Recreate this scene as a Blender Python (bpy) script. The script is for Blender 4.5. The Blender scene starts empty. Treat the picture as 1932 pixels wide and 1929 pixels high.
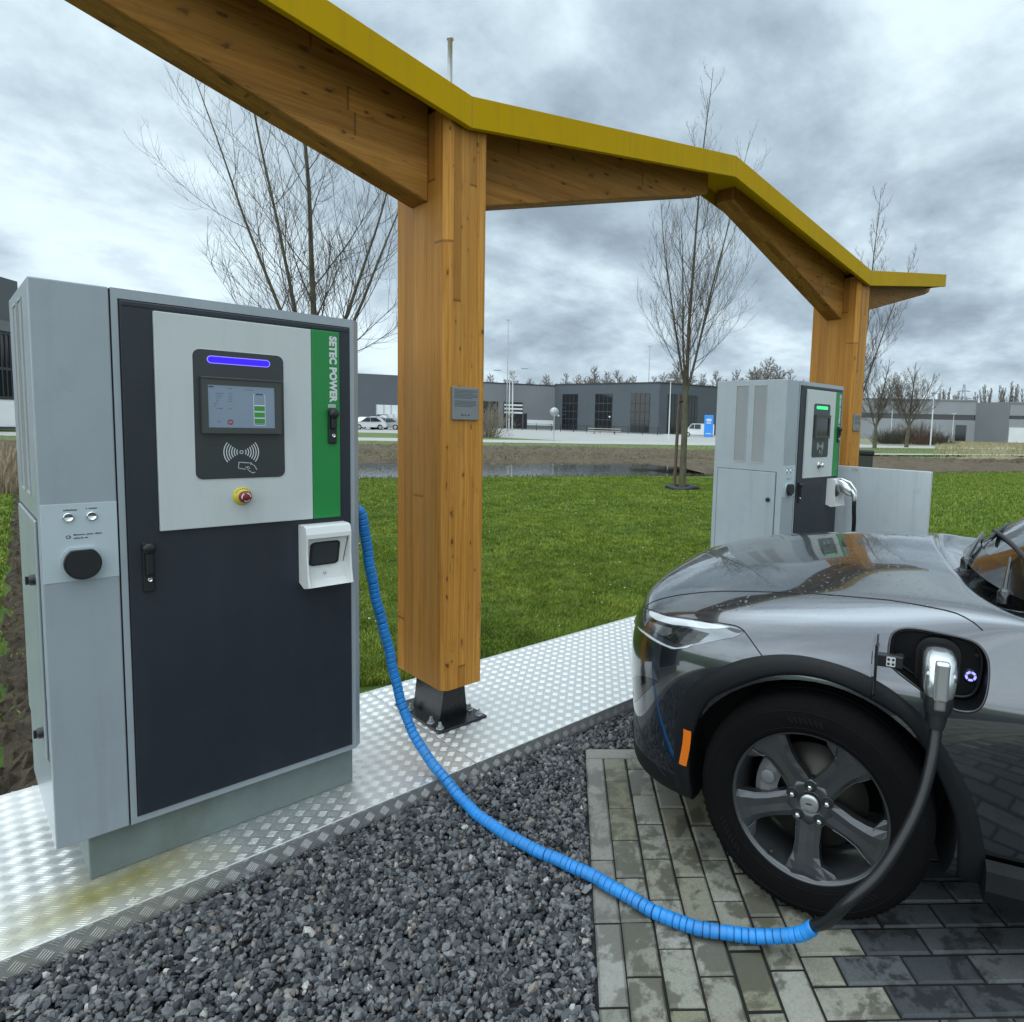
import bpy, bmesh, math, random
import numpy as np
from mathutils import Vector, Matrix
from mathutils.bvhtree import BVHTree
rnd = random.Random(7)
rng = np.random.default_rng(11)
PI = math.pi
scene = bpy.context.scene
COL = scene.collection

# ------------------------------------------------------------------ camera geometry (metres, z = 0 is the top of the metal deck)
W0, H0 = 1932.0, 1929.0
FOC = 1236.16; CX = 1135.05; CY = 913.66; EYE = 1.5
YAW, PITCH, ROLL = math.radians(44.4815), math.radians(5.3287), math.radians(-1.6626)
def cam_axes():
    cy, sy = math.cos(YAW), math.sin(YAW)
    f = np.array([cy, sy, 0.]); r = np.array([sy, -cy, 0.]); u = np.array([0, 0, 1.])
    cp, sp = math.cos(PITCH), math.sin(PITCH)
    f2 = f*cp - u*sp; u2 = u*cp + f*sp; d = -u2
    cr, sr = math.cos(ROLL), math.sin(ROLL)
    return np.array([r*cr + d*sr, -r*sr + d*cr, f2])
MC = cam_axes()
CO = np.array([0, 0, EYE])
def ray(x, y):
    return MC.T @ np.array([(x-CX)/FOC, (y-CY)/FOC, 1.0])
def onz(x, y, z):
    d = ray(x, y); return CO + d*((z-EYE)/d[2])
def onplane(x, y, p0, n):
    d = ray(x, y); return CO + d*(((np.array(p0)-CO) @ n)/(d @ n))
def at(x, dist, z=-0.1):
    """ground point in the direction of image column x (at the horizon), a horizontal distance away"""
    y = 766 + x*0.029
    d = ray(x, y); h = d[:2]/np.hypot(d[0], d[1])
    return Vector((h[0]*dist, h[1]*dist, z))
def bearing(x):
    d = ray(x, 766 + x*0.029); return math.atan2(d[1], d[0])

# ------------------------------------------------------------------ materials
def mat(name, col, rough=.5, metal=0., spec=.5, coat=0., coat_rough=.05, ior=None, emit=None, estr=1.):
    m = bpy.data.materials.new(name); m.use_nodes = True
    b = m.node_tree.nodes['Principled BSDF']
    b.inputs['Base Color'].default_value = (*col, 1)
    b.inputs['Roughness'].default_value = rough
    b.inputs['Metallic'].default_value = metal
    b.inputs['Specular IOR Level'].default_value = spec
    b.inputs['Coat Weight'].default_value = coat
    b.inputs['Coat Roughness'].default_value = coat_rough
    if ior: b.inputs['IOR'].default_value = ior
    if emit:
        b.inputs['Emission Color'].default_value = (*emit, 1)
        b.inputs['Emission Strength'].default_value = estr
    return m
class NT:
    """small helper around a material's node tree"""
    def __init__(s, m):
        s.m = m; s.t = m.node_tree; s.b = s.t.nodes['Principled BSDF']
    def n(s, typ, **kw):
        nd = s.t.nodes.new(typ)
        for k, v in kw.items():
            if k in nd.inputs: nd.inputs[k].default_value = v
            else: setattr(nd, k, v)
        return nd
    def l(s, a, b): s.t.links.new(a, b)
    def coord(s, kind='Object', scale=(1, 1, 1), rot=(0, 0, 0), loc=(0, 0, 0)):
        tc = s.n('ShaderNodeTexCoord'); mp = s.n('ShaderNodeMapping')
        mp.inputs['Scale'].default_value = scale; mp.inputs['Rotation'].default_value = rot; mp.inputs['Location'].default_value = loc
        s.l(tc.outputs[kind], mp.inputs['Vector']); return mp.outputs['Vector']
    def noise(s, vec, scale, detail=4, rough=.55, dist=0.):
        nd = s.n('ShaderNodeTexNoise'); nd.inputs['Scale'].default_value = scale; nd.inputs['Detail'].default_value = detail
        nd.inputs['Roughness'].default_value = rough; nd.inputs['Distortion'].default_value = dist
        if vec is not None: s.l(vec, nd.inputs['Vector'])
        return nd.outputs['Fac']
    def ramp(s, fac, stops, interp='LINEAR'):
        r = s.n('ShaderNodeValToRGB'); cr = r.color_ramp; cr.interpolation = interp
        while len(cr.elements) < len(stops): cr.elements.new(.5)
        for e, (p, c) in zip(cr.elements, stops):
            e.position = p; e.color = (*c, 1) if len(c) == 3 else c
        s.l(fac, r.inputs['Fac']); return r.outputs['Color']
    def math(s, op, a, b=None, c=None, clamp=False):
        nd = s.n('ShaderNodeMath', operation=op); nd.use_clamp = clamp
        for i, v in enumerate((a, b, c)):
            if v is None: continue
            if isinstance(v, (int, float)): nd.inputs[i].default_value = v
            else: s.l(v, nd.inputs[i])
        return nd.outputs[0]
    def mix(s, fac, a, b, typ='MIX'):
        nd = s.n('ShaderNodeMix', data_type='RGBA', blend_type=typ)
        for sock, v in ((nd.inputs['Factor'], fac), (nd.inputs['A'], a), (nd.inputs['B'], b)):
            if isinstance(v, (int, float)): sock.default_value = v
            elif isinstance(v, tuple): sock.default_value = (*v, 1)
            else: s.l(v, sock)
        return nd.outputs['Result']
    def bump(s, h, strength=.3, dist=.01):
        b = s.n('ShaderNodeBump'); b.inputs['Strength'].default_value = strength; b.inputs['Distance'].default_value = dist
        s.l(h, b.inputs['Height']); s.l(b.outputs['Normal'], s.b.inputs['Normal']); return b
    def base(s, c): s.l(c, s.b.inputs['Base Color'])
    def rough(s, c): s.l(c, s.b.inputs['Roughness'])
    def sep(s, v):
        x = s.n('ShaderNodeSeparateXYZ'); s.l(v, x.inputs[0]); return x.outputs

def painted(name, col, rough=.45, var=.06, coat=0., metal=0., scale=3., bump=0., dirt=0., dcol=(.12, .115, .095), stretch=(9, 9, .7)):
    m = mat(name, col, rough, metal, coat=coat, coat_rough=.12); t = NT(m)
    v = t.coord('Object')
    f = t.noise(v, scale, 6, .65)
    lo = tuple(c*(1-var) for c in col); hi = tuple(min(1, c*(1+var)) for c in col)
    bc = t.ramp(f, [(.3, lo), (.7, hi)])
    if dirt:
        d1 = t.noise(t.coord('Object', scale=stretch), 1.6, 7, .68, .2); d2 = t.noise(v, 5.5, 8, .72)
        dm = t.math('MULTIPLY', t.math('ADD', t.math('SUBTRACT', d1, .50, clamp=True), t.math('MULTIPLY', t.math('SUBTRACT', d2, .56, clamp=True), 1.2)), dirt*4., clamp=True)
        bc = t.mix(dm, bc, dcol)
    t.base(bc)
    f2 = t.noise(v, scale*9, 4)
    r = t.n('ShaderNodeMapRange'); r.inputs[3].default_value = max(.02, rough-.08); r.inputs[4].default_value = min(1, rough+.1)
    t.l(f2, r.inputs[0]); t.rough(r.outputs[0])
    if bump: t.bump(t.noise(v, 420, 3), bump, .002)
    return m

def wood_mat(name, axis, dark=1.0):
    """glued laminated spruce; axis = index of the grain direction in object space"""
    m = mat(name, (.4, .2, .06), .6, spec=.2); t = NT(m)
    sc = [34., 34., 34.]; sc[axis] = .8
    v = t.coord('Object'); x = t.sep(v)
    oth = [i for i in range(3) if i != axis]
    # lamella index along one cross direction
    lam = t.math('FLOOR', t.math('MULTIPLY', x[oth[0]], 1/.0415))
    lam2 = t.math('FLOOR', t.math('MULTIPLY', x[oth[1]], 1/.093))
    li = t.math('ADD', lam, t.math('MULTIPLY', lam2, 17.3))
    # board joints along the grain: different per lamella
    wn = t.n('ShaderNodeTexWhiteNoise', noise_dimensions='1D'); t.l(li, wn.inputs['W'])
    off = t.math('ADD', t.math('MULTIPLY', x[axis], .36), t.math('MULTIPLY', wn.outputs['Value'], 9.))
    brd = t.math('ADD', t.math('FLOOR', off), t.math('MULTIPLY', li, 5.7))
    wb = t.n('ShaderNodeTexWhiteNoise', noise_dimensions='1D'); t.l(brd, wb.inputs['W'])
    comb = t.n('ShaderNodeCombineXYZ')
    for i in range(3):
        s_ = t.math('ADD', t.math('MULTIPLY', x[i], sc[i]), t.math('MULTIPLY', wb.outputs['Value'], 31.))
        t.l(s_, comb.inputs[i])
    g = t.noise(comb.outputs[0], 1.6, 5, .6, 1.1)
    g2 = t.noise(comb.outputs[0], 7.5, 3, .5, .4)
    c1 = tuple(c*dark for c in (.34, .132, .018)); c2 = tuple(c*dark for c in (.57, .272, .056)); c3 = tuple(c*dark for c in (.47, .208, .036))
    col = t.ramp(g, [(.28, c1), (.48, c3), (.68, c2)])
    col = t.mix(t.math('MULTIPLY', t.math('GREATER_THAN', g2, .57), .28), col, c1)
    # board to board tone
    tone = t.ramp(wb.outputs['Value'], [(0., (.74, .70, .66)), (.5, (1., .99, .97)), (1., (1.14, 1.14, 1.16))])
    col = t.mix(1., col, tone, 'MULTIPLY')
    # knots: large oval ones with a reddish halo, small pin knots, short dark resin streaks
    wv = t.n('ShaderNodeTexNoise'); wv.inputs['Scale'].default_value = 26.; wv.inputs['Detail'].default_value = 3.; t.l(v, wv.inputs['Vector'])
    wob = t.sep(wv.outputs['Color'])
    for kc, ka, kr0, kr1, thr, kcol in ((7.5, 4.2, .06, .10, .62, (.14, .055, .016)), (15., 7., .06, .15, .62, (.085, .034, .010)), (31., 11., .07, .12, .60, (.060, .024, .008)), (44., 2.6, .05, .07, .72, (.075, .030, .009))):
        kv = t.n('ShaderNodeCombineXYZ'); ks = [kc]*3; ks[axis] = ka
        for i in range(3): t.l(t.math('ADD', t.math('MULTIPLY', x[i], ks[i]), t.math('MULTIPLY', wob[i], .42)), kv.inputs[i])
        vo = t.n('ShaderNodeTexVoronoi', feature='F1'); vo.inputs['Scale'].default_value = 1.; t.l(kv.outputs[0], vo.inputs['Vector'])
        sel = t.sep(vo.outputs['Color'])
        siz = t.math('MULTIPLY_ADD', sel[1], kr1, kr0); on = t.math('GREATER_THAN', sel[0], thr)
        core = t.math('MULTIPLY', t.math('MULTIPLY', t.math('SUBTRACT', 1.25, t.math('DIVIDE', vo.outputs['Distance'], siz), clamp=True), 3.2, clamp=True), on)
        halo = t.math('MULTIPLY', t.math('SUBTRACT', 1., t.math('DIVIDE', vo.outputs['Distance'], t.math('MULTIPLY', siz, 2.6)), clamp=True), on)
        col = t.mix(t.math('MULTIPLY', halo, .6), col, tuple(c*.72 for c in c1))
        col = t.mix(t.math('MULTIPLY', core, .8), col, kcol)
    # lamella glue lines
    fr = t.math('FRACT', t.math('MULTIPLY', x[oth[0]], 1/.0415)); ln = t.math('LESS_THAN', fr, .035)
    fo = t.math('FRACT', off); jn = t.math('LESS_THAN', fo, .004)
    col = t.mix(t.math('MULTIPLY', ln, .35), col, tuple(c*.4 for c in c1))
    col = t.mix(t.math('MULTIPLY', jn, .55), col, (.05, .02, .008))
    # weather streaks
    st = t.noise(t.coord('Object', scale=tuple(3.5 if i != axis else .35 for i in range(3))), 1.5, 5, .65)
    col = t.mix(t.math('MULTIPLY', t.math('SUBTRACT', st, .47, clamp=True), 1.7), col, tuple(c*dark for c in (.37, .205, .075)))
    t.base(col)
    t.bump(t.math('ADD', g2, t.math('MULTIPLY', ln, -2.)), .18, .003)
    return m

M = {}
M['cab'] = painted('cabinet_grey', (.315, .35, .375), .33, .06, coat=.25, bump=.05, dirt=.16)
M['door'] = painted('door_navy', (.017, .021, .030), .42, .18, bump=.08, dirt=.10, dcol=(.06, .06, .058))
M['white'] = painted('panel_white', (.53, .555, .545), .38, .03, dirt=.12, dcol=(.25, .25, .22))
M['plate'] = painted('plate_pale', (.46, .52, .545), .35, .03)
M['green'] = painted('strip_green', (.012, .215, .045), .38, .06)
M['plinth'] = painted('plinth_grey', (.155, .19, .18), .6, .14, scale=7., bump=.1, dirt=.35, dcol=(.09, .10, .06), stretch=(3, 3, 1.5))
M['gap'] = mat('dark_gap', (.008, .009, .010), .8)
M['blackplastic'] = painted('black_plastic', (.012, .0125, .0135), .42, .1)
M['glassblack'] = painted('panel_charcoal', (.034, .039, .041), .3, .08)
M['chrome'] = mat('chrome', (.72, .73, .73), .16, 1.)
M['steel'] = mat('steel', (.5, .5, .5), .32, 1.)
M['silver'] = mat('silver_plastic', (.62, .64, .64), .24, .85)
M['holster'] = painted('holster_white', (.71, .71, .69), .45, .03)
M['ledblue'] = mat('led_blue', (.02, .01, .4), .3, emit=(.025, .0, .80), estr=.9)
M['ledrim'] = mat('led_rim', (.3, .25, .8), .3, emit=(.24, .15, 1.0), estr=.75)
M['ledgreen'] = mat('led_green', (.02, .4, .1), .3, emit=(.04, .75, .25), estr=1.0)
M['screen'] = mat('screen_blue', (.05, .06, .07), .15, emit=(.19, .285, .39), estr=.42)
M['screenoff'] = mat('screen_dark', (.016, .019, .02), .08)
M['scr_white'] = mat('screen_white', (.1, .1, .1), .3, emit=(.42, .5, .55), estr=.8)
M['scr_green'] = mat('screen_green', (.02, .1, .02), .3, emit=(.02, .13, .02), estr=.7)
M['scr_ink'] = mat('screen_ink', (.02, .03, .05), .3, emit=(.02, .035, .06), estr=.8)
M['scr_red'] = mat('screen_red', (.1, .03, .04), .3, emit=(.10, .02, .03), estr=.9)
M['bezel'] = painted('bezel_grey', (.055, .056, .052), .45, .08)
M['ink'] = mat('ink', (.02, .022, .024), .6)
M['iconwhite'] = mat('icon_white', (.62, .64, .64), .5)
M['yellowplastic'] = mat('estop_yellow', (.62, .50, .05), .4)
M['redplastic'] = mat('estop_red', (.19, .016, .02), .3)
M['wood_z'] = wood_mat('glulam_upright', 2)
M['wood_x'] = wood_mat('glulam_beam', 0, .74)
M['yellow'] = painted('canopy_yellow', (.47, .285, .0), .55, .05, scale=1.2, dirt=.22, dcol=(.16, .12, .03), stretch=(16, 4, .8))
M['yellow'].node_tree.nodes['Principled BSDF'].inputs['Specular IOR Level'].default_value = .08
M['blacksteel'] = painted('black_steel', (.010, .0105, .011), .28, .2)
M['blue'] = painted('sleeve_blue', (.014, .215, .58), .45, .16, scale=14., dirt=.30, dcol=(.10, .15, .20), stretch=(7, 7, 7))
M['bluegap'] = mat('sleeve_groove', (.003, .03, .10), .6)
M['rubber'] = painted('rubber_black', (.011, .0115, .012), .5, .15, scale=12.)
M['cable'] = painted('cable_black', (.0085, .009, .010), .33, .15, scale=14.)
M['plaque'] = painted('plaque_grey', (.22, .235, .24), .38, .05, metal=.3)
M['galv'] = painted('galvanised', (.42, .44, .45), .4, .1, metal=.6)
M['polewhite'] = painted('pole_white', (.62, .64, .64), .5, .05)

# ------------------------------------------------------------------ mesh helpers
class MB:
    def __init__(s): s.v = []; s.f = []; s.m = []; s.sm = []
    def add(s, verts, faces, mi=0, smooth=False):
        o = len(s.v); s.v.extend([tuple(p) for p in verts])
        for f in faces: s.f.append(tuple(o+i for i in f)); s.m.append(mi); s.sm.append(smooth)
        return s
    def box(s, x0, x1, y0, y1, z0, z1, mi=0):
        v = [(x, y, z) for z in (z0, z1) for y in (y0, y1) for x in (x0, x1)]
        f = [(0, 2, 3, 1), (4, 5, 7, 6), (0, 1, 5, 4), (2, 6, 7, 3), (0, 4, 6, 2), (1, 3, 7, 5)]
        return s.add(v, f, mi)
    def rbox(s, x0, x1, y0, y1, z0, z1, r=.004, seg=2, mi=0):
        bm = bmesh.new(); bmesh.ops.create_cube(bm, size=1.)
        bmesh.ops.scale(bm, vec=(x1-x0, y1-y0, z1-z0), verts=bm.verts)
        bmesh.ops.translate(bm, vec=((x0+x1)/2, (y0+y1)/2, (z0+z1)/2), verts=bm.verts)
        bmesh.ops.bevel(bm, geom=list(bm.edges), offset=r, segments=seg, profile=.5, affect='EDGES')
        return s.bm(bm, mi)
    def bm(s, bm, mi=0, smooth=False):
        bm.verts.index_update()
        s.add([v.co[:] for v in bm.verts], [[v.index for v in f.verts] for f in bm.faces], mi, smooth); bm.free(); return s
    def prism(s, pts, fn, d0, d1, mi=0, cap=True, smooth=False):
        """pts 2D outline; fn(u, v, d) -> 3D"""
        n = len(pts)
        v = [fn(u, w, d0) for u, w in pts] + [fn(u, w, d1) for u, w in pts]
        f = [(i, (i+1) % n, n+(i+1) % n, n+i) for i in range(n)]
        s.add(v, f, mi, smooth)
        if cap: s.add(v, [tuple(range(n-1, -1, -1)), tuple(range(n, 2*n))], mi)
        return s
    def tube(s, pts, r, seg=8, mi=0, cap=True, smooth=True, closed=False):
        P = [Vector(p) for p in pts]; n = len(P)
        R = r if isinstance(r, (list, tuple)) else [r]*n
        v = []; f = []; up = None
        for i in range(n):
            if closed: d = P[(i+1) % n]-P[i-1]
            else: d = P[min(i+1, n-1)]-P[max(i-1, 0)]
            if d.length < 1e-9: d = Vector((0, 0, 1))
            d.normalize()
            if up is None:
                up = Vector((0, 0, 1)) if abs(d.z) < .9 else Vector((1, 0, 0))
            a = d.cross(up)
            if a.length < 1e-6: a = d.orthogonal()
            a.normalize(); b = d.cross(a).normalized(); up = -b if False else a.cross(d)
            for k in range(seg):
                t = 2*PI*k/seg
                v.append(P[i]+(a*math.cos(t)+b*math.sin(t))*R[i])
        m = n if closed else n-1
        for i in range(m):
            j = (i+1) % n
            for k in range(seg):
                f.append((i*seg+k, i*seg+(k+1) % seg, j*seg+(k+1) % seg, j*seg+k))
        s.add(v, f, mi, smooth)
        if cap and not closed:
            s.add(v, [tuple(range(seg)), tuple(range((n-1)*seg+seg-1, (n-1)*seg-1, -1))], mi)
        return s
    def lathe(s, prof, seg=32, fn=lambda x, y, z: (x, y, z), mi=0, smooth=True, a0=0., a1=2*PI):
        """prof list of (r, h); axis = third coordinate"""
        full = abs(a1-a0-2*PI) < 1e-6; n = seg if full else seg+1
        v = []
        for r, h in prof:
            for k in range(n):
                t = a0+(a1-a0)*k/seg; v.append(fn(r*math.cos(t), r*math.sin(t), h))
        f = []
        for i in range(len(prof)-1):
            for k in range(seg):
                k2 = (k+1) % n
                f.append((i*n+k, i*n+k2, (i+1)*n+k2, (i+1)*n+k))
        return s.add(v, f, mi, smooth)
    def disc(s, r, fn, seg=24, mi=0, h=0.):
        v = [fn(r*math.cos(2*PI*k/seg), r*math.sin(2*PI*k/seg), h) for k in range(seg)]
        return s.add(v, [tuple(range(seg))], mi)
    def build(s, name, mats, parent=None, kind=None):
        me = bpy.data.meshes.new(name); me.from_pydata(s.v, [], s.f)
        ms = mats if isinstance(mats, (list, tuple)) else [mats]
        for m in ms: me.materials.append(M[m] if isinstance(m, str) else m)
        me.polygons.foreach_set('material_index', s.m); me.polygons.foreach_set('use_smooth', s.sm)
        me.update()
        o = bpy.data.objects.new(name, me); COL.objects.link(o)
        if parent: o.parent = parent
        if kind: o['kind'] = kind
        return o
def fix_normals(o):
    bm = bmesh.new(); bm.from_mesh(o.data); bmesh.ops.recalc_face_normals(bm, faces=bm.faces); bm.to_mesh(o.data); bm.free()
    return o
def rawmesh(name, v, f, m, smooth=False, kind=None, parent=None, mi=None):
    """fast numpy mesh of equal-sized faces"""
    v = np.asarray(v, np.float32); f = np.asarray(f, np.int32); k = f.shape[1]
    me = bpy.data.meshes.new(name); me.vertices.add(len(v)); me.loops.add(f.size); me.polygons.add(len(f))
    me.vertices.foreach_set('co', v.ravel()); me.loops.foreach_set('vertex_index', f.ravel())
    me.polygons.foreach_set('loop_start', np.arange(0, f.size, k, dtype=np.int32))
    me.polygons.foreach_set('use_smooth', np.full(len(f), smooth, bool))
    for q in (m if isinstance(m, (list, tuple)) else [m]): me.materials.append(q)
    if mi is not None: me.polygons.foreach_set('material_index', np.asarray(mi, np.int32))
    me.update(); me.validate()
    o = bpy.data.objects.new(name, me); COL.objects.link(o)
    if kind: o['kind'] = kind
    if parent: o.parent = parent
    return o
def tag(o, label=None, cat=None, group=None, kind=None):
    for k, x in (('label', label), ('category', cat), ('group', group), ('kind', kind)):
        if x: o[k] = x
    return o
def thing(name, label, cat, loc=(0, 0, 0), rz=0., group=None):
    o = bpy.data.objects.new(name, None); COL.objects.link(o); o.empty_display_size = .2
    o.location = loc; o.rotation_euler = (0, 0, rz); return tag(o, label, cat, group)
def copy_tree(o, parent=None):
    c = o.copy(); COL.objects.link(c)
    if parent: c.parent = parent
    for ch in list(o.children): copy_tree(ch, c)
    return c
def rrect(x0, x1, z0, z1, r, n=6):
    pts = []
    for cx, cz, a in ((x1-r, z0+r, -PI/2), (x1-r, z1-r, 0), (x0+r, z1-r, PI/2), (x0+r, z0+r, PI)):
        for k in range(n+1):
            t = a+PI/2*k/n; pts.append((cx+r*math.cos(t), cz+r*math.sin(t)))
    return pts
def text_mb(mb, body, size, fn, depth=.0006, bold=.0, mi=0, align='LEFT', spacing=1.):
    """adds the letters of body to mb; fn(u, v, d) -> 3D"""
    cu = bpy.data.curves.new('lettering', 'FONT'); cu.body = body; cu.size = size; cu.offset = bold; cu.align_x = align
    cu.space_character = spacing; cu.resolution_u = 3
    ob = bpy.data.objects.new('lettering', cu); COL.objects.link(ob)
    dg = bpy.context.evaluated_depsgraph_get(); ev = ob.evaluated_get(dg); me = ev.to_mesh()
    v = [fn(p.co.x, p.co.y, depth) for p in me.vertices]; f = [tuple(p.vertices) for p in me.polygons]
    mb.add(v, f, mi); ev.to_mesh_clear()
    bpy.data.objects.remove(ob); bpy.data.curves.remove(cu)
    return mb

def marks_mb(mb, length, size, fn, seed=1, mi=0):
    """a line of print too small to read: letter sized dark marks"""
    g = random.Random(seed); x = 0.
    while x < length:
        w = size*g.uniform(.28, .5); h = size*g.choice([.48, .5, .7])
        if g.random() > .14: mb.add([fn(x, 0, .0006), fn(x+w, 0, .0006), fn(x+w, h, .0006), fn(x, h, .0006)], [(0, 1, 2, 3)], mi)
        x += w+size*.13
    return mb

# ------------------------------------------------------------------ world: overcast sky with broken cloud
SUN_EL, SUN_AZ = math.radians(42), math.radians(182)     # azimuth of the sun measured in the XY plane from +X
def make_world():
    w = bpy.data.worlds.new('World'); scene.world = w; w.use_nodes = True
    t = w.node_tree; N = t.nodes; bg = N['Background']
    class S(NT):
        def __init__(s): s.t = t
    s = S()
    sky = N.new('ShaderNodeTexSky'); sky.sky_type = 'NISHITA'; sky.sun_disc = False
    sky.sun_elevation = SUN_EL; sky.sun_rotation = PI/2-SUN_AZ
    tc = N.new('ShaderNodeTexCoord'); x = s.sep(tc.outputs['Generated'])
    zc = s.math('MAXIMUM', x[2], .0)
    den = s.math('ADD', zc, .33)
    cv = N.new('ShaderNodeCombineXYZ')
    t.links.new(s.math('DIVIDE', x[0], den), cv.inputs[0]); t.links.new(s.math('DIVIDE', x[1], den), cv.inputs[1])
    cv.inputs[2].default_value = 3.7
    n1 = s.noise(cv.outputs[0], 1.65, 11, .60, .12)
    n2 = s.noise(cv.outputs[0], 1.15, 3, .5, .1)
    n3 = s.noise(cv.outputs[0], 6.5, 5, .55, .1)
    # darker bank of cloud towards the right of the view (world direction about 15 degrees from +X)
    dd = s.math('ADD', s.math('MULTIPLY', x[0], math.cos(math.radians(12))), s.math('MULTIPLY', x[1], math.sin(math.radians(12))))
    side = s.n('ShaderNodeMapRange'); side.inputs[1].default_value = .45; side.inputs[2].default_value = 1.0
    side.inputs[3].default_value = -.03; side.inputs[4].default_value = .085; t.links.new(dd, side.inputs[0])
    c = s.math('ADD', s.math('MULTIPLY', n1, .80), s.math('MULTIPLY', n2, .26))
    c = s.math('ADD', c, s.math('MULTIPLY', n3, .10))
    c = s.math('ADD', c, side.outputs[0]); c = s.math('ADD', c, -.058)
    col = s.ramp(c, [(.36, (.76, .89, .96)), (.46, (.67, .81, .885)), (.525, (.53, .65, .73)), (.585, (.40, .505, .59)), (.68, (.27, .345, .415)), (.82, (.18, .23, .285))])
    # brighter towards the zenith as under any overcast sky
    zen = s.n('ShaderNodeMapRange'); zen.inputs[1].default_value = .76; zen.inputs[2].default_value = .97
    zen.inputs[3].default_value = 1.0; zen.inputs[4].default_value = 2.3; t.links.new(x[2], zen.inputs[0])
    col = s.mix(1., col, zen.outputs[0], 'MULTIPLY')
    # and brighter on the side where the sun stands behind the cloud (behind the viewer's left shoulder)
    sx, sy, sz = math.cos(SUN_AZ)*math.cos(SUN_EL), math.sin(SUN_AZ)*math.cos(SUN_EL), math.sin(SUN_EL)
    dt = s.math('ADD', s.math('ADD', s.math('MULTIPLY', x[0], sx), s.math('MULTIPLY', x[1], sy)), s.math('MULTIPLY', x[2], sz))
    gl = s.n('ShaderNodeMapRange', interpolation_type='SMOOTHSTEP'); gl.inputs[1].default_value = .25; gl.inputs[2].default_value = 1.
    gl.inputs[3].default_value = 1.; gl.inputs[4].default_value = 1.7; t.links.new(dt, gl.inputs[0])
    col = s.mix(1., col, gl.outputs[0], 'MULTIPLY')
    hz = s.n('ShaderNodeMapRange'); hz.inputs[1].default_value = 0.; hz.inputs[2].default_value = .10
    hz.inputs[3].default_value = .35; hz.inputs[4].default_value = 0.; t.links.new(x[2], hz.inputs[0])
    col = s.mix(hz.outputs[0], col, (.60, .72, .79))
    skyc = s.mix(1., sky.outputs[0], (.10, .10, .10), 'MULTIPLY')
    gap = s.n('ShaderNodeMapRange'); gap.inputs[1].default_value = .40; gap.inputs[2].default_value = .33
    gap.inputs[3].default_value = 0.; gap.inputs[4].default_value = .35; t.links.new(c, gap.inputs[0])
    col = s.mix(gap.outputs[0], col, skyc)
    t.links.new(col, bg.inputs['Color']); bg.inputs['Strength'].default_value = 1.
make_world()
sl = bpy.data.lights.new('sun', 'SUN'); sl.energy = .95; sl.angle = math.radians(120); sl.color = (1., .985, .96)
so = bpy.data.objects.new('sun', sl); COL.objects.link(so)
sd = Vector((math.cos(SUN_AZ)*math.cos(SUN_EL), math.sin(SUN_AZ)*math.cos(SUN_EL), math.sin(SUN_EL)))
so.rotation_euler = sd.to_track_quat('Z', 'Y').to_euler()

# ------------------------------------------------------------------ camera
cd = bpy.data.cameras.new('camera'); co = bpy.data.objects.new('camera', cd); COL.objects.link(co); scene.camera = co
cd.sensor_fit = 'HORIZONTAL'; cd.sensor_width = 36.; cd.lens = FOC/W0*36.
cd.shift_x = -(CX-W0/2)/W0; cd.shift_y = (CY-H0/2)/W0
cd.clip_start = .05; cd.clip_end = 3000.
mw = Matrix.Identity(4)
for i in range(3):
    mw[i][0] = MC[0][i]; mw[i][1] = -MC[1][i]; mw[i][2] = -MC[2][i]; mw[i][3] = CO[i]
co.matrix_world = mw
vs = scene.view_settings; vs.view_transform = 'Standard'; vs.look = 'None'; vs.exposure = .28; vs.gamma = 1.; vs.use_curve_mapping = False
scene.cycles.max_bounces = 8; scene.cycles.use_denoising = True

# ================================================================== GROUND
# s = distance beyond the near edge of the ditch, t = distance along it
SN = np.array([.344, .939]); ST = np.array([.939, -.344]); S0 = 17.2
def st(s, t): p = SN*(s+S0)+ST*t; return p
def soil_end(t): 
    u = min(1, max(0, (t-16)/24.)); u = u*u*(3-2*u); return 22.5*(1-u)+9.5*u
def grass_m(name, a, b, c, scale=1.):
    m = mat(name, a, .75, spec=.25); t = NT(m); v = t.coord('Object')
    f = t.noise(v, 1.1*scale, 6, .62); g = t.noise(v, 26*scale, 6, .7)
    col = t.ramp(f, [(.3, a), (.5, b), (.7, c)])
    col = t.mix(.75, col, t.ramp(g, [(.25, (.35, .35, .35)), (.75, (1.35, 1.35, 1.35))]), 'MULTIPLY')
    t.base(col); t.bump(g, .7, .05); return m
def soil_m(name, a, b, c):
    m = mat(name, a, .9, spec=.2); t = NT(m); v = t.coord('Object')
    f = t.noise(v, 2.2, 8, .7); g = t.noise(v, 17, 6, .75)
    col = t.ramp(f, [(.3, a), (.5, b), (.68, c)])
    col = t.mix(.7, col, t.ramp(g, [(.3, (.4, .4, .4)), (.7, (1.35, 1.3, 1.25))]), 'MULTIPLY')
    t.base(col); t.bump(t.math('ADD', g, f), .9, .06); return m
M['lawn'] = grass_m('lawn_base', (.045, .085, .008), (.06, .11, .010), (.075, .125, .014))
M['verge'] = grass_m('verge_grass', (.085, .13, .03), (.12, .165, .045), (.15, .16, .06), .4)
M['tan'] = grass_m('dry_grass', (.19, .17, .085), (.25, .215, .11), (.17, .18, .07), .3)
M['soil'] = soil_m('bare_soil', (.055, .042, .028), (.085, .066, .045), (.12, .095, .062))
M['bank'] = soil_m('bank_soil', (.082, .062, .042), (.125, .096, .068), (.15, .128, .075))
def flat_m(name, a, b, sc=.5, rough=.8):
    m = mat(name, a, rough, spec=.3); t = NT(m); v = t.coord('Object')
    f = t.noise(v, sc, 8, .6); t.base(t.ramp(f, [(.3, a), (.7, b)])); return m
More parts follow.
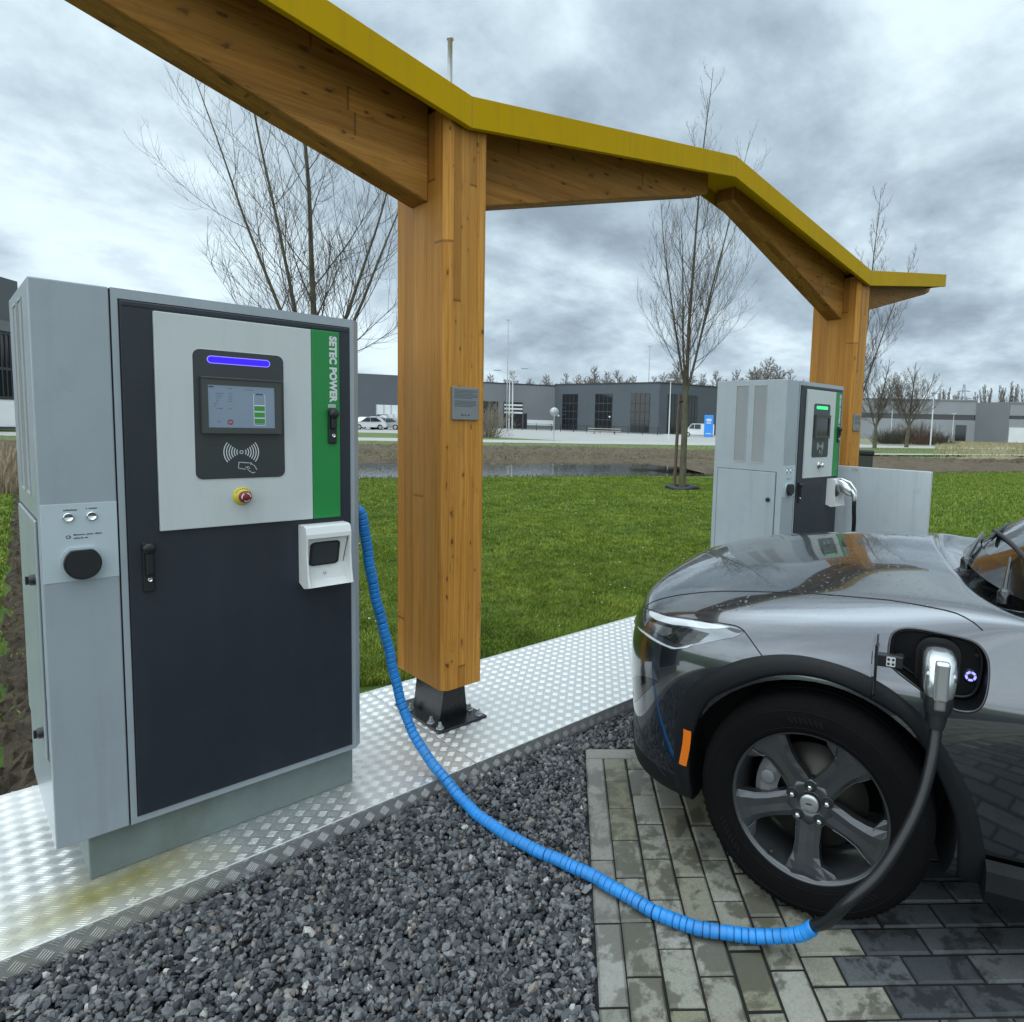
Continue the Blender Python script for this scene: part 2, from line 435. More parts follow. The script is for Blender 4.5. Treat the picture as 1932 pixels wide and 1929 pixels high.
M['asphalt'] = flat_m('pale_asphalt', (.30, .295, .28), (.37, .36, .34))
M['path'] = flat_m('concrete_path', (.33, .325, .30), (.40, .39, .365))
M['fargr'] = flat_m('far_ground', (.15, .16, .09), (.22, .2, .13), .03)

def strip(name, tv, f0, f1, z0, z1, m, ns=2, rough=0., seed=1, kind='structure', skew=0.):
    """a sheet between two lines s = f0(t) and s = f1(t)"""
    g = np.random.default_rng(seed); nt = len(tv); v = []; f = []
    for i, t in enumerate(tv):
        for j in range(ns):
            u = j/(ns-1); s = f0(t)*(1-u)+f1(t)*u
            p = st(s, t+skew*(s-10)); z = (z0(u, t) if callable(z0) else z0*(1-u)+z1*u)
            if rough and 0 < j < ns-1: z += float(g.normal(0, rough))
            v.append((p[0], p[1], z))
    for i in range(nt-1):
        for j in range(ns-1):
            f.append((i*ns+j, (i+1)*ns+j, (i+1)*ns+j+1, i*ns+j+1))
    o = rawmesh(name, v, f, M[m], smooth=False, kind=kind); return o
# one big sheet to the horizon, a dip for the ditch is left open and lined by the strips below
def ground_sheet():
    mb = MB()
    BIG = 900.
    def quad(s0, s1, t0, t1, z, mi):
        a, b, c, d = st(s0, t0), st(s0, t1), st(s1, t1), st(s1, t0)
        mb.add([(*a, z), (*b, z), (*c, z), (*d, z)], [(0, 1, 2, 3)], mi)
    quad(-60, -0.0, -60, 120, -.085, 0)             # under lawn, gravel and paving
    quad(-300, -60, -BIG, BIG, -.085, 2)
    quad(-60, 0, -BIG, -60, -.085, 2); quad(-60, 0, 120, BIG, -.085, 2)
    quad(24, BIG, -BIG, BIG, -.14, 2)
    quad(0, 24, -BIG, -60, -.14, 2); quad(0, 24, 120, BIG, -.14, 2)
    quad(0, 24, -60, 120, -.75, 1)
    o = mb.build('ground', ['lawn', 'soil', 'fargr'], kind='structure')
    return o
ground_sheet()
TV = np.concatenate([np.linspace(-60, -12, 10), np.linspace(-11, 60, 240), np.linspace(62, 120, 12)])
zero = lambda t: 0.
strip('ditch_bank_near', TV, lambda t: -.12, lambda t: 2.6, lambda u, t: -.045-.62*u**1.2, None, 'soil', 9, .03, 3)
strip('ditch_bank_far', TV, lambda t: 7.5, lambda t: max(soil_end(t), 9.5), lambda u, t: (-.60 + .50*min(1, u/.45)**.8 if t < 17 else -.60+.5*min(1, (u/.25))), None, 'bank', 26, .055, 4)
strip('ditch_bed_right', np.linspace(14, 120, 150), lambda t: 1.2, lambda t: 9.6, lambda u, t: -.30+.18*u, None, 'bank', 12, .05, 5)
strip('verge', TV, soil_end, lambda t: 28.5, -.10, -.10, 'verge', 6, .02, 6)
strip('path', TV, lambda t: 28., lambda t: 34.5, -.09, -.09, 'path', 2)
strip('verge_beyond_path', np.linspace(-60, 21, 40), lambda t: 34.5, lambda t: 34.5+15.5*min(1, max(.02, (21-t)/9.)), -.095, -.09, 'verge', 4)
strip('road', np.linspace(-110, 60, 60), lambda t: 34.0, lambda t: 150., -.11, -.11, 'asphalt', 2)
strip('dry_meadow', np.linspace(35, 160, 60), lambda t: 9.8, lambda t: 60., -.085, -.085, 'tan', 20, .05, 8, skew=1.3)
strip('narrow_path', np.linspace(24, 150, 40), lambda t: 12.6+.02*(t-24), lambda t: 13.9+.02*(t-24), .02, .02, 'path', 2)

# water
mw_ = mat('water', (.03, .032, .028), .035, spec=.6, ior=1.33); t = NT(mw_)
v_ = t.coord('Object', scale=(1, 1, 1)); t.bump(t.noise(v_, 7.5, 3, .5), .055, .05); M['water'] = mw_
strip('pond_water', np.linspace(-60, 20, 3), lambda t: .6, lambda t: 10.8, -.36, -.36, 'water', 2)

# lawn surface sheet with soft unevenness, from the deck to the ditch
def lawn_surface():
    v = []; f = []; ts = np.linspace(-40, 100, 170)
    nx = 40
    for i, t in enumerate(ts):
        for j in range(nx):
            s = -16.5+16.42*j/(nx-1)
            p = st(s, t); v.append((p[0], p[1], -.056+float(rng.normal(0, .005))))
    for i in range(len(ts)-1):
        for j in range(nx-1):
            q = (i*nx+j, (i+1)*nx+j, (i+1)*nx+j+1, i*nx+j+1)
            if all(v[k][1] > 3.30 for k in q): f.append(q)
    rawmesh('lawn', v, f, M['lawn'], smooth=True, kind='structure')
    mb = MB(); mb.box(-30, 6.8, 3.335, 6.2, -.12, -.062); mb.box(6.8, 60, -12, 6.2, -.12, -.0625); mb.build('lawn', 'lawn', kind='structure')
lawn_surface()
def dirt_line(Y): return .075+(Y-3.46)*.0715
def soil_strip():
    g = np.random.default_rng(5); v = []; f = []; ys = np.linspace(3.335, 17.3, 330); nx = 46
    for y in ys:
        for j in range(nx):
            u = j/(nx-1); x = dirt_line(y)+1.1*u+.03*math.sin(y*7)
            h = .02*math.sin(PI*u) + (float(abs(g.normal(0, .022))) if 0 < j < nx-1 else -.02)
            v.append((x+float(g.normal(0, .006)), y, -.052+h))
    for i in range(len(ys)-1):
        for j in range(nx-1): f.append((i*nx+j, i*nx+j+1, (i+1)*nx+j+1, (i+1)*nx+j))
    rawmesh('bare_soil_strip', v, f, M['soil'], kind='structure')
soil_strip()

# grass blades
gm = mat('grass_blade', (.09, .17, .02), .55, spec=.3); t = NT(gm)
gi = t.n('ShaderNodeNewGeometry')
gc = t.ramp(gi.outputs['Random Per Island'], [(0., (.068, .122, .008)), (.4, (.128, .215, .014)), (.8, (.20, .285, .028)), (.97, (.28, .30, .07)), (1., (.42, .39, .18))])
gv = t.noise(t.coord('Object'), .9, 5, .65)
gv2 = t.noise(t.coord('Object'), 5.5, 4, .6)
gc = t.mix(1., gc, t.ramp(gv, [(.3, (.70, .78, .68)), (.7, (1.32, 1.16, 1.1))]), 'MULTIPLY')
gc = t.mix(1., gc, t.ramp(gv2, [(.3, (.66, .68, .66)), (.7, (1.25, 1.22, 1.2))]), 'MULTIPLY')
t.base(gc); t.b.inputs['Subsurface Weight'].default_value = 0.
M['blade'] = gm
def vnoise(P, sc, seed):
    g = np.random.default_rng(seed); T_ = g.random((256, 256)); q = P*sc; i = np.floor(q).astype(int); f = q-i; f = f*f*(3-2*f); i0 = i % 256; i1 = (i+1) % 256
    a = T_[i0[:, 0], i0[:, 1]]*(1-f[:, 0])+T_[i1[:, 0], i0[:, 1]]*f[:, 0]; b = T_[i0[:, 0], i1[:, 1]]*(1-f[:, 0])+T_[i1[:, 0], i1[:, 1]]*f[:, 0]
    return a*(1-f[:, 1])+b*f[:, 1]
def blades(name, P, hmin, hmax, wid, seed, mt, lean=.55, z0=-.058):
    g = np.random.default_rng(seed); n = len(P)
    cl = .5*vnoise(P, 2.2, 5)+.5*vnoise(P, 6.5, 6); h = g.uniform(hmin, hmax, n)*(.72+.55*cl); a = g.uniform(0, 2*PI, n); w = wid*g.uniform(.6, 1.3, n)
    la = 9.*vnoise(P, 3.1, 7)+g.normal(0, 1.7, n); lm = lean*h*g.uniform(.2, 1.5, n)
    c = np.stack([np.cos(a), np.sin(a), np.zeros(n)], 1)*w[:, None]/2
    L = np.stack([np.cos(la)*lm, np.sin(la)*lm, np.zeros(n)], 1)
    B = np.concatenate([P, np.full((n, 1), z0)], 1)
    up = np.stack([np.zeros(n), np.zeros(n), h], 1)
    v0 = B-c; v1 = B+c; mid = B+up*.6+L*.35; v2 = mid-c*.8; v3 = mid+c*.8; tip = B+up*.93+L
    V = np.stack([v0, v1, v3, v2, tip], 1).reshape(-1, 3)
    k = np.arange(n)[:, None]*5
    F = np.concatenate([k+np.array([[0, 1, 2]]), k+np.array([[0, 2, 3]]), k+np.array([[3, 2, 4]])], 1).reshape(-1, 3)
    o = rawmesh(name, V, F, M[mt], kind='stuff'); return o
def scatter(n, px0, px1, r0, r1, seed):
    """points between two bearings and two distances, even over the area"""
    g = np.random.default_rng(seed); b = g.uniform(bearing(px1), bearing(px0), n); r = np.sqrt(g.uniform(r0*r0, r1*r1, n))
    return np.stack([np.cos(b)*r, np.sin(b)*r], 1)
def on_lawn(P):
    s = P@SN-S0; d = P[:, 0]-(.075+(P[:, 1]-3.46)*.0715)
    ok = (s < -.02) & ((P[:, 1] > 3.335) | (P[:, 0] > 6.8))
    soil = (d > -.02) & (d < 1.02) & (P[:, 1] < 17.4)
    keep = rng.random(len(P)) < .03
    return P[ok & (~soil | keep)]
SETS = [(330000, 640, 1420, 3.9, 7.2, .026, .052, .0042), (230000, 640, 1420, 7.2, 11.5, .026, .055, .0065),
        (170000, 640, 1420, 11.5, 19.6, .03, .06, .010), (60000, 1690, 2150, 5.4, 12., .026, .055, .006), (170000, 1690, 2250, 12., 40., .035, .065, .014), (40000, -160, 70, 3.4, 18., .035, .075, .008), (230000, -1500, 645, 3.3, 19.6, .03, .06, .011), (60000, 1415, 1695, 4., 17., .03, .06, .010), (60000, 2150, 3200, 6., 26., .035, .065, .013)]
Ps = []
for i, (n, a, b, r0, r1, h0, h1, w) in enumerate(SETS):
    blades('grass', on_lawn(scatter(n, a, b, r0, r1, 20+i)), h0, h1, w, 40+i, 'blade')
# daisies and dry bits in the lawn
mb = MB()
dm = on_lawn(scatter(130, 640, 1420, 4.2, 13., 77))
for p in dm:
    r = rnd.uniform(.004, .009); mb.lathe([(0.0001, .006), (r, .003), (r*1.05, 0)], 6, lambda x, y, z, p=p: (p[0]+x, p[1]+y, -.012+z))
M['daisy'] = mat('daisy_white', (.6, .6, .52), .7)
mb.build('daisies', 'daisy', kind='stuff')
# dry reeds on the far left
M['reed'] = mat('reed_straw', (.30, .235, .15), .8)
rp = scatter(2600, -120, 26, 15.2, 21., 9)
blades('dry_reeds', rp, .35, 1.0, .02, 91, 'reed', .25, -.2)
# weeds on the soil bank edges
sp = np.array([st(rng.uniform(-.25, .5), rng.uniform(-12, 60)) for _ in range(9000)])
M['weed'] = mat('weed_brown', (.10, .085, .045), .85)
blades('bank_weeds', sp, .03, .13, .02, 92, 'weed', .8, -.09)
sp = np.array([st(s_, t_) for s_, t_ in zip(rng.uniform(9.5, 27., 16000), rng.uniform(-14, 62, 16000))])
M['weed2'] = mat('weed_olive', (.15, .135, .06), .85)
blades('bank_tufts', sp, .03, .16, .035, 93, 'weed2', .9, -.14)
sp = np.array([st(s_, t_) for s_, t_ in zip(rng.uniform(10., 60., 26000), rng.uniform(36, 150, 26000)) if t_ > 35+1.3*(s_-10)])
M['straw'] = mat('straw_grass', (.30, .26, .14), .85)
blades('meadow_grass', sp, .12, .5, .05, 94, 'straw', .6, -.1)

# ================================================================== METAL WALKWAY
am = mat('tread_plate', (.86, .87, .865), .3, 1.); t = NT(am); v = t.coord('Object')
x = t.sep(v)
f1 = t.noise(v, 2.6, 7, .65); f2 = t.noise(v, 38, 4, .6)
dx = t.math('SUBTRACT', x[0], .30); dy = t.math('SUBTRACT', x[1], 2.42)
rr = t.math('SQRT', t.math('ADD', t.math('MULTIPLY', t.math('MULTIPLY', dx, dx), .55), t.math('MULTIPLY', t.math('MULTIPLY', dy, dy), 2.2)))
al = t.math('SUBTRACT', t.math('SUBTRACT', 1.42, t.math('MULTIPLY', rr, 2.5)), t.math('MULTIPLY', f1, 1.35), clamp=True)
al2 = t.math('MULTIPLY', t.math('SUBTRACT', f1, .53, clamp=True), 1.7)
wet = t.math('MAXIMUM', al, al2)
col = t.mix(t.math('MULTIPLY', al, 1.25, clamp=True), (.73, .722, .70), (.235, .205, .035))
col = t.mix(al2, col, (.55, .56, .50))
t.base(col)
t.l(t.math('SUBTRACT', 1., t.math('MULTIPLY', al, .75)), t.b.inputs['Metallic'])
t.rough(t.math('ADD', .42, t.math('ADD', t.math('MULTIPLY', f2, .16), t.math('MULTIPLY', wet, .25))))
M['tread'] = am
def walkway():
    Y0, Y1, X0, X1 = 2.291, 3.318, -1.6, 6.7
    mb = MB()
    joints = [X0, 1.60, 3.9, 6.2, X1]
    for a, b in zip(joints[:-1], joints[1:]):
        mb.rbox(a+.0015, b-.0015, Y0, Y1, -.075, 0., .003, 2)
    # raised bars: groups of five set at 45 degrees, turning by 90 degrees from group to group
    hp = .030; V = []; F = []
    bar = []
    def group(cx, cz, typ, fn):
        s2 = math.sqrt(.5); d = (s2, s2) if typ else (s2, -s2); n = (-d[1], d[0])
        for k in range(-2, 3):
            ox, oz = cx+n[0]*k*.0072, cz+n[1]*k*.0072
            L, w, h = .0165, .0019, .0010
            pr = [(-L, 0, 0), (-L*.6, w, 0), (L*.6, w, 0), (L, 0, 0), (L*.6, -w, 0), (-L*.6, -w, 0), (-L*.62, 0, h), (L*.62, 0, h)]
            o = len(V)
            for a, b, c in pr: V.append(fn(ox+d[0]*a+n[0]*b, oz+d[1]*a+n[1]*b, c))
            for q in ((0, 1, 6), (1, 2, 7), (1, 7, 6), (2, 3, 7), (3, 4, 7), (4, 5, 6), (4, 6, 7), (5, 0, 6)): F.append([o+i for i in q])
    ny = int((Y1-Y0)/hp); nx = int((6.6+1.5)/hp)
    for m in range(nx):
        for n_ in range(ny):
            if (m+n_) % 2: continue
            cx = -1.5+m*hp; cy = Y0+.020+n_*hp
            if cy > Y1-.012: continue
            group(cx, cy, m % 2, lambda a, b, c: (a, b, c+.0002))
        if True:
            for q in range(3):
                if (m+q) % 2: continue
                group(-1.5+m*hp, -.010-q*hp, m % 2, lambda a, b, c: (a, Y0-.0002-c, min(b, -.004)))
    for yy in (Y0+.035, Y1-.035):
        for k in range(15):
            sx_ = -.5+k*.43; mb.lathe([(.0085, .0002), (.007, .0022), (.003, .0022), (.0028, .0012), (.0001, .0012)], 12, lambda a, b, c, sx_=sx_, yy=yy: (sx_+a, yy+b, c))
    o = mb.build('metal_walkway', 'tread', kind='structure')
    rawmesh('tread_bars', V, F, M['tread'], parent=o)
    tag(o, 'silver tread plate walkway under the chargers and posts')
walkway()

# ================================================================== GRAVEL AND PAVING
PO = np.array([2.135, 2.155]); E1 = np.array([-.675, -.738]); E2 = np.array([.738, -.675])
E1 /= np.hypot(*E1); E2 /= np.hypot(*E2)
sm = mat('gravel_stone', (.08, .085, .09), .62, spec=.45); t = NT(sm)
gi = t.n('ShaderNodeNewGeometry')
cr = t.ramp(gi.outputs['Random Per Island'], [(0., (.018, .019, .022)), (.35, (.052, .055, .060)), (.72, (.128, .130, .133)), (.93, (.175, .173, .17)), (.965, (.13, .095, .072)), (1., (.42, .40, .38))])
nv = t.noise(t.coord('Object'), 160, 4, .6)
t.base(t.mix(.55, cr, t.ramp(nv, [(.3, (.55, .55, .55)), (.7, (1.4, 1.4, 1.4))]), 'MULTIPLY'))
M['stone'] = sm
def gravel():
    g = np.random.default_rng(3)
    ico = bmesh.new(); bmesh.ops.create_icosphere(ico, subdivisions=1, radius=1.); ico.verts.index_update()
    bv = np.array([v.co[:] for v in ico.verts]); bf = np.array([[v.index for v in f.verts] for f in ico.faces]); ico.free()
    def inside(P):
        d = P-PO; e1 = d@E1; e2 = d@E2
        pav = (e1 > -.012) & (e2 > -.012)
        return (P[:, 1] < 2.285) & ~pav
    def pts(n, x0, x1, y0, y1):
        return np.stack([g.uniform(x0, x1, n), g.uniform(y0, y1, n)], 1)
    P = np.concatenate([pts(30000, -.25, 2.6, .9, 2.285), pts(9000, 1.9, 4.6, 1.0, 2.285), pts(6000, -1.6, 1.6, 0., 2.285)])
    P = P[inside(P)]; n = len(P)
    size = np.clip(g.lognormal(math.log(.0108), .30, n), .005, .021)
    V = np.empty((n, 12, 3), np.float32)
    q = g.normal(size=(n, 4)); q /= np.linalg.norm(q, axis=1)[:, None]
    w, x, y, z = q.T
    Rm = np.stack([1-2*(y*y+z*z), 2*(x*y-z*w), 2*(x*z+y*w), 2*(x*y+z*w), 1-2*(x*x+z*z), 2*(y*z-x*w), 2*(x*z-y*w), 2*(y*z+x*w), 1-2*(x*x+y*y)], 1).reshape(n, 3, 3)
    jit = bv[None]*g.uniform(.68, 1.2, (n, 12, 1))*np.stack([g.uniform(.95, 1.35, n), g.uniform(.75, 1.05, n), g.uniform(.5, .8, n)], 1)[:, None, :]
    V = np.einsum('nij,nkj->nki', Rm, jit)*size[:, None, None]
    lay = g.random(n)
    # the bed rises a little against the walkway's edge
    zc = -.078+lay*.018-.004*np.clip((P[:, 1]-2.0)/.28, 0, 1)+.008*np.sin(P[:, 0]*5)*np.cos(P[:, 1]*6)
    V[:, :, 0] += P[:, 0, None]; V[:, :, 1] += P[:, 1, None]; V[:, :, 2] += zc[:, None]
    F = (bf[None]+(np.arange(n)*12)[:, None, None]).reshape(-1, 3)
    rawmesh('gravel', V.reshape(-1, 3), F, M['stone'], kind='stuff')
    mb = MB(); mb.add([(-6, -6, -.0815), (6.8, -6, -.0815), (6.8, 2.30, -.0815), (-6, 2.30, -.0815)], [(0, 1, 2, 3)])
    M['gravelbed'] = soil_m('gravel_bed', (.02, .02, .022), (.04, .041, .044), (.07, .072, .075))
    mb.build('gravel_bed', 'gravelbed', kind='structure')
gravel()
def paver_mat(name, a, b, c, wetc, wetamt):
    m = mat(name, a, .7, spec=.4); t = NT(m); v = t.coord('Object')
    gi = t.n('ShaderNodeNewGeometry')
    col = t.ramp(gi.outputs['Random Per Island'], [(0., a), (.45, b), (1., c)])
    f = t.noise(v, 7., 6, .62, .4); g = t.noise(v, 120, 5, .7); h = t.noise(v, 24, 6, .7)
    col = t.mix(.55, col, t.ramp(g, [(.3, (.62, .62, .62)), (.7, (1.3, 1.3, 1.3))]), 'MULTIPLY')
    damp = t.math('MULTIPLY', t.math('SUBTRACT', t.math('ADD', f, t.math('MULTIPLY', t.math('SUBTRACT', h, .5), .42)), 1.-wetamt-.02), 13., clamp=True)
    col = t.mix(t.math('MULTIPLY', damp, .75), col, wetc)
    t.base(col)
    t.rough(t.math('SUBTRACT', .72, t.math('MULTIPLY', damp, .3)))
    t.bump(t.math('ADD', g, h), .22, .004); return m
M['paver'] = paver_mat('paver_grey', (.195, .187, .150), (.262, .252, .212), (.155, .145, .082), (.066, .062, .042), .51)
M['paverdark'] = paver_mat('paver_dark', (.040, .044, .048), (.062, .067, .072), (.095, .10, .10), (.020, .021, .023), .46)
M['kerbstone'] = paver_mat('paver_border', (.225, .22, .195), (.26, .252, .225), (.19, .183, .155), (.10, .096, .078), .47)
M['joint'] = mat('joint_sand', (.006, .0058, .005), .95)
def paving():
    mb = MB(); g = random.Random(4)
    bmb = bmesh.new(); bmesh.ops.create_cube(bmb, size=1.)
    def paver(a0, a1, b0, b1, mi, dz=0.):
        # a along E1, b along E2; bevelled block
        r = .0065; dz += g.gauss(0, .0014); tilt = g.gauss(0, .006); a0 += g.uniform(0, .0022); a1 -= g.uniform(0, .0022); b0 += g.uniform(0, .0018); b1 -= g.uniform(0, .0018)
        def P(a, b, z): 
            p = PO+E1*a+E2*b; return (p[0], p[1], -.07+dz+z+tilt*(b-(b0+b1)/2))
        lo = [P(a0, b0, -.06), P(a1, b0, -.06), P(a1, b1, -.06), P(a0, b1, -.06)]
        md = [P(a0, b0, -r), P(a1, b0, -r), P(a1, b1, -r), P(a0, b1, -r)]
        tp = [P(a0+r, b0+r, 0), P(a1-r, b0+r, 0), P(a1-r, b1-r, 0), P(a0+r, b1-r, 0)]
        f = [(i, (i+1) % 4, 4+(i+1) % 4, 4+i) for i in range(4)]+[(4+i, 4+(i+1) % 4, 8+(i+1) % 4, 8+i) for i in range(4)]+[(8, 9, 10, 11)]
        f = [tuple(reversed(q)) for q in f]
        mb.add(lo+md+tp, f, mi)
    Lp, Wp, gp = .2055, .1055, .0055
    # border course
    a = .085
    while a < 6.: 
        l = g.choice([.30, .42, .5]); paver(a, a+l-gp, 0, .082, 2); a += l
    b = 0.
    while b < 4.6:
        l = g.choice([.30, .42]); paver(0., .082, b, b+l-gp, 2); b += l
    row = 0; b = .085
    while b < .60:
        a = .085-((row % 2)*.42+.08+g.uniform(-.06, .06))*Lp
        while a < 6.:
            a0 = max(a, .085)
            if a+Lp-a0 > .02: paver(a0, a+Lp-gp, b, b+Wp-gp, 0)
            a += Lp
        b += Wp; row += 1
    bsplit = b
    # beyond the front wheel the bay is laid with the dark blocks, long side across
    row = 0; a = .085
    while a < 6.:
        b = bsplit-(row % 2)*Lp*.5
        while b < 4.6:
            b0 = max(b, bsplit)
            if b+Lp-b0 > .02: paver(a, a+Wp-gp, b0, b+Lp-gp, 1 if g.random() < min(1., .55+(b-bsplit)*3.) else 0)
            b += Lp
        a += Wp; row += 1
    o = mb.build('paved_bay', ['paver', 'paverdark', 'kerbstone'], kind='structure')
    q = MB()
    c = [PO+E1*.0+E2*0., PO+E1*6., PO+E1*6.+E2*4.6, PO+E2*4.6]
    q.add([(p[0], p[1], -.0775) for p in c], [(3, 2, 1, 0)]); q.build('paving_joints', 'joint', kind='structure')
paving()

# ================================================================== CHARGING STATIONS
def charger(label, X, Y, busy):
    """local axes: x along the front, y into the cabinet, z up; the front is y = 0"""
    T = thing('charging_station', label, 'charging station', (X, Y, 0), 0, 'grey fast charging stations')
    D = .62; Wd = .952; ZT = 1.862; ZB = .163; XS = .186
    fr = lambda off: (lambda u, w, d: (u, off-d, w))           # on the front, d = proud of it
    mb = MB(); mb.rbox(.083, .945, .047, D-.05, 0, ZB+.004, .004, 2)
    mb.build('plinth', 'plinth', T)
    # cabinet: service module on the left, main body with a chamfered outer edge
    mb = MB()
    mb.rbox(0, XS-.002, 0, D, ZB, ZT, .004, 2)
    pts = [(XS+.002, .0), (.938, .0), (Wd+.016, .030), (Wd+.016, D), (XS+.002, D)]
    mb.prism(pts, lambda u, w, d: (u, w, d), ZB, ZT)
    mb.box(XS-.01, XS+.01, .006, D-.01, ZB+.003, ZT-.003, 1)
    # shallow reveal round the door
    cab = mb.build('cabinet', ['cab', 'gap'], T)
    # roof cap screw and lifting stud
    mb = MB(); mb.lathe([(.012, 0), (.012, .014), (.008, .018), (0.0001, .018)], 12, lambda x, y, z: (.87+x, .12+y, ZT+z)); mb.build('lifting_stud', 'blackplastic', T)
    # left side: two tall vents, service flap, locks
    mb = MB()
    for y0, y1 in ((.172, .272), (.332, .432)):
        mb.box(-.0012, .004, y0, y1, 1.236, 1.818, 0)
        for a, b, c, d in ((y0-.004, y1+.004, 1.818, 1.824), (y0-.004, y1+.004, 1.230, 1.236), (y0-.004, y0, 1.236, 1.818), (y1, y1+.004, 1.236, 1.818)):
            mb.box(-.004, .002, a, b, c, d, 1)
        M.setdefault('mesh', painted('vent_mesh', (.245, .26, .265), .65, .05, bump=.3))
        M.setdefault('slat', painted('vent_slat', (.36, .375, .37), .5, .05))
        mb.build('vent', ['mesh', 'slat'], T); mb = MB()
    mb = MB(); mb.rbox(-.007, .0, .056, .576, .43, 1.164, .003, 2)
    for a, b, c, d in ((.050, .0535, .424, 1.170), (.5785, .582, .424, 1.170), (.0535, .5785, 1.1665, 1.170), (.0535, .5785, .424, .4275)):
        mb.box(-.0008, .004, a, b, c, d, 1)
    fl = mb.build('service_flap', ['cab', 'gap'], T)
    for z in ((.955, .50) if not busy else (.98, .50)):
        mb = MB(); mb.lathe([(.017, -.001), (.017, .010), (.014, .016), (0.0001, .016)], 16, lambda a, b, c, z=z: (-.007-c, .107+a, z+b)); mb.box(-.030, -.02, .102, .112, z-.012, z+.012)
        mb.build('lock_knob', 'blackplastic', fl)
    # pale socket plate on the module
    mb = MB(); mb.rbox(.003, XS-.003, -.0015, .002, .984, 1.217, .0006, 1); pl = mb.build('socket_plate', 'plate', T)
    for bx in (.066, .121):
        mb = MB(); f_ = lambda x, y, z, bx=bx: (bx+x, -.0015-z, 1.177+y)
        mb.lathe([(.0138, 0), (.0138, .004), (.0115, .0065), (.0105, .0065), (.0098, .004), (0.0001, .0035)], 24, f_)
        mb.build('push_button', 'chrome', pl)
    mb = MB(); oc = [(.093+.051*math.cos(a)*(1 if abs(math.sin(a)) < .9 else 1), 1.042+min(.044, .0545*math.sin(a))) for a in [2*PI*k/40 for k in range(40)]]
    mb.prism(oc, fr(-.0015), 0, .008); mb.build('socket_rim', 'plate', pl)
    mb = MB(); oc = [(.093+.045*math.cos(a), 1.039+min(.040, .048*math.sin(a))) for a in [2*PI*k/40 for k in range(40)]]
    mb.prism(oc, fr(-.0095), 0, .020); mb.prism([(u*.9+.0093, w*.9+.1039) for u, w in oc], fr(-.0295), 0, .004)
    mb.build('socket_cover', 'blackplastic', pl)
    mb = MB()
    marks_mb(mb, .031, .0064, lambda u, w, d: (.052+u, -.0021-d, 1.1965+w), 3)
    mb.build('button_caption', 'ink', pl); mb = MB()
    marks_mb(mb, .026, .0064, lambda u, w, d: (.108+u, -.0021-d, 1.1985+w), 4)
    mb.build('button_caption', 'ink', pl); mb = MB()
    marks_mb(mb, .066, .006, lambda u, w, d: (.076+u, -.0021-d, 1.1215+w), 5)
    marks_mb(mb, .034, .006, lambda u, w, d: (.076+u, -.0021-d, 1.1115+w), 6)
    mb.build('socket_caption', 'ink', pl); mb = MB()
    for k in range(7):
        a = 2*PI*k/7; mb.disc(.0016 if k else .0022, lambda x, y, z, a=a: (.0635+.0048*math.cos(a)+x, -.0021, 1.118+.0045*math.sin(a)+y), 8)
    mb.build('round_emblem', 'ink', pl)
    # dark front door in its frame
    mb = MB(); mb.box(.205, .922, -.0006, .006, .184, 1.832, 1); mb.rbox(.2085, .9185, -.006, .002, .1875, 1.8285, .002, 2, 0)
    # folded weather lip along the head of the door
    mb.rbox(.212, .915, -.0085, -.004, 1.812, 1.8265, .0015, 1, 0)
    door = mb.build('door', ['door', 'gap'], T)
    # white control panel and its green band
    mb = MB(); mb.rbox(.2915, .7705, -.020, -.004, 1.115, 1.8055, .0025, 2); pan = mb.build('control_panel', 'white', T)
    mb = MB(); mb.rbox(.7715, .874, -.0202, -.004, 1.1155, 1.8065, .0025, 2); band = mb.build('green_band', 'green', T)
    yo = -.0203
    mb = MB()
    text_mb(mb, 'SETEC POWER', .0355, lambda u, w, d: (.8375+w, yo-d, 1.789-u), bold=.0019, spacing=1.04)
    mb.build('lettering', 'iconwhite', band)
    mb = MB(); mb.rbox(.829, .858, yo-.004, yo, 1.526, 1.539, .001, 1); mb.build('handle_stop', 'steel', band)
    def handle(x0, x1, z0, z1, yb, parent, key):
        mb = MB(); mb.rbox(x0, x1, yb-.010, yb, z0, z1, .004, 2)
        xm = (x0+x1)/2
        mb.rbox(x0+.006, x1-.004, yb-.024, yb-.008, z0+.055, z1-.004, .005, 2)
        mb.lathe([(.0175, 0), (.0175, .018), (.012, .023), (0.0001, .023)], 20, lambda a, b, c: (xm+a, yb-.008-c, z1-.018+b))
        h = mb.build('handle', 'blackplastic', parent)
        mb = MB(); mb.lathe([(.0068, 0), (.0068, .005), (.005, .006), (.0045, .003), (0.0001, .003)], 16, lambda a, b, c: (xm+.002+a, yb-.010-c, z0+key+b)); mb.build('key_lock', 'chrome', h)
    handle(.8265, .8585, 1.394, 1.522, yo, band, .030)
    handle(.2415, .2735, .923, 1.083, -.006, door, .040)
    # charcoal operating panel
    mb = MB(); mb.prism(rrect(.3935, .6725, 1.2765, 1.701, .022), fr(-.020), 0, .0022); op = mb.build('operating_panel', 'glassblack', T)
    mb = MB(); mb.prism(rrect(.3915, .6745, 1.2745, 1.703, .024), fr(-.020), 0, .0010); mb.build('panel_edge', 'iconwhite', op)
    yo2 = -.0222
    mb = MB(); mb.prism(rrect(.434, .628, 1.6575, 1.6825, .0122), fr(yo2), 0, .0014); lb = mb.build('status_light', 'ledrim' if busy else 'ledgreen', op)
    mb = MB(); mb.prism(rrect(.4365, .6255, 1.660, 1.680, .0098), fr(yo2-.0014), 0, .0006); mb.build('light_lens', 'ledblue' if busy else 'ledgreen', lb)
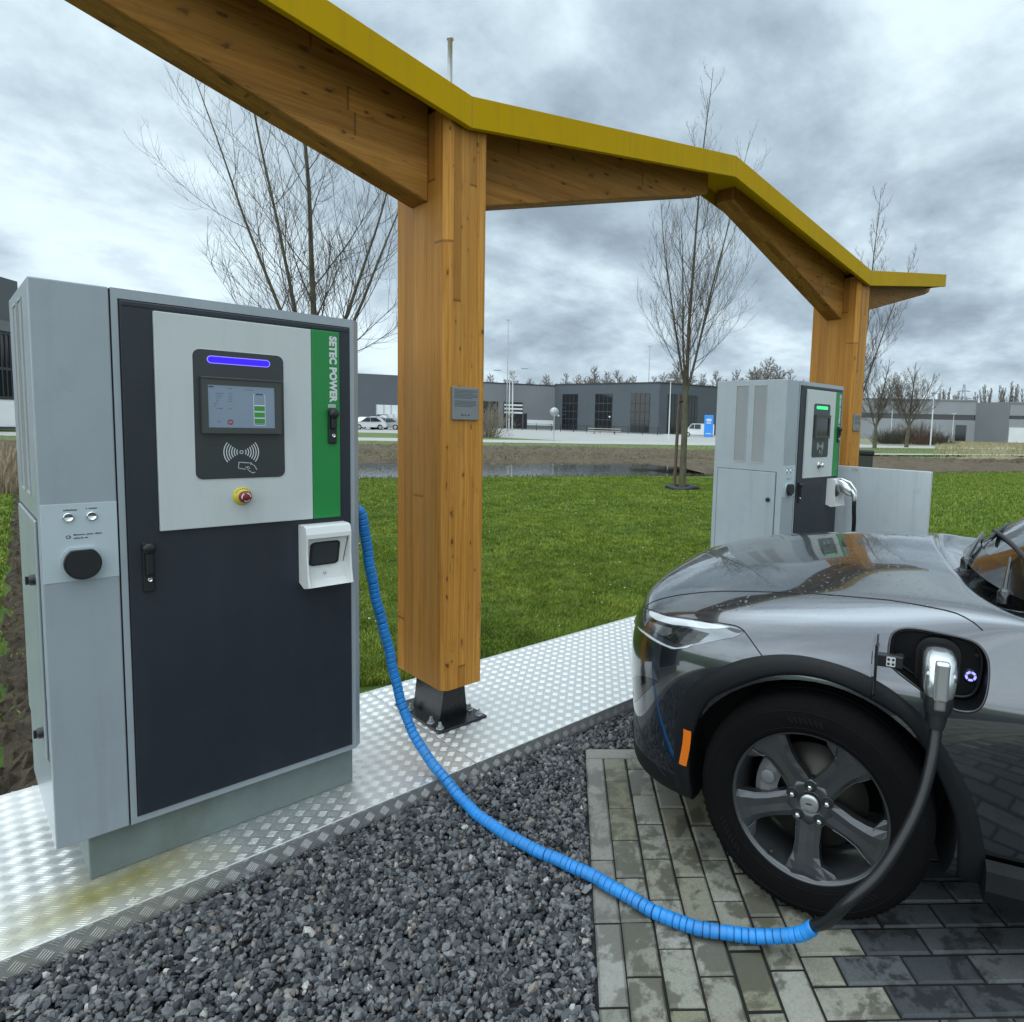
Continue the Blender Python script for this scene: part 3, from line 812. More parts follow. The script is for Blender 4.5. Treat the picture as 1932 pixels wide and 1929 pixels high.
    # touch screen in a proud bezel
    mb = MB(); X0, X1, Z0, Z1 = .4125, .6575, 1.429, 1.609; x0, x1, z0, z1 = .431, .638, 1.4485, 1.5875; yb = yo2-.017
    for a, b, c, d in ((X0, X1, z1, Z1), (X0, X1, Z0, z0), (X0, x0, z0, z1), (x1, X1, z0, z1)):
        mb.box(a, b, yb, yo2, c, d)
    mb.rbox(X0-.001, X1+.003, yb-.003, yo2, Z1-.0015, Z1+.004, .001, 1)
    bz = mb.build('screen_bezel', 'bezel', op)
    mb = MB(); ys = yo2-.009; mb.box(x0, x1, ys, ys+.002, z0, z1, 0)
    if busy:
        def ln(xa, xb, z, h, mi): mb.box(xa, xb, ys-.0006, ys, z-h/2, z+h/2, mi)
        ln(x0+.004, x0+.018, z1-.006, .005, 3)
        for k, (a, b) in enumerate(((.012, .036), (.012, .035), (.013, .028), (.014, .024), (.006, .018), (.005, .015), (.012, .035))):
            z = z1-.027-k*.0082
            for q in range(int((b-a)/.0034)):
                if rnd.random() < .85: ln(x0+.012+a+q*.0034, x0+.012+a+q*.0034+.0025, z, .0022, 3)
            if k in (0, 1, 2, 3, 6):
                for q in range(3): ln(x0+.062+q*.004, x0+.065+q*.004, z, .0018, 3)
        for q in range(4): ln(x0+.060+q*.0036, x0+.0625+q*.0036, z1-.010, .002, 3)
        for q in range(7): ln(x0+.114+q*.0036, x0+.1165+q*.0036, z1-.011, .002, 3)
        bx0, bx1 = x0+.139, x0+.176
        mb.prism(rrect(bx0, bx1, z0+.008, z1-.024, .004), fr(ys), 0, .0004, 1)
        mb.prism(rrect(bx0+.001, bx1-.001, z0+.009, z1-.025, .003), fr(ys), .0004, .0006, 0)
        mb.box(bx0+.006, bx1-.006, ys-.0009, ys, z1-.027, z1-.022, 3)
        for k in range(3):
            za = z0+.016+k*.0215; mb.box(bx0+.002, bx1-.002, ys-.0012, ys, za, za+.0155, 2)
            mb.box(bx0+.002, bx1-.002, ys-.0011, ys, za+.0165, za+.019, 1)
        mb.disc(.0095, lambda x, y, z: (x0+.066+x, ys-.0008, z0+.018+y), 24, 4); mb.box(x0+.061, x0+.071, ys-.0012, ys-.0006, z0+.0155, z0+.0205, 0)
        mb.tube([(x0+.028, ys-.0006, z0+.016), (x0+.032, ys-.0006, z0+.024), (x0+.036, ys-.0006, z0+.016)], .0006, 4, 3)
    mb.build('screen', ['screen' if busy else 'screenoff', 'scr_white', 'scr_green', 'scr_ink', 'scr_red'], op)
    # contactless card symbol
    mb = MB(); cx, cz = .5315, 1.3655
    def arc(r, a0, a1, w, n=16):
        o = []
        for k in range(n+1):
            a = a0+(a1-a0)*k/n; o.append((cx+(r+w/2)*math.cos(a), cz+(r+w/2)*math.sin(a)))
        for k in range(n, -1, -1):
            a = a0+(a1-a0)*k/n; o.append((cx+(r-w/2)*math.cos(a), cz+(r-w/2)*math.sin(a)))
        v = [(u, yo2-.0004, w_) for u, w_ in o]; m = len(o)
        mb.add(v, [(k, k+1, m-2-k, m-1-k) for k in range(n)])
    arc(.0052, 0, 2*PI, .0022, 24)
    for k in range(6):
        r = .0145+k*.0079
        for q in (0, PI): arc(r, q-.58-.03*k*.5, q+.58+.03*k*.5, .0029)
    def stroke(pts, w=.0011): mb.tube([(u, yo2-.0004, z) for u, z in pts], w, 4, 0, smooth=False)
    stroke([(.523, 1.331), (.562, 1.327), (.559, 1.321)]); stroke([(.523, 1.331), (.521, 1.311), (.543, 1.306)])
    stroke([(.543, 1.312), (.553, 1.315), (.558, 1.309), (.548, 1.309), (.556, 1.3), (.566, 1.292), (.573, 1.296)]); stroke([(.562, 1.325), (.572, 1.318), (.579, 1.304)])
    mb.build('card_symbol', 'iconwhite', op)
    # emergency stop
    ex, ez = .5315, 1.2145
    fe = lambda x, y, z: (ex+x, -.020-z, ez+y)
    mb = MB(); mb.lathe([(.0305, 0), (.0305, .004), (.026, .010), (.021, .016), (0.0001, .016)], 32, fe); es = mb.build('emergency_stop', 'yellowplastic' if busy else 'steel', T)
    mb = MB(); mb.lathe([(.011, .014), (.011, .024), (.0195, .027), (.0205, .034), (.017, .041), (.010, .044), (0.0001, .0445)], 32, fe); mb.build('stop_button', 'redplastic' if busy else 'chrome', es)
    mb = MB()
    for k in range(3):
        for q in range(7):
            a = 2*PI*k/3+q*.2; b = a+.2
            mb.add([(ex+r*math.cos(c), -.020-h, ez+r*math.sin(c)) for r, c, h in ((.0122, a, .0440), (.0152, a, .0427), (.0152, b, .0427), (.0122, b, .0440))], [(0, 1, 2, 3)])
    mb.build('stop_arrows', 'iconwhite', es); mb = MB()
    if busy:
        for k in range(10):
            a = math.radians(148-k*12.5); b = a-math.radians(7.)
            mb.add([(ex+r*math.cos(c), -.0315, ez+r*math.sin(c)) for r, c in ((.0236, a), (.0278, a), (.0278, b), (.0236, b))], [(0, 1, 2, 3)])
        mb.build('stop_lettering', 'ink', es)
    # holster: hollow box with a hood and a flared lower lip
    hx0, hx1, hz0, hz1 = .722, .888, .868, 1.096
    mb = MB(); dpt = .092
    side = [(0, hz0+.012), (-.045, hz0-.004), (-dpt*.97, hz0+.006), (-dpt*.86, hz0+.050), (-dpt*.78, hz0+.12), (-dpt*.80, hz1-.030), (-dpt*.72, hz1-.006), (-dpt*.55, hz1), (0, hz1)]
    th = .006
    for xa in (hx0, hx1-th):
        mb.prism([(y, z) for y, z in side], lambda u, w, d: (d, -.006+u, w), xa, xa+th)
    cross = lambda pl, m=0: [mb.add([(hx0+th, -.006+a[0], a[1]), (hx1-th, -.006+a[0], a[1]), (hx1-th, -.006+b[0], b[1]), (hx0+th, -.006+b[0], b[1])], [(0, 1, 2, 3)], m) for a, b in zip(pl[:-1], pl[1:])]
    cross([(-dpt*.80, hz1-.045), (-dpt*.80, hz1-.030), (-dpt*.72, hz1-.006), (-dpt*.55, hz1), (0, hz1)])
    cross([(0, hz0+.012), (-.045, hz0-.004), (-dpt*.97, hz0+.006)])
    cross([(-.030, hz0+.02), (-.060, hz0+.006), (-dpt*.97, hz0+.006)])
    cross([(-dpt*.80, hz1-.045), (-dpt*.62, hz1-.048)])
    cross([(-dpt*.62, hz1-.048), (-.034, hz0+.080), (-.030, hz0+.02)])
    ho = fix_normals(mb.build('holster', 'holster', T))
    # slanting socket face in the holster
    def hp(u, v):  # u across 0..1, v up 0..1 on the slanted back
        y = -.006-.034-(dpt*.62-.034)*v; z = hz0+.080+(hz1-.048-hz0-.080)*v; return Vector((hx0+th+u*(hx1-hx0-2*th), y, z))
    nrm = Vector((0, -(hz1-.128-hz0), (dpt*.62-.034))).normalized()
    mb = MB(); o = rrect(.10, .80, -.06, .86, .12); n = len(o)
    for off0, off1, sc_, mi in ((-.004, .008, 1., 0), (.008, .0085, .86, 1)):
        v = [hp(.45+(u-.45)*sc_, .4+(w-.4)*sc_)+nrm*off0 for u, w in o]+[hp(.45+(u-.45)*sc_, .4+(w-.4)*sc_)+nrm*off1 for u, w in o]
        mb.add(v, [(i, (i+1) % n, n+(i+1) % n, n+i) for i in range(n)]+[tuple(range(n, 2*n))], mi)
    mb.build('holster_socket', ['blackplastic', 'glassblack'], ho)
    mb = MB()
    for q in ((hx0+.08, hz0+.045), ): mb.lathe([(.0055, 0), (.0055, .004), (0.0001, .005)], 12, lambda a, b, c, q=q: (q[0]+a, -.0385-c, q[1]+b))
    mb.build('holster_screw', 'steel', ho); mb = MB()
    p0 = hp(.93, .0)+nrm*.003; p1 = hp(.99, .95)+nrm*.003; mb.tube([p0, p1], .0012, 5)
    mb.build('holster_groove', 'gap', ho)
    return T
CH1 = charger('large grey charging station in the foreground with lit blue bar and empty white connector holster', .198, 2.463, True)
CH2 = charger('charging station behind the car hood with green lit bar and silver plug in its holster', 4.437, 2.463, False)

# ------------------------------------------------------------------ charging cables
def smooth_path(P, per=10):
    P = [Vector(p) for p in P]; out = []
    for i in range(len(P)-1):
        p0 = P[max(i-1, 0)]; p1 = P[i]; p2 = P[i+1]; p3 = P[min(i+2, len(P)-1)]
        for k in range(per):
            u = k/per; out.append(.5*((2*p1)+(-p0+p2)*u+(2*p0-5*p1+4*p2-p3)*u*u+(-p0+3*p1-3*p2+p3)*u**3))
    out.append(P[-1]); return out
def resample(P, step):
    L = [0.]
    for a, b in zip(P[:-1], P[1:]): L.append(L[-1]+(b-a).length)
    n = max(2, int(L[-1]/step)); out = []; j = 0
    for k in range(n+1):
        d = L[-1]*k/n
        while j < len(L)-2 and L[j+1] < d: j += 1
        u = (d-L[j])/max(1e-9, L[j+1]-L[j]); out.append(P[j].lerp(P[j+1], min(1, u)))
    return out
def sleeve_mesh(path, r, ring, mats, parent, name):
    pts = resample(smooth_path(path, 14), .0021); mb = MB(); L = 0; v = []; seg = 14
    rad = []; gap = []
    for i, p in enumerate(pts):
        if i: L += (p-pts[i-1]).length
        ph = ((L+.0025*math.sin(L*31.)+.0015*math.sin(L*97.)) % ring)/ring
        if ph < .17: rr_ = r*.82; g_ = 1
        else: rr_ = r*(1.0-.055*((ph-.17)/.83)); g_ = 0
        rad.append(rr_); gap.append(g_)
    pts = [p+Vector((.0030*math.sin(i*.021+1)+.0014*math.sin(i*.083), .0026*math.sin(i*.027), 0)) for i, p in enumerate(pts)]
    mb.tube(pts, rad, seg, 0)
    for i in range(len(pts)-1):
        if gap[i] and gap[min(i+1, len(pts)-1)]:
            for k in range(seg): mb.m[i*seg+k] = 1
    return mb.build(name, mats, parent)
CB = thing('charging_cable', 'long cable in blue spiral sleeve lying from the foreground charger to the plugged in car', 'charging cable', (1.165, 2.53, 0))
LOCAL = lambda pts, o: [Vector(p)-Vector(o.location) for p in pts]
blue_pts = [(1.150, 2.53, 1.13), (1.185, 2.53, 1.115), (1.205, 2.535, 1.06), (1.23, 2.55, .945), (1.27, 2.564, .758), (1.315, 2.565, .565), (1.357, 2.55, .345), (1.385, 2.495, .19), (1.400, 2.39, .085), (1.407, 2.275, .030), (1.422, 2.13, -.028), (1.424, 1.96, -.040), (1.448, 1.726, -.042), (1.512, 1.447, -.042), (1.542, 1.211, -.044), (1.575, 1.098, -.044), (1.628, 1.005, -.042), (1.690, .905, -.025), (1.727, .826, .012), (1.735, .785, .055)]
sleeve_mesh(LOCAL(blue_pts, CB), .0218, .0235, ['blue', 'bluegap'], CB, 'spiral_sleeve')

# ================================================================== TIMBER CANOPY
CAN = thing('timber_canopy', 'yellow edged timber canopy on two thick wooden posts', 'canopy', (1.76, 2.87, 0))
CO_ = Vector(CAN.location)
def canopy():
    lo = lambda p: (p[0]-CO_.x, p[1]-CO_.y, p[2])
    XV1, XP, XV2 = 1.752, 3.845, 6.10; XE = 8.12; XL = XV1-(XP-XV1)
    def zb(X):  # underside of the folded roof
        for (a, za), (b, zb_) in zip([(XL, 3.167), (XV1, 2.80), (XP, 3.167), (XV2, 2.828)], [(XV1, 2.80), (XP, 3.167), (XV2, 2.828), (XE, 3.15)]):
            if a-1e-6 <= X <= b+1e-6 or (X > XE and b == XE): return za+(zb_-za)*(X-a)/(b-a)
    YF, YB, HT = 2.60, 2.985, .136
    # roof: folded sheet with a deep front fascia, back edge and thin deck (hollow below)
    mb = MB(); xs = [XL, XV1, XP, XV2, XE]; th = .012; lip = .03
    prof = [(YF, 0), (YF, HT), (YB, HT), (YB, .02), (YB-th, .02), (YB-th, HT-.02), (YF+th+lip, HT-.02), (YF+th+lip, .0)]
    prof = [(YF, 0), (YF, HT), (YB, HT), (YB, .012), (YB-.008, .012), (YB-.008, .104), (YF+.010, .104), (YF+.010, .007), (YF+.032, .007), (YF+.032, 0)]
    n = len(prof); v = []
    for X in xs:
        for y, z in prof: v.append(lo((X, y, zb(X)+z)))
    f = []
    for i in range(len(xs)-1):
        for k in range(n): f.append((i*n+k, (i+1)*n+k, (i+1)*n+(k+1) % n, i*n+(k+1) % n))
    f.append(tuple(range(n))); f.append(tuple(range((len(xs)-1)*n+n-1, (len(xs)-1)*n-1, -1)))
    mb.add(v, f); roof = fix_normals(mb.build('roof', 'yellow', CAN))
    bv = roof.modifiers.new('b', 'BEVEL'); bv.width = .0025; bv.segments = 2; bv.limit_method = 'ANGLE'; bv.angle_limit = math.radians(50)
    M['endgrey'] = painted('end_plate', (.2, .17, .06), .5, .1)
    for X, e in ((XE, 1), (XL, -1)):
        mb = MB(); mb.add([lo((X+e*.004, y, zb(X)+z)) for y, z in ((YF+.004, .004), (YB-.004, .004), (YB-.004, HT-.004), (YF+.004, HT-.004))], [(0, 1, 2, 3)])
        mb.build('end_plate', 'endgrey', roof)
    # seam in the fascia at the two valleys
    for X in (XV1, XP, XV2, .5*(XV1+XP), .5*(XP+XV2)):
        mb = MB(); zz = zb(X); mb.box(X-.0012-CO_.x, X+.0012-CO_.x, YF-.0006-CO_.y, YF+.002-CO_.y, zz+.004, zz+HT-.004); mb.build('sheet_joint', 'endgrey', roof)
    # columns
    for (x0, x1, ztop) in ((1.652, 1.872, 2.83), (5.985, 6.212, 2.85)):
        y0, y1, zb0 = 2.65, 3.095, .19; c = .028
        mb = MB()
        pts = [(x0+c, y0), (x1-.008, y0), (x1, y0+.008), (x1, y1-.008), (x1-.008, y1), (x0+.008, y1), (x0, y1-.008), (x0, y0+c)]
        mb.prism(pts, lambda u, w, d: (u-x0, w-y0, d-zb0), zb0, ztop+.05)
        col = mb.build('column', 'wood_z', CAN); col.location = Vector(lo((x0, y0, zb0)))
        # steel shoe: tapered stub, base plate with anchor bolts
        xc, yc = (x0+x1)/2-.008, (y0+y1)/2-.035
        rel = lambda p: (p[0]-x0, p[1]-y0, p[2]-zb0)
        mb = MB(); mb.rbox(xc-.138, xc+.138, yc-.215, yc+.215, .001, .013, .002, 1)
        w0, w1, d0, d1 = .080, .056, .125, .130
        v = [rel((xc+sx*w, yc+sy*d, z)) for z, w, d in ((.012, w0, d0), (zb0+.002, w1, d1)) for sx, sy in ((-1, -1), (1, -1), (1, 1), (-1, 1))]
        mb.v = [rel(p) for p in mb.v]
        mb.add(v, [(0, 1, 5, 4), (1, 2, 6, 5), (2, 3, 7, 6), (3, 0, 4, 7)])
        mb.build('base_plate', 'blacksteel', col)
        for sx in (-1, 1):
            for sy in (-1, -.55, .55, 1):
                bx, by = xc+sx*.112, yc+sy*.182
                mb = MB(); f_ = lambda a, b, c_, bx=bx, by=by: rel((bx+a, by+b, .013+c_))
                mb.lathe([(.019, 0), (.019, .003), (.013, .003)], 16, f_)
                mb.lathe([(.0125, .003), (.0125, .014), (.008, .015), (.007, .030), (0.0001, .031)], 6, f_, smooth=False)
                mb.build('anchor_bolt', 'galv', col)
        # information plaque
        px0 = x0+.034; pz = 1.495
        mb = MB(); mb.v = []; mb.rbox(px0, px0+.147, y0-.012, y0-.0005, pz, pz+.153, .003, 2); mb.v = [rel(p) for p in mb.v]
        pq = mb.build('plaque', 'plaque', col)
        mb = MB(); g = random.Random(2)
        def row(z, xa, xb, h):
            x = xa
            while x < xb-.003:
                w = g.uniform(.004, .012); w = min(w, xb-x); mb.box(*[q for q in (x-x0, x+w-x0, -.0132, -.012)], z-zb0, z+h-zb0); x += w+.0022
        for k in range(7): row(pz+.138-k*.0062, px0+.010, px0+.137-(.03 if k in (2, 6) else 0), .0021)
        for k in range(5): row(pz+.088-k*.0062, px0+.012, px0+.132-(.02 if k == 4 else 0), .0021)
        M.setdefault('pink', mat('plaque_ink', (.085, .095, .10), .5)); mb.build('plaque_text', 'pink', pq)
        mb = MB(); mb.add([rel((px0+.050+a, y0-.0125, pz+.022+b)) for a, b in ((0, .008), (.006, .0055), (.006, .0), (0, -.003))], [(0, 1, 2, 3)])
        marks_mb(mb, .036, .0105, lambda u, w, d: rel((px0+.059+u, y0-.0125-d, pz+.0205+w)), 7); mb.build('plaque_logo', 'ink', pq)
    # laminated arms: deep at the post, shallow at the tip
    YA, YC = 2.80, 2.955
    def beam(xa, xb, zla, zlb, cut=.0, xt=None):
        mb = MB(); n = 12; top = []; bot = []; xt = xb if xt is None else xt
        for k in range(n+1):
            u = k/n; X = xa+(xt-xa)*u; top.append((X, zb(X)+.103)); X = xa+(xb-xa)*u; bot.append((X, zla+(zlb-zla)*u))
        if cut: 
            sgn = 1 if xb > xa else -1
            bot[-1] = (xb-sgn*.045, bot[-1][1]); bot.append((xb, bot[-1][1]+.05))
        pts = top+bot[::-1]
        if xb < xa: pts = pts[::-1]
        v = [(X-min(xa, xb), YA, z-2.4) for X, z in pts]+[(X-min(xa, xb), YC, z-2.4) for X, z in pts]; m = len(pts)
        f = [(i, (i+1) % m, m+(i+1) % m, m+i) for i in range(m)]+[tuple(range(m-1, -1, -1)), tuple(range(m, 2*m))]
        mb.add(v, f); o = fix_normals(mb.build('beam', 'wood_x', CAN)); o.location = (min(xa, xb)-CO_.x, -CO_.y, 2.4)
        b = o.modifiers.new('b', 'BEVEL'); b.width = .007; b.segments = 2; b.limit_method = 'ANGLE'; b.angle_limit = math.radians(30)
        return o
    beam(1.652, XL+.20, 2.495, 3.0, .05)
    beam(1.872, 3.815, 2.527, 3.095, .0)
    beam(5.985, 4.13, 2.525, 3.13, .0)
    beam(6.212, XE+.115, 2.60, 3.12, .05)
    # aerial standing on the roof behind the first post
    mb = MB(); ax, ay = 1.80-CO_.x, 2.86-CO_.y; zt = 2.93
    mb.lathe([(.012, zt), (.012, zt+.03), (.016, zt+.03), (.016, zt+.07), (.0115, zt+.075), (.0115, zt+.355), (.0165, zt+.358), (.0165, zt+.366), (0.0001, zt+.369)], 14, lambda a, b, c: (ax+a, ay+b, c))
    mb.tube([(ax+.012, ay-.01, zt), (ax+.03, ay-.02, zt+.03), (ax+.012, ay-.012, zt+.07)], .004, 6)
    mb.build('aerial', 'galv', CAN)
canopy()

# white guard panel beyond the second charger
mb = MB(); mb.rbox(-.022, .022, 0, .83, 0, 1.205, .004, 2)
gp = thing('guard_panel', 'low pale grey metal screen standing past the farther charger', 'guard panel', (5.62, 1.795, -.02))
M['guard'] = painted('guard_grey', (.52, .56, .58), .4, .04, dirt=.2); mb.build('panel', 'guard', gp)
for y in (.06, .77):
    mb = MB(); mb.rbox(-.05, .05, y-.04, y+.04, -.05, .012, .002, 1); mb.build('foot', 'galv', gp)
mb = MB(); g = random.Random(3)
for k in range(3): mb.rbox(-.0232, -.021, .60+k*.018, .607+k*.018, 1.165+g.uniform(-.01, .01), 1.19, .0004, 1)
mb.build('scuff', 'steel', gp)

# second cable, plug parked in the holster of the far charger
C2 = thing('charging_cable', 'black cable with silver plug hanging from the farther charger\'s holster', 'charging cable', (5.2, 2.35, 1.0))
pl_o = Vector(C2.location)
def plug(mb, o, d, up, s=1.):
    """a DC plug: chunky shell along d (towards the socket), grip falling away"""
    d = Vector(d).normalized(); up = Vector(up); side = d.cross(up).normalized(); up = side.cross(d)
    secs = [(-.02, .040, .050, 0), (.03, .044, .056, 0), (.07, .040, .052, -.004), (.11, .030, .036, -.012), (.13, .024, .026, -.018)]
    n = 14; v = []
    for a, w, h, dz in secs:
        for k in range(n):
            t_ = 2*PI*k/n; c, s_ = math.cos(t_), math.sin(t_)
            e = lambda q: math.copysign(abs(q)**.6, q)
            v.append(Vector(o)-d*a*s+side*(e(c)*w*s)+up*((e(s_)*h+dz)*s))
    f = [(i*n+k, i*n+(k+1) % n, (i+1)*n+(k+1) % n, (i+1)*n+k) for i in range(len(secs)-1) for k in range(n)]
    mb.add(v, f, 0, True); mb.add(v, [tuple(range(n-1, -1, -1)), tuple(range((len(secs)-1)*n, len(secs)*n))])
mb = MB()
oo = Vector((5.235, 2.385, 1.045))-pl_o
plug(mb, oo, (0, 1, .35), (0, -.35, 1), 1.)
mb.tube([oo+Vector((0, -.11, -.035)), oo+Vector((0, -.135, -.07)), oo+Vector((0, -.135, -.12))], [.030, .027, .024], 12)
mb.tube([oo+Vector((-.012, -.02, .05)), oo+Vector((-.012, -.10, .025)), oo+Vector((-.01, -.145, -.03)), oo+Vector((0, -.15, -.09))], .013, 8)
mb.build('plug', 'silver', C2)
mb = MB()
cp = [oo+Vector((0, -.135, -.11)), oo+Vector((.0, -.137, -.18)), oo+Vector((.012, -.14, -.32)), oo+Vector((.03, -.12, -.6)), oo+Vector((.03, -.08, -.85)), oo+Vector((.0, .02, -1.0)), oo+Vector((-.12, .05, -1.02)), oo+Vector((-.3, .07, -1.02)), oo+Vector((-.33, .09, -.9))]
mb.tube(resample(smooth_path(cp, 8), .02), .017, 10); mb.build('hose', 'cable', C2)

# ================================================================== CAR (axes: a forward, b to its left, z up; origin on the ground under the front axle)
HEAD = math.radians(112)
CF = np.array([math.cos(HEAD), math.sin(HEAD), 0]); CL = np.array([-CF[1], CF[0], 0])
CA = np.array([1.9, .904, .295])-.915*CL; CA[2] = -.07
def to_car(w): w = np.array(w)-CA; return Vector((float(w@CF), float(w@CL), float(w[2])))
def paint_mat():
    m = mat('car_paint', (.052, .056, .063), .27, 1., coat=1., coat_rough=.045); m.node_tree.nodes['Principled BSDF'].inputs['Coat IOR'].default_value = 2.0; t = NT(m)
    v = t.coord('Object')
    fl = t.n('ShaderNodeTexVoronoi'); fl.inputs['Scale'].default_value = 900.; t.l(v, fl.inputs['Vector'])
    sp = t.sep(fl.outputs['Color'])
    t.base(t.mix(.35, (.060, .067, .080), t.ramp(sp[0], [(0., (.038, .042, .052)), (1., (.105, .115, .132))])))
    # rain drops on the clear coat of the upward facing panels
    g = t.n('ShaderNodeNewGeometry'); up = t.sep(g.outputs['Normal'])[2]
    h = None
    for sc_, rad, thr in ((62., .30, .45), (118., .26, .62)):
        vo = t.n('ShaderNodeTexVoronoi', feature='F1'); vo.inputs['Scale'].default_value = sc_; t.l(v, vo.inputs['Vector'])
        c = t.sep(vo.outputs['Color'])
        r = t.math('MULTIPLY_ADD', c[1], rad, .05)
        d = t.math('SUBTRACT', 1., t.math('DIVIDE', vo.outputs['Distance'], r), clamp=True)
        d = t.math('MULTIPLY', t.math('SQRT', d), t.math('GREATER_THAN', c[0], thr))
        h = d if h is None else t.math('MAXIMUM', h, d)
    msk = t.n('ShaderNodeMapRange'); msk.inputs[1].default_value = .80; msk.inputs[2].default_value = .93; t.l(up, msk.inputs[0])
    h = t.math('MULTIPLY', h, msk.outputs[0])
    b = t.n('ShaderNodeBump'); b.inputs['Strength'].default_value = .55; b.inputs['Distance'].default_value = .003
    t.l(h, b.inputs['Height']); t.l(b.outputs['Normal'], t.b.inputs['Coat Normal'])
    b2 = t.n('ShaderNodeBump'); b2.inputs['Strength'].default_value = .25; b2.inputs['Distance'].default_value = .003
    t.l(h, b2.inputs['Height']); t.l(b2.outputs['Normal'], t.b.inputs['Normal'])
    return m
M['paint'] = paint_mat()
M['trim'] = painted('car_trim', (.008, .0085, .0095), .55, .15, scale=8.)
M['glosstrim'] = mat('gloss_black', (.006, .0065, .007), .12, coat=.6)
M['tyre'] = painted('tyre_rubber', (.0035, .0035, .0038), .85, .2, scale=6.)
for k_, sp_ in (('trim', .22), ('tyre', .12)): M[k_].node_tree.nodes['Principled BSDF'].inputs['Specular IOR Level'].default_value = sp_
M['rim'] = painted('rim_grey', (.08, .084, .088), .30, .1, metal=.75, coat=.4)
M['rimcut'] = painted('rim_cut', (.16, .165, .17), .22, .08, metal=.85)
M['disc'] = painted('brake_disc', (.055, .05, .045), .42, .15, metal=.7)
M['caliper'] = painted('caliper_grey', (.17, .175, .18), .5, .1, metal=.3)
M['well'] = mat('wheel_well', (.004, .004, .0045), .9)
M['carglass'] = mat('car_glass', (.012, .016, .015), .015, spec=.9, ior=1.62, coat=.6, coat_rough=.01)
M['lampglass'] = mat('lamp_glass', (.97, .98, .98), .01, spec=.5, coat=1., coat_rough=.01, ior=1.03)
t = NT(M['lampglass']); t.b.inputs['Transmission Weight'].default_value = 1.0
M['lampchrome'] = mat('lamp_chrome', (.22, .235, .25), .12, .9)
M['lampdark'] = mat('lamp_dark', (.008, .008, .008), .2, .0)
M['amber'] = mat('amber_lens', (.75, .17, .008), .25, coat=.5)
M['bluering'] = mat('ring_blue', (.1, .1, .5), .4, emit=(.30, .30, 1.0), estr=1.6)
M['seam'] = mat('panel_gap', (.003, .003, .0035), .7)
M['stickerwhite'] = mat('sticker_white', (.62, .64, .64), .5)

CAR = thing('parked_car', 'dark grey wet car with its front left charging flap open', 'car', tuple(CA), HEAD)
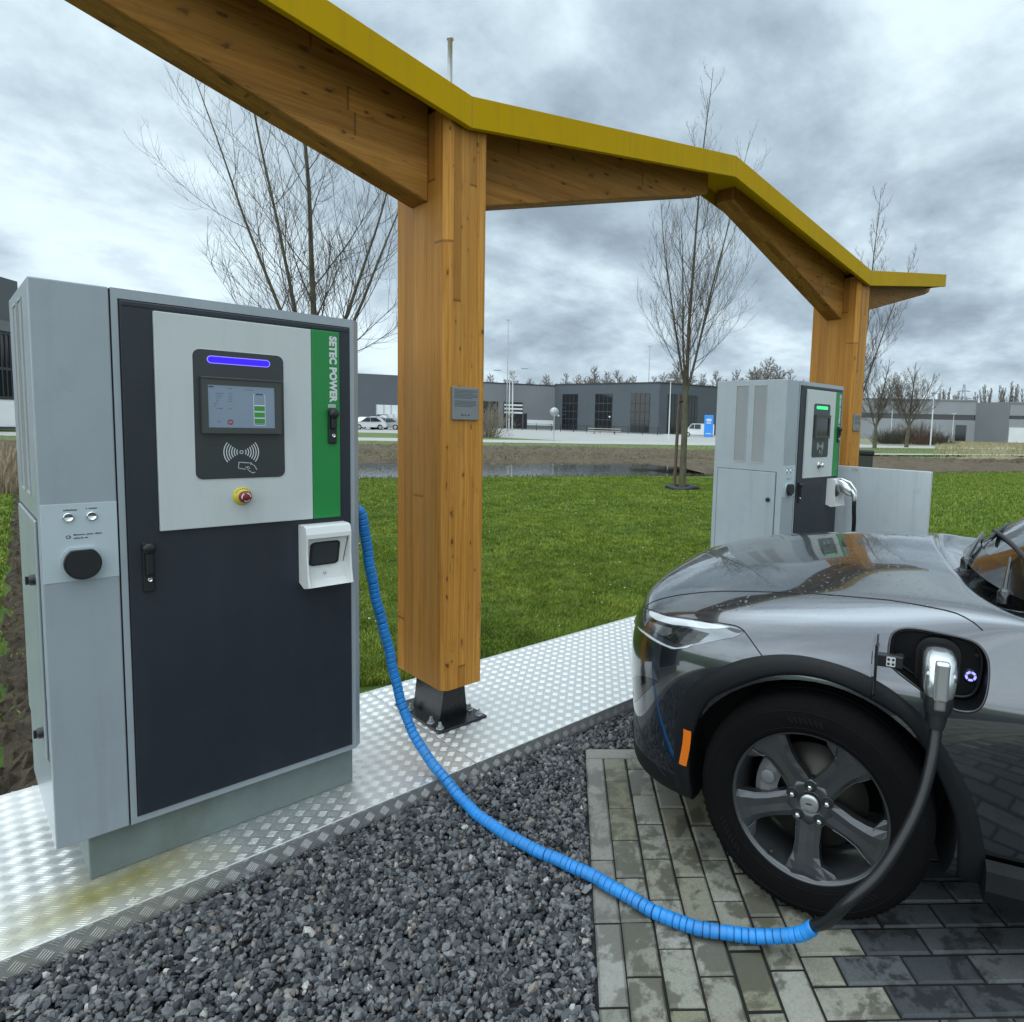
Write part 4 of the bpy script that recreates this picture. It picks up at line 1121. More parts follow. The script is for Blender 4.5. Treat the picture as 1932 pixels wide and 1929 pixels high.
# local object axes: x = forward, y = left
def car_body():
    J = [  # plan outline at full width, front centre to rear centre
        (.800, 0), (.795, .28), (.762, .53), (.672, .715), (.53, .83), (.34, .893), (.12, .918), (-.2, .926), (-.52, .926), (-1.0, .918), (-1.6, .918), (-2.2, .925), (-2.75, .93), (-3.15, .905), (-3.5, .82), (-3.74, .62), (-3.83, .33), (-3.85, 0)]
    nj = len(J)
    def lv(zf, zs, zr, inf, ins):
        out = []
        for i, (a, b) in enumerate(J):
            u = min(1, max(0, (i-2)/3.)); w = min(1, max(0, (i-12)/3.))
            z = zf*(1-u)+zs*u; z = z*(1-w)+zr*w
            ca = .2
            da = inf*(1-u) if i <= 5 else 0; 
            if i >= 12: da = -inf*w
            db = ins*min(1., b/.6)
            out.append((a-da, max(0, b-db), z))
        return out
    L = []
    L.append(lv(.20, .20, .24, .30, .35))
    L.append(lv(.185, .215, .24, .05, .085))
    L.append(lv(.215, .235, .26, .012, .06))
    L.append(lv(.30, .30, .34, .010, .032))
    L.append(lv(.40, .42, .46, .018, .022))
    L.append(lv(.55, .56, .58, .004, .010))
    L.append(lv(.67, .68, .68, .000, .000))
    L.append(lv(.755, .79, .78, .012, .004))
    L.append(lv(.815, .875, .88, .035, .033))
    T8 = [(.762, 0, .858), (.755, .27, .86), (.718, .50, .868), (.615, .675, .885), (.462, .770, .915), (.29, .818, .945), (.10, .842, .968), (-.2, .852, .990), (-.52, .862, 1.008), (-1.0, .862, 1.03), (-1.6, .872, 1.045), (-2.2, .874, 1.06), (-2.75, .86, 1.075), (-3.15, .81, 1.08), (-3.45, .72, 1.08), (-3.66, .55, 1.05), (-3.74, .3, 1.03), (-3.76, 0, 1.03)]
    T9 = [(.715, 0, .905), (.705, .24, .908), (.655, .455, .918), (.545, .605, .942), (.40, .675, .968), (.235, .705, .992), (.05, .725, 1.015), (-.22, .765, 1.040), (-.50, .845, 1.052), (-1.0, .83, 1.04), (-1.6, .82, 1.05), (-2.2, .82, 1.06), (-2.75, .80, 1.075), (-3.1, .74, 1.08), (-3.35, .62, 1.08), (-3.5, .45, 1.06), (-3.55, .25, 1.05), (-3.56, 0, 1.05)]
    T10 = [(.615, 0, .955), (.605, .2, .958), (.555, .37, .968), (.45, .475, .987), (.325, .52, 1.010), (.175, .54, 1.030), (.0, .56, 1.052), (-.24, .585, 1.072), (-.445, .63, 1.074), (-1.0, .62, .99), (-1.6, .6, .99), (-2.2, .6, .99), (-2.75, .58, .99), (-3.0, .5, .99), (-3.2, .4, .99), (-3.3, .3, .99), (-3.33, .15, .99), (-3.34, 0, .99)]
    T11 = [(.46, 0, 1.005), (.45, .13, 1.008), (.41, .24, 1.018), (.33, .31, 1.032), (.23, .335, 1.048), (.11, .345, 1.064), (-.05, .355, 1.082), (-.25, .365, 1.098), (-.405, .385, 1.095), (-1.0, .38, .985), (-1.6, .36, .985), (-2.2, .36, .985), (-2.6, .34, .985), (-2.8, .3, .985), (-2.95, .24, .985), (-3.0, .16, .985), (-3.02, .08, .985), (-3.03, 0, .985)]
    T12 = [(.36, 0, 1.022), (.33, 0, 1.028), (.28, 0, 1.036), (.21, 0, 1.049), (.13, 0, 1.062), (.03, 0, 1.076), (-.09, 0, 1.089), (-.255, 0, 1.101), (-.39, 0, 1.100), (-1.0, 0, .985), (-1.5, 0, .985), (-1.9, 0, .985), (-2.2, 0, .985), (-2.4, 0, .985), (-2.5, 0, .985), (-2.6, 0, .985), (-2.65, 0, .985), (-2.7, 0, .985)]
    L += [T8, T9, T10, T11, T12]
    # extra station directly behind the bonnet's rear edge: drop into the cowl
    LL = []
    for k, ring in enumerate(L):
        r = list(ring); p = r[8]; q = r[9]
        if k < 10: x_ = tuple(p[i]*.82+q[i]*.18 for i in range(3)); y_ = tuple(p[i]*.7+q[i]*.3 for i in range(3))
        else:
            x_ = (p[0]-.012, p[1], p[2]-.030); y_ = (p[0]-.035, p[1], .985)
        if k == 10: x_ = (p[0]-.05, p[1], p[2]-.003); y_ = (p[0]-.10, p[1], p[2]-.006)
        r.insert(9, x_); r.insert(10, y_); LL.append(r)
    L = LL; nj += 2; nk = len(L)
    bm = bmesh.new(); V = {}
    def vert(side, k, j):
        a, b, z = L[k][j]; key = (round(a, 5), round(b*side if b > 1e-6 else 0, 5), round(z, 5))
        if key not in V: V[key] = bm.verts.new((a, b*side if b > 1e-6 else 0., z))
        return V[key]
    def face(vs, mi=0):
        u = []
        for x in vs:
            if x not in u: u.append(x)
        if len(u) >= 3:
            try: bm.faces.new(u).material_index = mi
            except ValueError: pass
    for side in (1, -1):
        for k in range(nk-1):
            for j in range(nj-1):
                q = [vert(side, k, j), vert(side, k, j+1), vert(side, k+1, j+1), vert(side, k+1, j)]
                face(q if side > 0 else q[::-1], 3 if (k >= 10 and 8 <= j <= 10) or (k >= 11 and j == 11) else 0)
    # floor closes the shell
    for j in range(nj-1):
        q = [vert(1, 0, j+1), vert(1, 0, j), vert(-1, 0, j), vert(-1, 0, j+1)]; face(q)
    bmesh.ops.recalc_face_normals(bm, faces=bm.faces)
    cl = bm.edges.layers.float.new('crease_edge')
    for side in (1, -1):
        for k in range(9, nk-1):                      # bonnet's rear edge
            a, b = vert(side, k, 8), vert(side, k+1, 8); e = bm.edges.get((a, b)); 
            if e and k >= 11: e[cl] = .85
        for j in range(1, 7):                          # bonnet shut line stays a soft feature line
            e = bm.edges.get((vert(side, 9, j), vert(side, 9, j+1)))
            if e: e[cl] = .12
        for j in range(1, 8):
            e = bm.edges.get((vert(side, 10, j), vert(side, 10, j+1)))
            if e: e[cl] = .35
        for j in range(0, 5):                          # lower lip, lamp line
            for k, c in ((2, .35), (8, .22)):
                e = bm.edges.get((vert(side, k, j), vert(side, k, j+1)))
                if e: e[cl] = c
    me = bpy.data.meshes.new('cage'); bm.to_mesh(me); bm.free()
    ob = bpy.data.objects.new('cage', me); COL.objects.link(ob)
    s_ = ob.modifiers.new('s', 'SUBSURF'); s_.levels = 3; s_.render_levels = 3
    dg = bpy.context.evaluated_depsgraph_get(); ev = bpy.data.meshes.new_from_object(ob.evaluated_get(dg))
    bpy.data.objects.remove(ob)
    return ev
BODY = car_body()
def bvh_of(me): return BVHTree.FromPolygons([v.co[:] for v in me.vertices], [tuple(p.vertices) for p in me.polygons])
BV = bvh_of(BODY)
CEYE = to_car(CO)
def pix(x, y):
    """where the sight line through a photo pixel meets the body (car axes)"""
    d = ray(x, y); d = Vector((float(d@CF), float(d@CL), float(d[2]))).normalized()
    return BV.ray_cast(CEYE, d)[:2]
def side_hit(a, z, side=1):
    h = BV.ray_cast(Vector((a, 2.*side, z)), Vector((0, -side, 0)))
    return (h[0], h[1]) if h[0] is not None else (Vector((a, .9*side, z)), Vector((0, side, 0)))
def c3(x, y): k = 1256/1929.; return ((1800+k*x)/1.58178, (1500+k*y)/1.58178)
def cb_(x, y): k = .3629; return ((1850+k*x)/1.58178, (1750+k*y)/1.58178)

def cut_body():
    """wheel arches and the recess of the charging port are cut from the shell"""
    def cutter(name, pts, b0, b1, mi):
        mb = MB(); mb.prism(pts, lambda u, w, d: (u, d, w), b0, b1); me = bpy.data.meshes.new(name)
        me.from_pydata(mb.v, [], mb.f); me.update()
        bm = bmesh.new(); bm.from_mesh(me); bmesh.ops.remove_doubles(bm, verts=bm.verts, dist=1e-5); bmesh.ops.recalc_face_normals(bm, faces=bm.faces); bm.to_mesh(me); bm.free()
        me.materials.append(M['paint']); me.materials.append(M['well']); me.materials.append(M['trim'])
        me.polygons.foreach_set('material_index', [mi]*len(me.polygons))
        o = bpy.data.objects.new(name, me); COL.objects.link(o); return o
    BODY.materials.clear()
    for k in ('paint', 'well', 'trim', 'trim'): BODY.materials.append(M[k])
    ob = bpy.data.objects.new('shell', BODY); COL.objects.link(ob)
    cut = []
    for ac, r in ((.0, .425), (-2.975, .425)):
        pts = [(ac+r*math.cos(a), .36+r*math.sin(a)*.99) for a in [2*PI*k/56 for k in range(56)]]
        pts = [(x, z) if z > .36 else (ac+(x-ac), z) for x, z in pts]
        for s_ in (1, -1): cut.append(cutter('arch', pts, .56*s_, 1.2*s_, 1))
    port = [(-.206, .925), (-.215, .955), (-.245, .972), (-.30, .976), (-.40, .970), (-.44, .958), (-.463, .93), (-.470, .89), (-.466, .83), (-.452, .790), (-.425, .772), (-.385, .772), (-.34, .790), (-.27, .828), (-.225, .856), (-.208, .875)]
    cut.append(cutter('port', port, .822, 1.2, 2))
    for i, c in enumerate(cut):
        m_ = ob.modifiers.new('c%d' % i, 'BOOLEAN'); m_.operation = 'DIFFERENCE'; m_.object = c; m_.solver = 'EXACT'
    dg = bpy.context.evaluated_depsgraph_get(); me = bpy.data.meshes.new_from_object(ob.evaluated_get(dg))
    bpy.data.objects.remove(ob)
    for c in cut: bpy.data.objects.remove(c)
    return me, port
SHELL, PORT = cut_body()

# feature curves on the body
def proj_pts(pix_pts, conv, per=6, off=0.):
    P = []
    for p in pix_pts:
        h = pix(*conv(*p))
        if h[0] is not None: P.append(h[0]+h[1]*off)
    return smooth_path(P, per)
SHUT_AB = [(.665, .600), (.62, .622), (.56, .642), (.47, .665), (.34, .682), (.2, .704), (.02, .726), (-.2, .765), (-.38, .82), (-.475, .868)]
def top_hit(a, b):
    h = BV.ray_cast(Vector((a, b, 2.)), Vector((0, 0, -1))); return h[0], h[1]
def shut_b(a):
    for (a0, b0), (a1, b1) in zip(SHUT_AB[:-1], SHUT_AB[1:]):
        if a <= a0 and a >= a1: return b0+(b1-b0)*(a-a0)/(a1-a0)
    return SHUT_AB[0][1] if a > 0 else 2.
LAMP = [(185, 172), (240, 197), (400, 247), (560, 272), (700, 292), (850, 315), (960, 337), (1022, 372), (985, 402), (930, 424), (830, 440), (700, 470), (620, 488), (550, 500), (480, 520), (430, 527), (340, 487), (250, 432), (150, 345), (128, 290), (150, 215)]
def split_shell():
    """bonnet, bumper, wings and doors become parts of their own; they keep the smooth shading of the whole"""
    me = SHELL; 
    bm = bmesh.new(); bm.from_mesh(me)
    for f in bm.faces: f.smooth = True
    bm.normal_update()
    # sharp where the cutters met the skin
    sharp = set()
    for e in bm.edges:
        if len(e.link_faces) == 2:
            a, b = e.link_faces
            if a.material_index != b.material_index or a.normal.angle(b.normal, 0) > math.radians(38): e.smooth = False
    groups = {}
    for f in bm.faces:
        c = f.calc_center_median(); a, b, z = c; ab = abs(b)
        if f.material_index == 1: g = 'wheel_liner%s%s' % ('F' if a > -1.5 else 'R', 'L' if b > 0 else 'K')
        elif f.material_index == 2: g = 'port_recess'
        elif f.material_index == 3: g = 'cowl'
        elif z > .84 and a > -.56 and ab < shut_b(a) and (z > .9-.02*0 or a < .7) and a < .74 and f.normal.z > .15: g = 'bonnet'
        elif z < .305+.0*a and (a > .2): g = 'front_lip'
        elif a > .16+max(0, (z-.80))*.75 and ab > -1 and not (z > .955): g = 'front_bumper'
        elif -1.78 < a < -.78 and z > .33 and z < 1.02: g = 'front_door'
        elif -2.62 < a <= -1.78 and z > .33 and z < 1.03: g = 'rear_door'
        elif a < -3.3 and z < .8: g = 'rear_bumper'
        else: g = 'body'
        groups.setdefault(g, []).append(f.index)
    tmp = bpy.data.meshes.new('t'); bm.to_mesh(tmp)
    bm.free()
    cn = np.empty(len(tmp.loops)*3, np.float32); tmp.corner_normals.foreach_get('vector', cn); cn = cn.reshape(-1, 3)
    out = {}
    for g, idx in groups.items():
        verts = {}; V = []; F = []; nn = []; mi = []
        for i in idx:
            p = tmp.polygons[i]; q = []
            for li in p.loop_indices:
                vi = tmp.loops[li].vertex_index
                if vi not in verts: verts[vi] = len(V); V.append(tmp.vertices[vi].co[:])
                q.append(verts[vi]); nn.append(cn[li])
            F.append(q); mi.append(p.material_index)
        g0 = g; g = 'wheel_liner' if g.startswith('wheel_liner') else g
        base = {'front_lip': 'trim', 'cowl': 'trim', 'port_recess': 'trim', 'wheel_liner': 'well'}.get(g, 'paint'); m2 = bpy.data.meshes.new(g); m2.from_pydata(V, [], F)
        m2.materials.append(M[base])
        m2.polygons.foreach_set('use_smooth', [True]*len(F))
        m2.update(); m2.normals_split_custom_set([tuple(x) for x in nn])
        out[g0] = m2
    return out
PARTS = split_shell(); CP = {}
for g, me in PARTS.items():
    if g == 'body': continue
    o = bpy.data.objects.new(me.name.split('.')[0], me); COL.objects.link(o); CP[g] = o
o = bpy.data.objects.new('body', PARTS['body']); COL.objects.link(o); CP['body'] = o
for o in CP.values(): o.parent = CAR
for g in ('port_recess',): CP[g].parent = CP['body']

def seam(pts, r, parent, name='panel_gap', m='seam', seg=5):
    mb = MB(); mb.tube(pts, r, seg); return mb.build(name, m, parent)
def both(pts): return [pts, [Vector((p.x, -p.y, p.z)) for p in pts]]
# bonnet shut lines and lamp line
sl_ = []
for a, b in [(SHUT_AB[0][0]+(SHUT_AB[-1][0]-SHUT_AB[0][0])*k/50., 0) for k in range(51)]:
    h = top_hit(a, shut_b(a)); 
    if h[0] is not None: sl_.append(h[0]-h[1]*.0005)
for P in both(sl_): seam(P, .0028, CP['bonnet'])
re_ = []
for k in range(-30, 31):
    b = .855*k/30.; a = -.395-.105*(abs(b)/.85)**2
    h = top_hit(a+.004, b)
    if h[0] is not None: re_.append(h[0]+Vector((0, 0, -.002)))
# bonnet leading edge above the grille
le_ = proj_pts([(190, 168), (240, 193), (400, 243), (560, 268), (700, 288), (850, 311), (960, 333), (1022, 370)], cb_, 8)
for P in both(le_): seam(P, .0042, CP['front_bumper'], 'panel_gap')
fb_ = proj_pts([(1022, 370), (1060, 420), (1110, 490), (1160, 560), (1200, 605)], cb_, 8)
for P in both(fb_): seam(P, .0024, CP['front_bumper'], 'panel_gap')
# front door edge
de_ = []
for k in range(30):
    z = .34+.67*k/29.; h = side_hit(-.80+.10*max(0, (z-.75)/.3)**2*-1, z); de_.append(h[0])
for P in both(de_): seam(P, .003, CP['front_door'])
de_ = [side_hit(-1.78-.05*math.sin(k/29.*3), .34+.67*k/29.)[0] for k in range(30)]
for P in both(de_): seam(P, .003, CP['rear_door'])
# feature crease on the door
# wheel-arch cladding
def cladding():
    outer = [(.462, .262), (.470, .37), (.466, .53), (.41, .665), (.29, .775), (.165, .832), (.02, .852), (-.16, .823), (-.30, .742), (-.39, .622), (-.462, .49), (-.508, .31), (-.515, .235)]
    inner = [(.395, .252), (.405, .36), (.40, .47), (.345, .63), (.235, .722), (.112, .782), (-.02, .795), (-.152, .764), (-.272, .70), (-.362, .562), (-.418, .42), (-.432, .29), (-.436, .228)]
    O = smooth_path([Vector((a, 0, z)) for a, z in outer], 6); I = smooth_path([Vector((a, 0, z)) for a, z in inner], 6)
    for ac in (0, -2.975):
        for side in (1, -1):
            v = []; n = len(O); W = 6
            for o_, i_ in zip(O, I):
                ca = lambda q: ac+(q.x if ac == 0 else -q.x if False else q.x)
                base_b = side_hit(ca(o_), o_.z, side)[0].y*side
                for k in range(W):
                    u = k/(W-1.)
                    a = ca(o_)*(1-u)+ca(i_)*u; z = o_.z*(1-u)+i_.z*u
                    b = side_hit(a, z, side)[0].y*side
                    b = max(b, base_b-.06*u)
                    off = (.0015, .011, .013, .013, .012, .008)[k]
                    v.append((a, (b+off)*side, z))
                last = v[-1]; v.append((last[0], last[1]-.012*side, last[2]+.004)); v.append((last[0], last[1]-.09*side, last[2]+.006))
            W2 = W+2
            f = []
            for i in range(n-1):
                for k in range(W2-1):
                    q = (i*W2+k, (i+1)*W2+k, (i+1)*W2+k+1, i*W2+k+1); f.append(q if side > 0 else q[::-1])
            mb = MB(); mb.add(v, f, 0, True); o = mb.build('wheel_arch', 'trim', CAR)
            if ac == 0: 
                mb = MB(); d = .012
                z0, z1 = .375, .515; n_ = 12; vv = []
                for q in range(n_+1):
                    z = z0+(z1-z0)*q/n_; a = .432+.014*math.sin((q/n_)*PI*.5)*-1.2+.0
                    for da, of in ((.013, .013), (.0, .0155), (-.017, .013)):
                        b = side_hit(a+da, z, side)[0].y*side; vv.append((a+da, (b+of+.002)*side, z))
                ff = [(q*3+k, (q+1)*3+k, (q+1)*3+k+1, q*3+k+1) for q in range(n_) for k in range(2)]
                mb.add(vv, ff if side > 0 else [x[::-1] for x in ff], 0, True); mb.build('side_marker', 'amber', CAR)
cladding()
# sill trim
for side in (1, -1):
    mb = MB(); v = []; pr = [(.905, .335), (.938, .318), (.945, .262), (.925, .215), (.80, .205)]; xs = [-.50+(-2.0)*k/24. for k in range(25)]
    for x in xs:
        for b, z in pr: v.append((x, b*side, z))
    n = len(pr); f = [(i*n+k, (i+1)*n+k, (i+1)*n+k+1, i*n+k+1) for i in range(24) for k in range(n-1)]
    f = f+[tuple(range(n)), tuple(range(24*n+n-1, 24*n-1, -1))]
    mb.add(v, f if side > 0 else [x[::-1] for x in f]); mb.build('sill_trim', 'trim', CAR)

# ------------------------------------------------------------------ wheels
def make_wheel(name, steer=0.):
    """local: y outwards (away from the car), hub at the origin, outer rim plane at y = 0"""
    T = bpy.data.objects.new(name, None); COL.objects.link(T)
    ax = lambda x, y, z: (x, z, y)
    mb = MB(); R = .3635
    prof = [(.247, .004), (.252, .010), (.262, .013), (.285, .017), (.312, .018), (.330, .013), (.345, .004), (.355, -.008), (.3605, -.022), (.3625, -.04)]
    ribs = []
    for c in (-.075, -.11, -.145):
        ribs += [(.3635, c+.013), (.3635, c+.004), (.357, c+.003), (.357, c-.003), (.3635, c-.004)]
    prof += ribs + [(.3625, -.18), (.355, -.21), (.33, -.222), (.28, -.224), (.245, -.215)]
    mb.lathe(prof, 96, ax)
    # tread sipes on the shoulder and raised marks on the sidewall
    for k in range(96):
        a = 2*PI*k/96; ca, sa = math.cos(a), math.sin(a)
        b = a+.018
        pts = []
        for r, y in ((.3462, .0042), (.3565, -.0075), (.3632, -.030)):
            for q in (a, b): pts.append((r*math.cos(q), y+.0022, r*math.sin(q)))
        mb.add(pts, [(0, 1, 3, 2), (2, 3, 5, 4)])
    ty = mb.build('tyre', 'tyre', T)
    mb = MB()
    for (r, y) in ((.2655, .0142), (.3205, .0166)):
        mb.lathe([(r-.0011, y-.001), (r, y+.0014), (r+.0011, y-.001)], 96, ax)
    for base_a, n_ in ((82, 7), (200, 8), (290, 9)):
        for k in range(n_):
            a0 = math.radians(base_a+k*3.1); wd = math.radians(1.5)
            pts = []
            for r in (.283, .303):
                for q in (a0, a0+wd): pts.append((r*math.cos(q+(r-.28)*2.), .0188, r*math.sin(q+(r-.28)*2.)))
            mb.add(pts, [(0, 1, 3, 2)])
    M.setdefault('tyremark', mat('tyre_mark', (.0065, .0065, .007), .8, spec=.15)); mb.build('sidewall_marks', 'tyremark', ty)
    # barrel
    mb = MB()
    mb.lathe([(.2465, .004), (.2475, .0), (.2455, -.004), (.2405, -.0045), (.2355, -.008), (.2335, -.016), (.2285, -.03), (.222, -.05), (.218, -.12), (.224, -.2), (.236, -.215)], 96, ax)
    rim = mb.build('rim', 'rim', T)
    # hub face and spokes
    mb = MB()
    mb.lathe([(.078, -.075), (.080, -.046), (.074, -.036), (.040, -.034), (.036, -.038), (0.001, -.038)], 60, ax)
    def spoke(phi):
        def P(r, w, y):
            return (math.cos(phi)*r-math.sin(phi)*w, y, math.sin(phi)*r+math.cos(phi)*w)
        # outline stations: radius, half widths to either side, ridge height, rim of the face height
        S_ = [(.056, .042, .042, -.036, -.040), (.090, .040, .040, -.031, -.037), (.130, .037, .038, -.023, -.031), (.170, .041, .043, -.016, -.025), (.196, .050, .052, -.011, -.018), (.222, .058, .066, -.007, -.012), (.2385, .064, .078, -.0055, -.008)]
        v = []
        for r, w0, w1, h, e in S_:
            v += [P(r, -w0, e-.030), P(r, -w0, e), P(r, -w0*.62, h), P(r, 0, h-.003), P(r, w1*.55, h), P(r, w1, e), P(r, w1, e-.030)]
        n = 7; f = []; mi = []
        o = len(mb.v)
        for i in range(len(S_)-1):
            for k in range(n-1): f.append((i*n+k, i*n+k+1, (i+1)*n+k+1, (i+1)*n+k))
        mb.add(v, f)
        # pocket triangle beside the spoke at the rim with a cut edge
        tri = [P(.190, .050, -.017), P(.236, .076, -.0078), P(.234, .122, -.0085), P(.203, .092, -.019)]
        tb = [(p[0], p[1]-.02, p[2]) for p in tri]
        mb.add(tri+tb, [(0, 1, 2, 3), (0, 3, 7, 4), (3, 2, 6, 7)])
    for k in range(5): spoke(math.radians(-90+72*k))
    sp = mb.build('spokes', 'rim', rim); fix_normals(sp)
    mb = MB()
    for k in range(5):
        mb = MB(); phi = math.radians(-90+72*k)
        def P(r, w, y, phi=phi): return (math.cos(phi)*r-math.sin(phi)*w, y, math.sin(phi)*r+math.cos(phi)*w)
        mb.tube([P(.092, -.0395, -.0365), P(.131, -.0365, -.0303), P(.171, -.0405, -.0243), P(.197, -.050, -.0172), P(.224, -.058, -.0112)], .0016, 5)
        mb.tube([P(.190, .0445, -.017), P(.205, .088, -.0185), P(.234, .119, -.008)], .0018, 5)
        mb.tube([P(.190, .0505, -.016), P(.236, .0765, -.0070)], .0014, 5)
        mb.build('cut_edge', 'rimcut', rim)
    for k in range(5):
        a = math.radians(90+72*k); cx, cz = .0575*math.cos(a), .0575*math.sin(a)
        mb = MB(); fn = lambda x, y, z: (cx+x, z, cz+y)
        mb.lathe([(.0205, -.0325), (.0195, -.0315), (.0185, -.0325), (.018, -.0342)], 20, fn, 1)
        mb.lathe([(.0183, -.0335), (0.0001, -.0335)], 20, fn, 2)
        mb.lathe([(.0100, -.0345), (.0098, -.024), (.0085, -.019), (.005, -.0165), (0.0001, -.016)], 6, fn, 0, smooth=False)
        mb.build('wheel_nut', ['chrome', 'rim', 'gap'], rim)
    mb = MB(); mb.lathe([(.0300, -.036), (.0305, -.0285), (.028, -.0265), (.014, -.0255), (0.0001, -.0253)], 40, ax); cap = mb.build('centre_cap', 'rimcut', rim)
    M.setdefault('capsilver', mat('cap_silver', (.55, .56, .56), .3, .9)); cap.data.materials[0] = M['capsilver']
    mb = MB(); hs = [(-u, w) for u, w in [(-.013, -.001), (-.010, .002), (-.005, .0035), (-.001, .0055), (.001, .003), (.006, .0035), (.010, .001), (.014, -.003), (.0105, -.0015), (.006, -.001), (.009, -.0045), (.004, -.002), (-.002, -.0015), (-.006, -.0035), (-.0045, -.0005), (-.009, .0)]][::-1]
    mb.prism(hs, lambda u, w, d: (u, -.0255+d, w), 0, .0009); mb.build('emblem', 'ink', cap)
    # brake
    mb = MB(); mb.lathe([(.06, -.085), (.075, -.082), (.085, -.098), (.172, -.099), (.172, -.118), (.08, -.118)], 60, ax); mb.build('brake_disc', 'disc', T)
    mb = MB(); ang = [math.radians(137+k*5.5) for k in range(11)]
    v = []
    for a in ang:
        for r, y in ((.118, -.10), (.112, -.062), (.135, -.050), (.165, -.052), (.186, -.068), (.190, -.10)): v.append((r*math.cos(a), y, r*math.sin(a)))
    mb.add(v, [(i*6+k, (i+1)*6+k, (i+1)*6+k+1, i*6+k+1) for i in range(10) for k in range(5)]+[tuple(range(6)), tuple(range(65, 59, -1))])
    a = math.radians(163); mb.lathe([(.024, -.06), (.024, -.044), (.021, -.042), (0.0001, -.042)], 24, lambda x, y, z: (.148*math.cos(a)+x, z, .148*math.sin(a)+y))
    fix_normals(mb.build('brake_caliper', 'caliper', T))
    mb = MB(); a = math.radians(240); mb.tube([(.222*math.cos(a), -.02, .222*math.sin(a)), (.212*math.cos(a), -.002, .212*math.sin(a))], .0045, 8); mb.build('tyre_valve', 'rubber', rim)
    # the wheel is modelled as seen from outside with x to the right: turn it so that x runs towards the tail
    stack = list(T.children)
    while stack:
        c = stack.pop(); stack += list(c.children)
        if c.data:
            for v in c.data.vertices: v.co.x = -v.co.x
            c.data.flip_normals()
    return T
WH = make_wheel('wheel')
def mount(w, a, b, side, steer):
    w.parent = CAR; w.location = (a, b, .3635)
    # local +y of the wheel points outwards
    w.rotation_euler = (0, 0, steer if side > 0 else PI+steer)
ste = math.radians(105.25)-HEAD
mount(WH, 0, .915, 1, ste)
for a, b, s_, st_ in ((0, -.915, -1, ste), (-2.975, .915, 1, 0.), (-2.975, -.915, -1, 0.)): mount(copy_tree(WH), a, b, s_, st_)

# ------------------------------------------------------------------ cabin, glass, lamps
def grid_patch(fn, nu, nv, m, name, parent, thick=None, mi=0, flip=False):
    mb = MB(); v = [fn(i/(nu-1.), j/(nv-1.)) for i in range(nu) for j in range(nv)]
    f = [(i*nv+j, (i+1)*nv+j, (i+1)*nv+j+1, i*nv+j+1) for i in range(nu-1) for j in range(nv-1)]
    mb.add(v, [q[::-1] for q in f] if flip else f, 0, True); return mb.build(name, m, parent)
WB = smooth_path([Vector(p) for p in ((-.745, -.775, 1.028), (-.615, -.60, 1.035), (-.535, -.35, 1.040), (-.505, 0, 1.042), (-.535, .35, 1.040), (-.615, .60, 1.035), (-.745, .775, 1.028))], 6)
WT = smooth_path([Vector(p) for p in ((-1.475, -.60, 1.475), (-1.40, -.50, 1.515), (-1.335, -.28, 1.54), (-1.31, 0, 1.548), (-1.335, .28, 1.54), (-1.40, .50, 1.515), (-1.475, .60, 1.475))], 6)
def wind(u, v):
    n = len(WB)-1; x = u*n; i = min(n-1, int(x)); w = x-i
    a = WB[i].lerp(WB[i+1], w); b = WT[i].lerp(WT[i+1], w); p = a.lerp(b, v)
    return p+Vector((.30, 0, .55)).normalized()*(.035*math.sin(PI*v))
grid_patch(wind, 33, 14, 'carglass', 'windscreen', CAR, flip=True)
# black ceramic border at the foot of the screen
def frit(u, v): return wind(u, v*.085)+Vector((.003, 0, .005))
grid_patch(frit, 33, 3, 'glosstrim', 'screen_border', CAR, flip=True)
# roof with pillars: cross sections from the screen header to the tail
RS = [(-1.46, .60, 1.475, 1.545), (-1.75, .605, 1.50, 1.575), (-2.2, .60, 1.495, 1.57), (-2.7, .575, 1.45, 1.525), (-3.1, .54, 1.36, 1.43), (-3.4, .51, 1.24, 1.29), (-3.66, .49, 1.09, 1.10)]
def roof(u, v):
    n = len(RS)-1; x = u*n; i = min(n-1, int(x)); w = x-i; a, b, ze, zc = [RS[i][k]+(RS[i+1][k]-RS[i][k])*w for k in range(4)]
    q = v*2-1
    if i == 0: a += .15*(1-w)*(1-abs(q)**2.2)
    return Vector((a, b*q, ze+(zc-ze)*(1-abs(q)**2.4)))
grid_patch(roof, 40, 21, 'paint', 'roof', CAR, flip=True)
def belt(a): 
    pts = [(-.745, .79, 1.028), (-1.2, .845, 1.04), (-1.8, .85, 1.05), (-2.4, .845, 1.065), (-2.9, .80, 1.085), (-3.3, .70, 1.09), (-3.66, .50, 1.085)]
    for p, q in zip(pts[:-1], pts[1:]):
        if a <= p[0] and a >= q[0]: 
            u = (a-p[0])/(q[0]-p[0]); return Vector((a, p[1]+(q[1]-p[1])*u, p[2]+(q[2]-p[2])*u))
    return Vector(pts[-1])
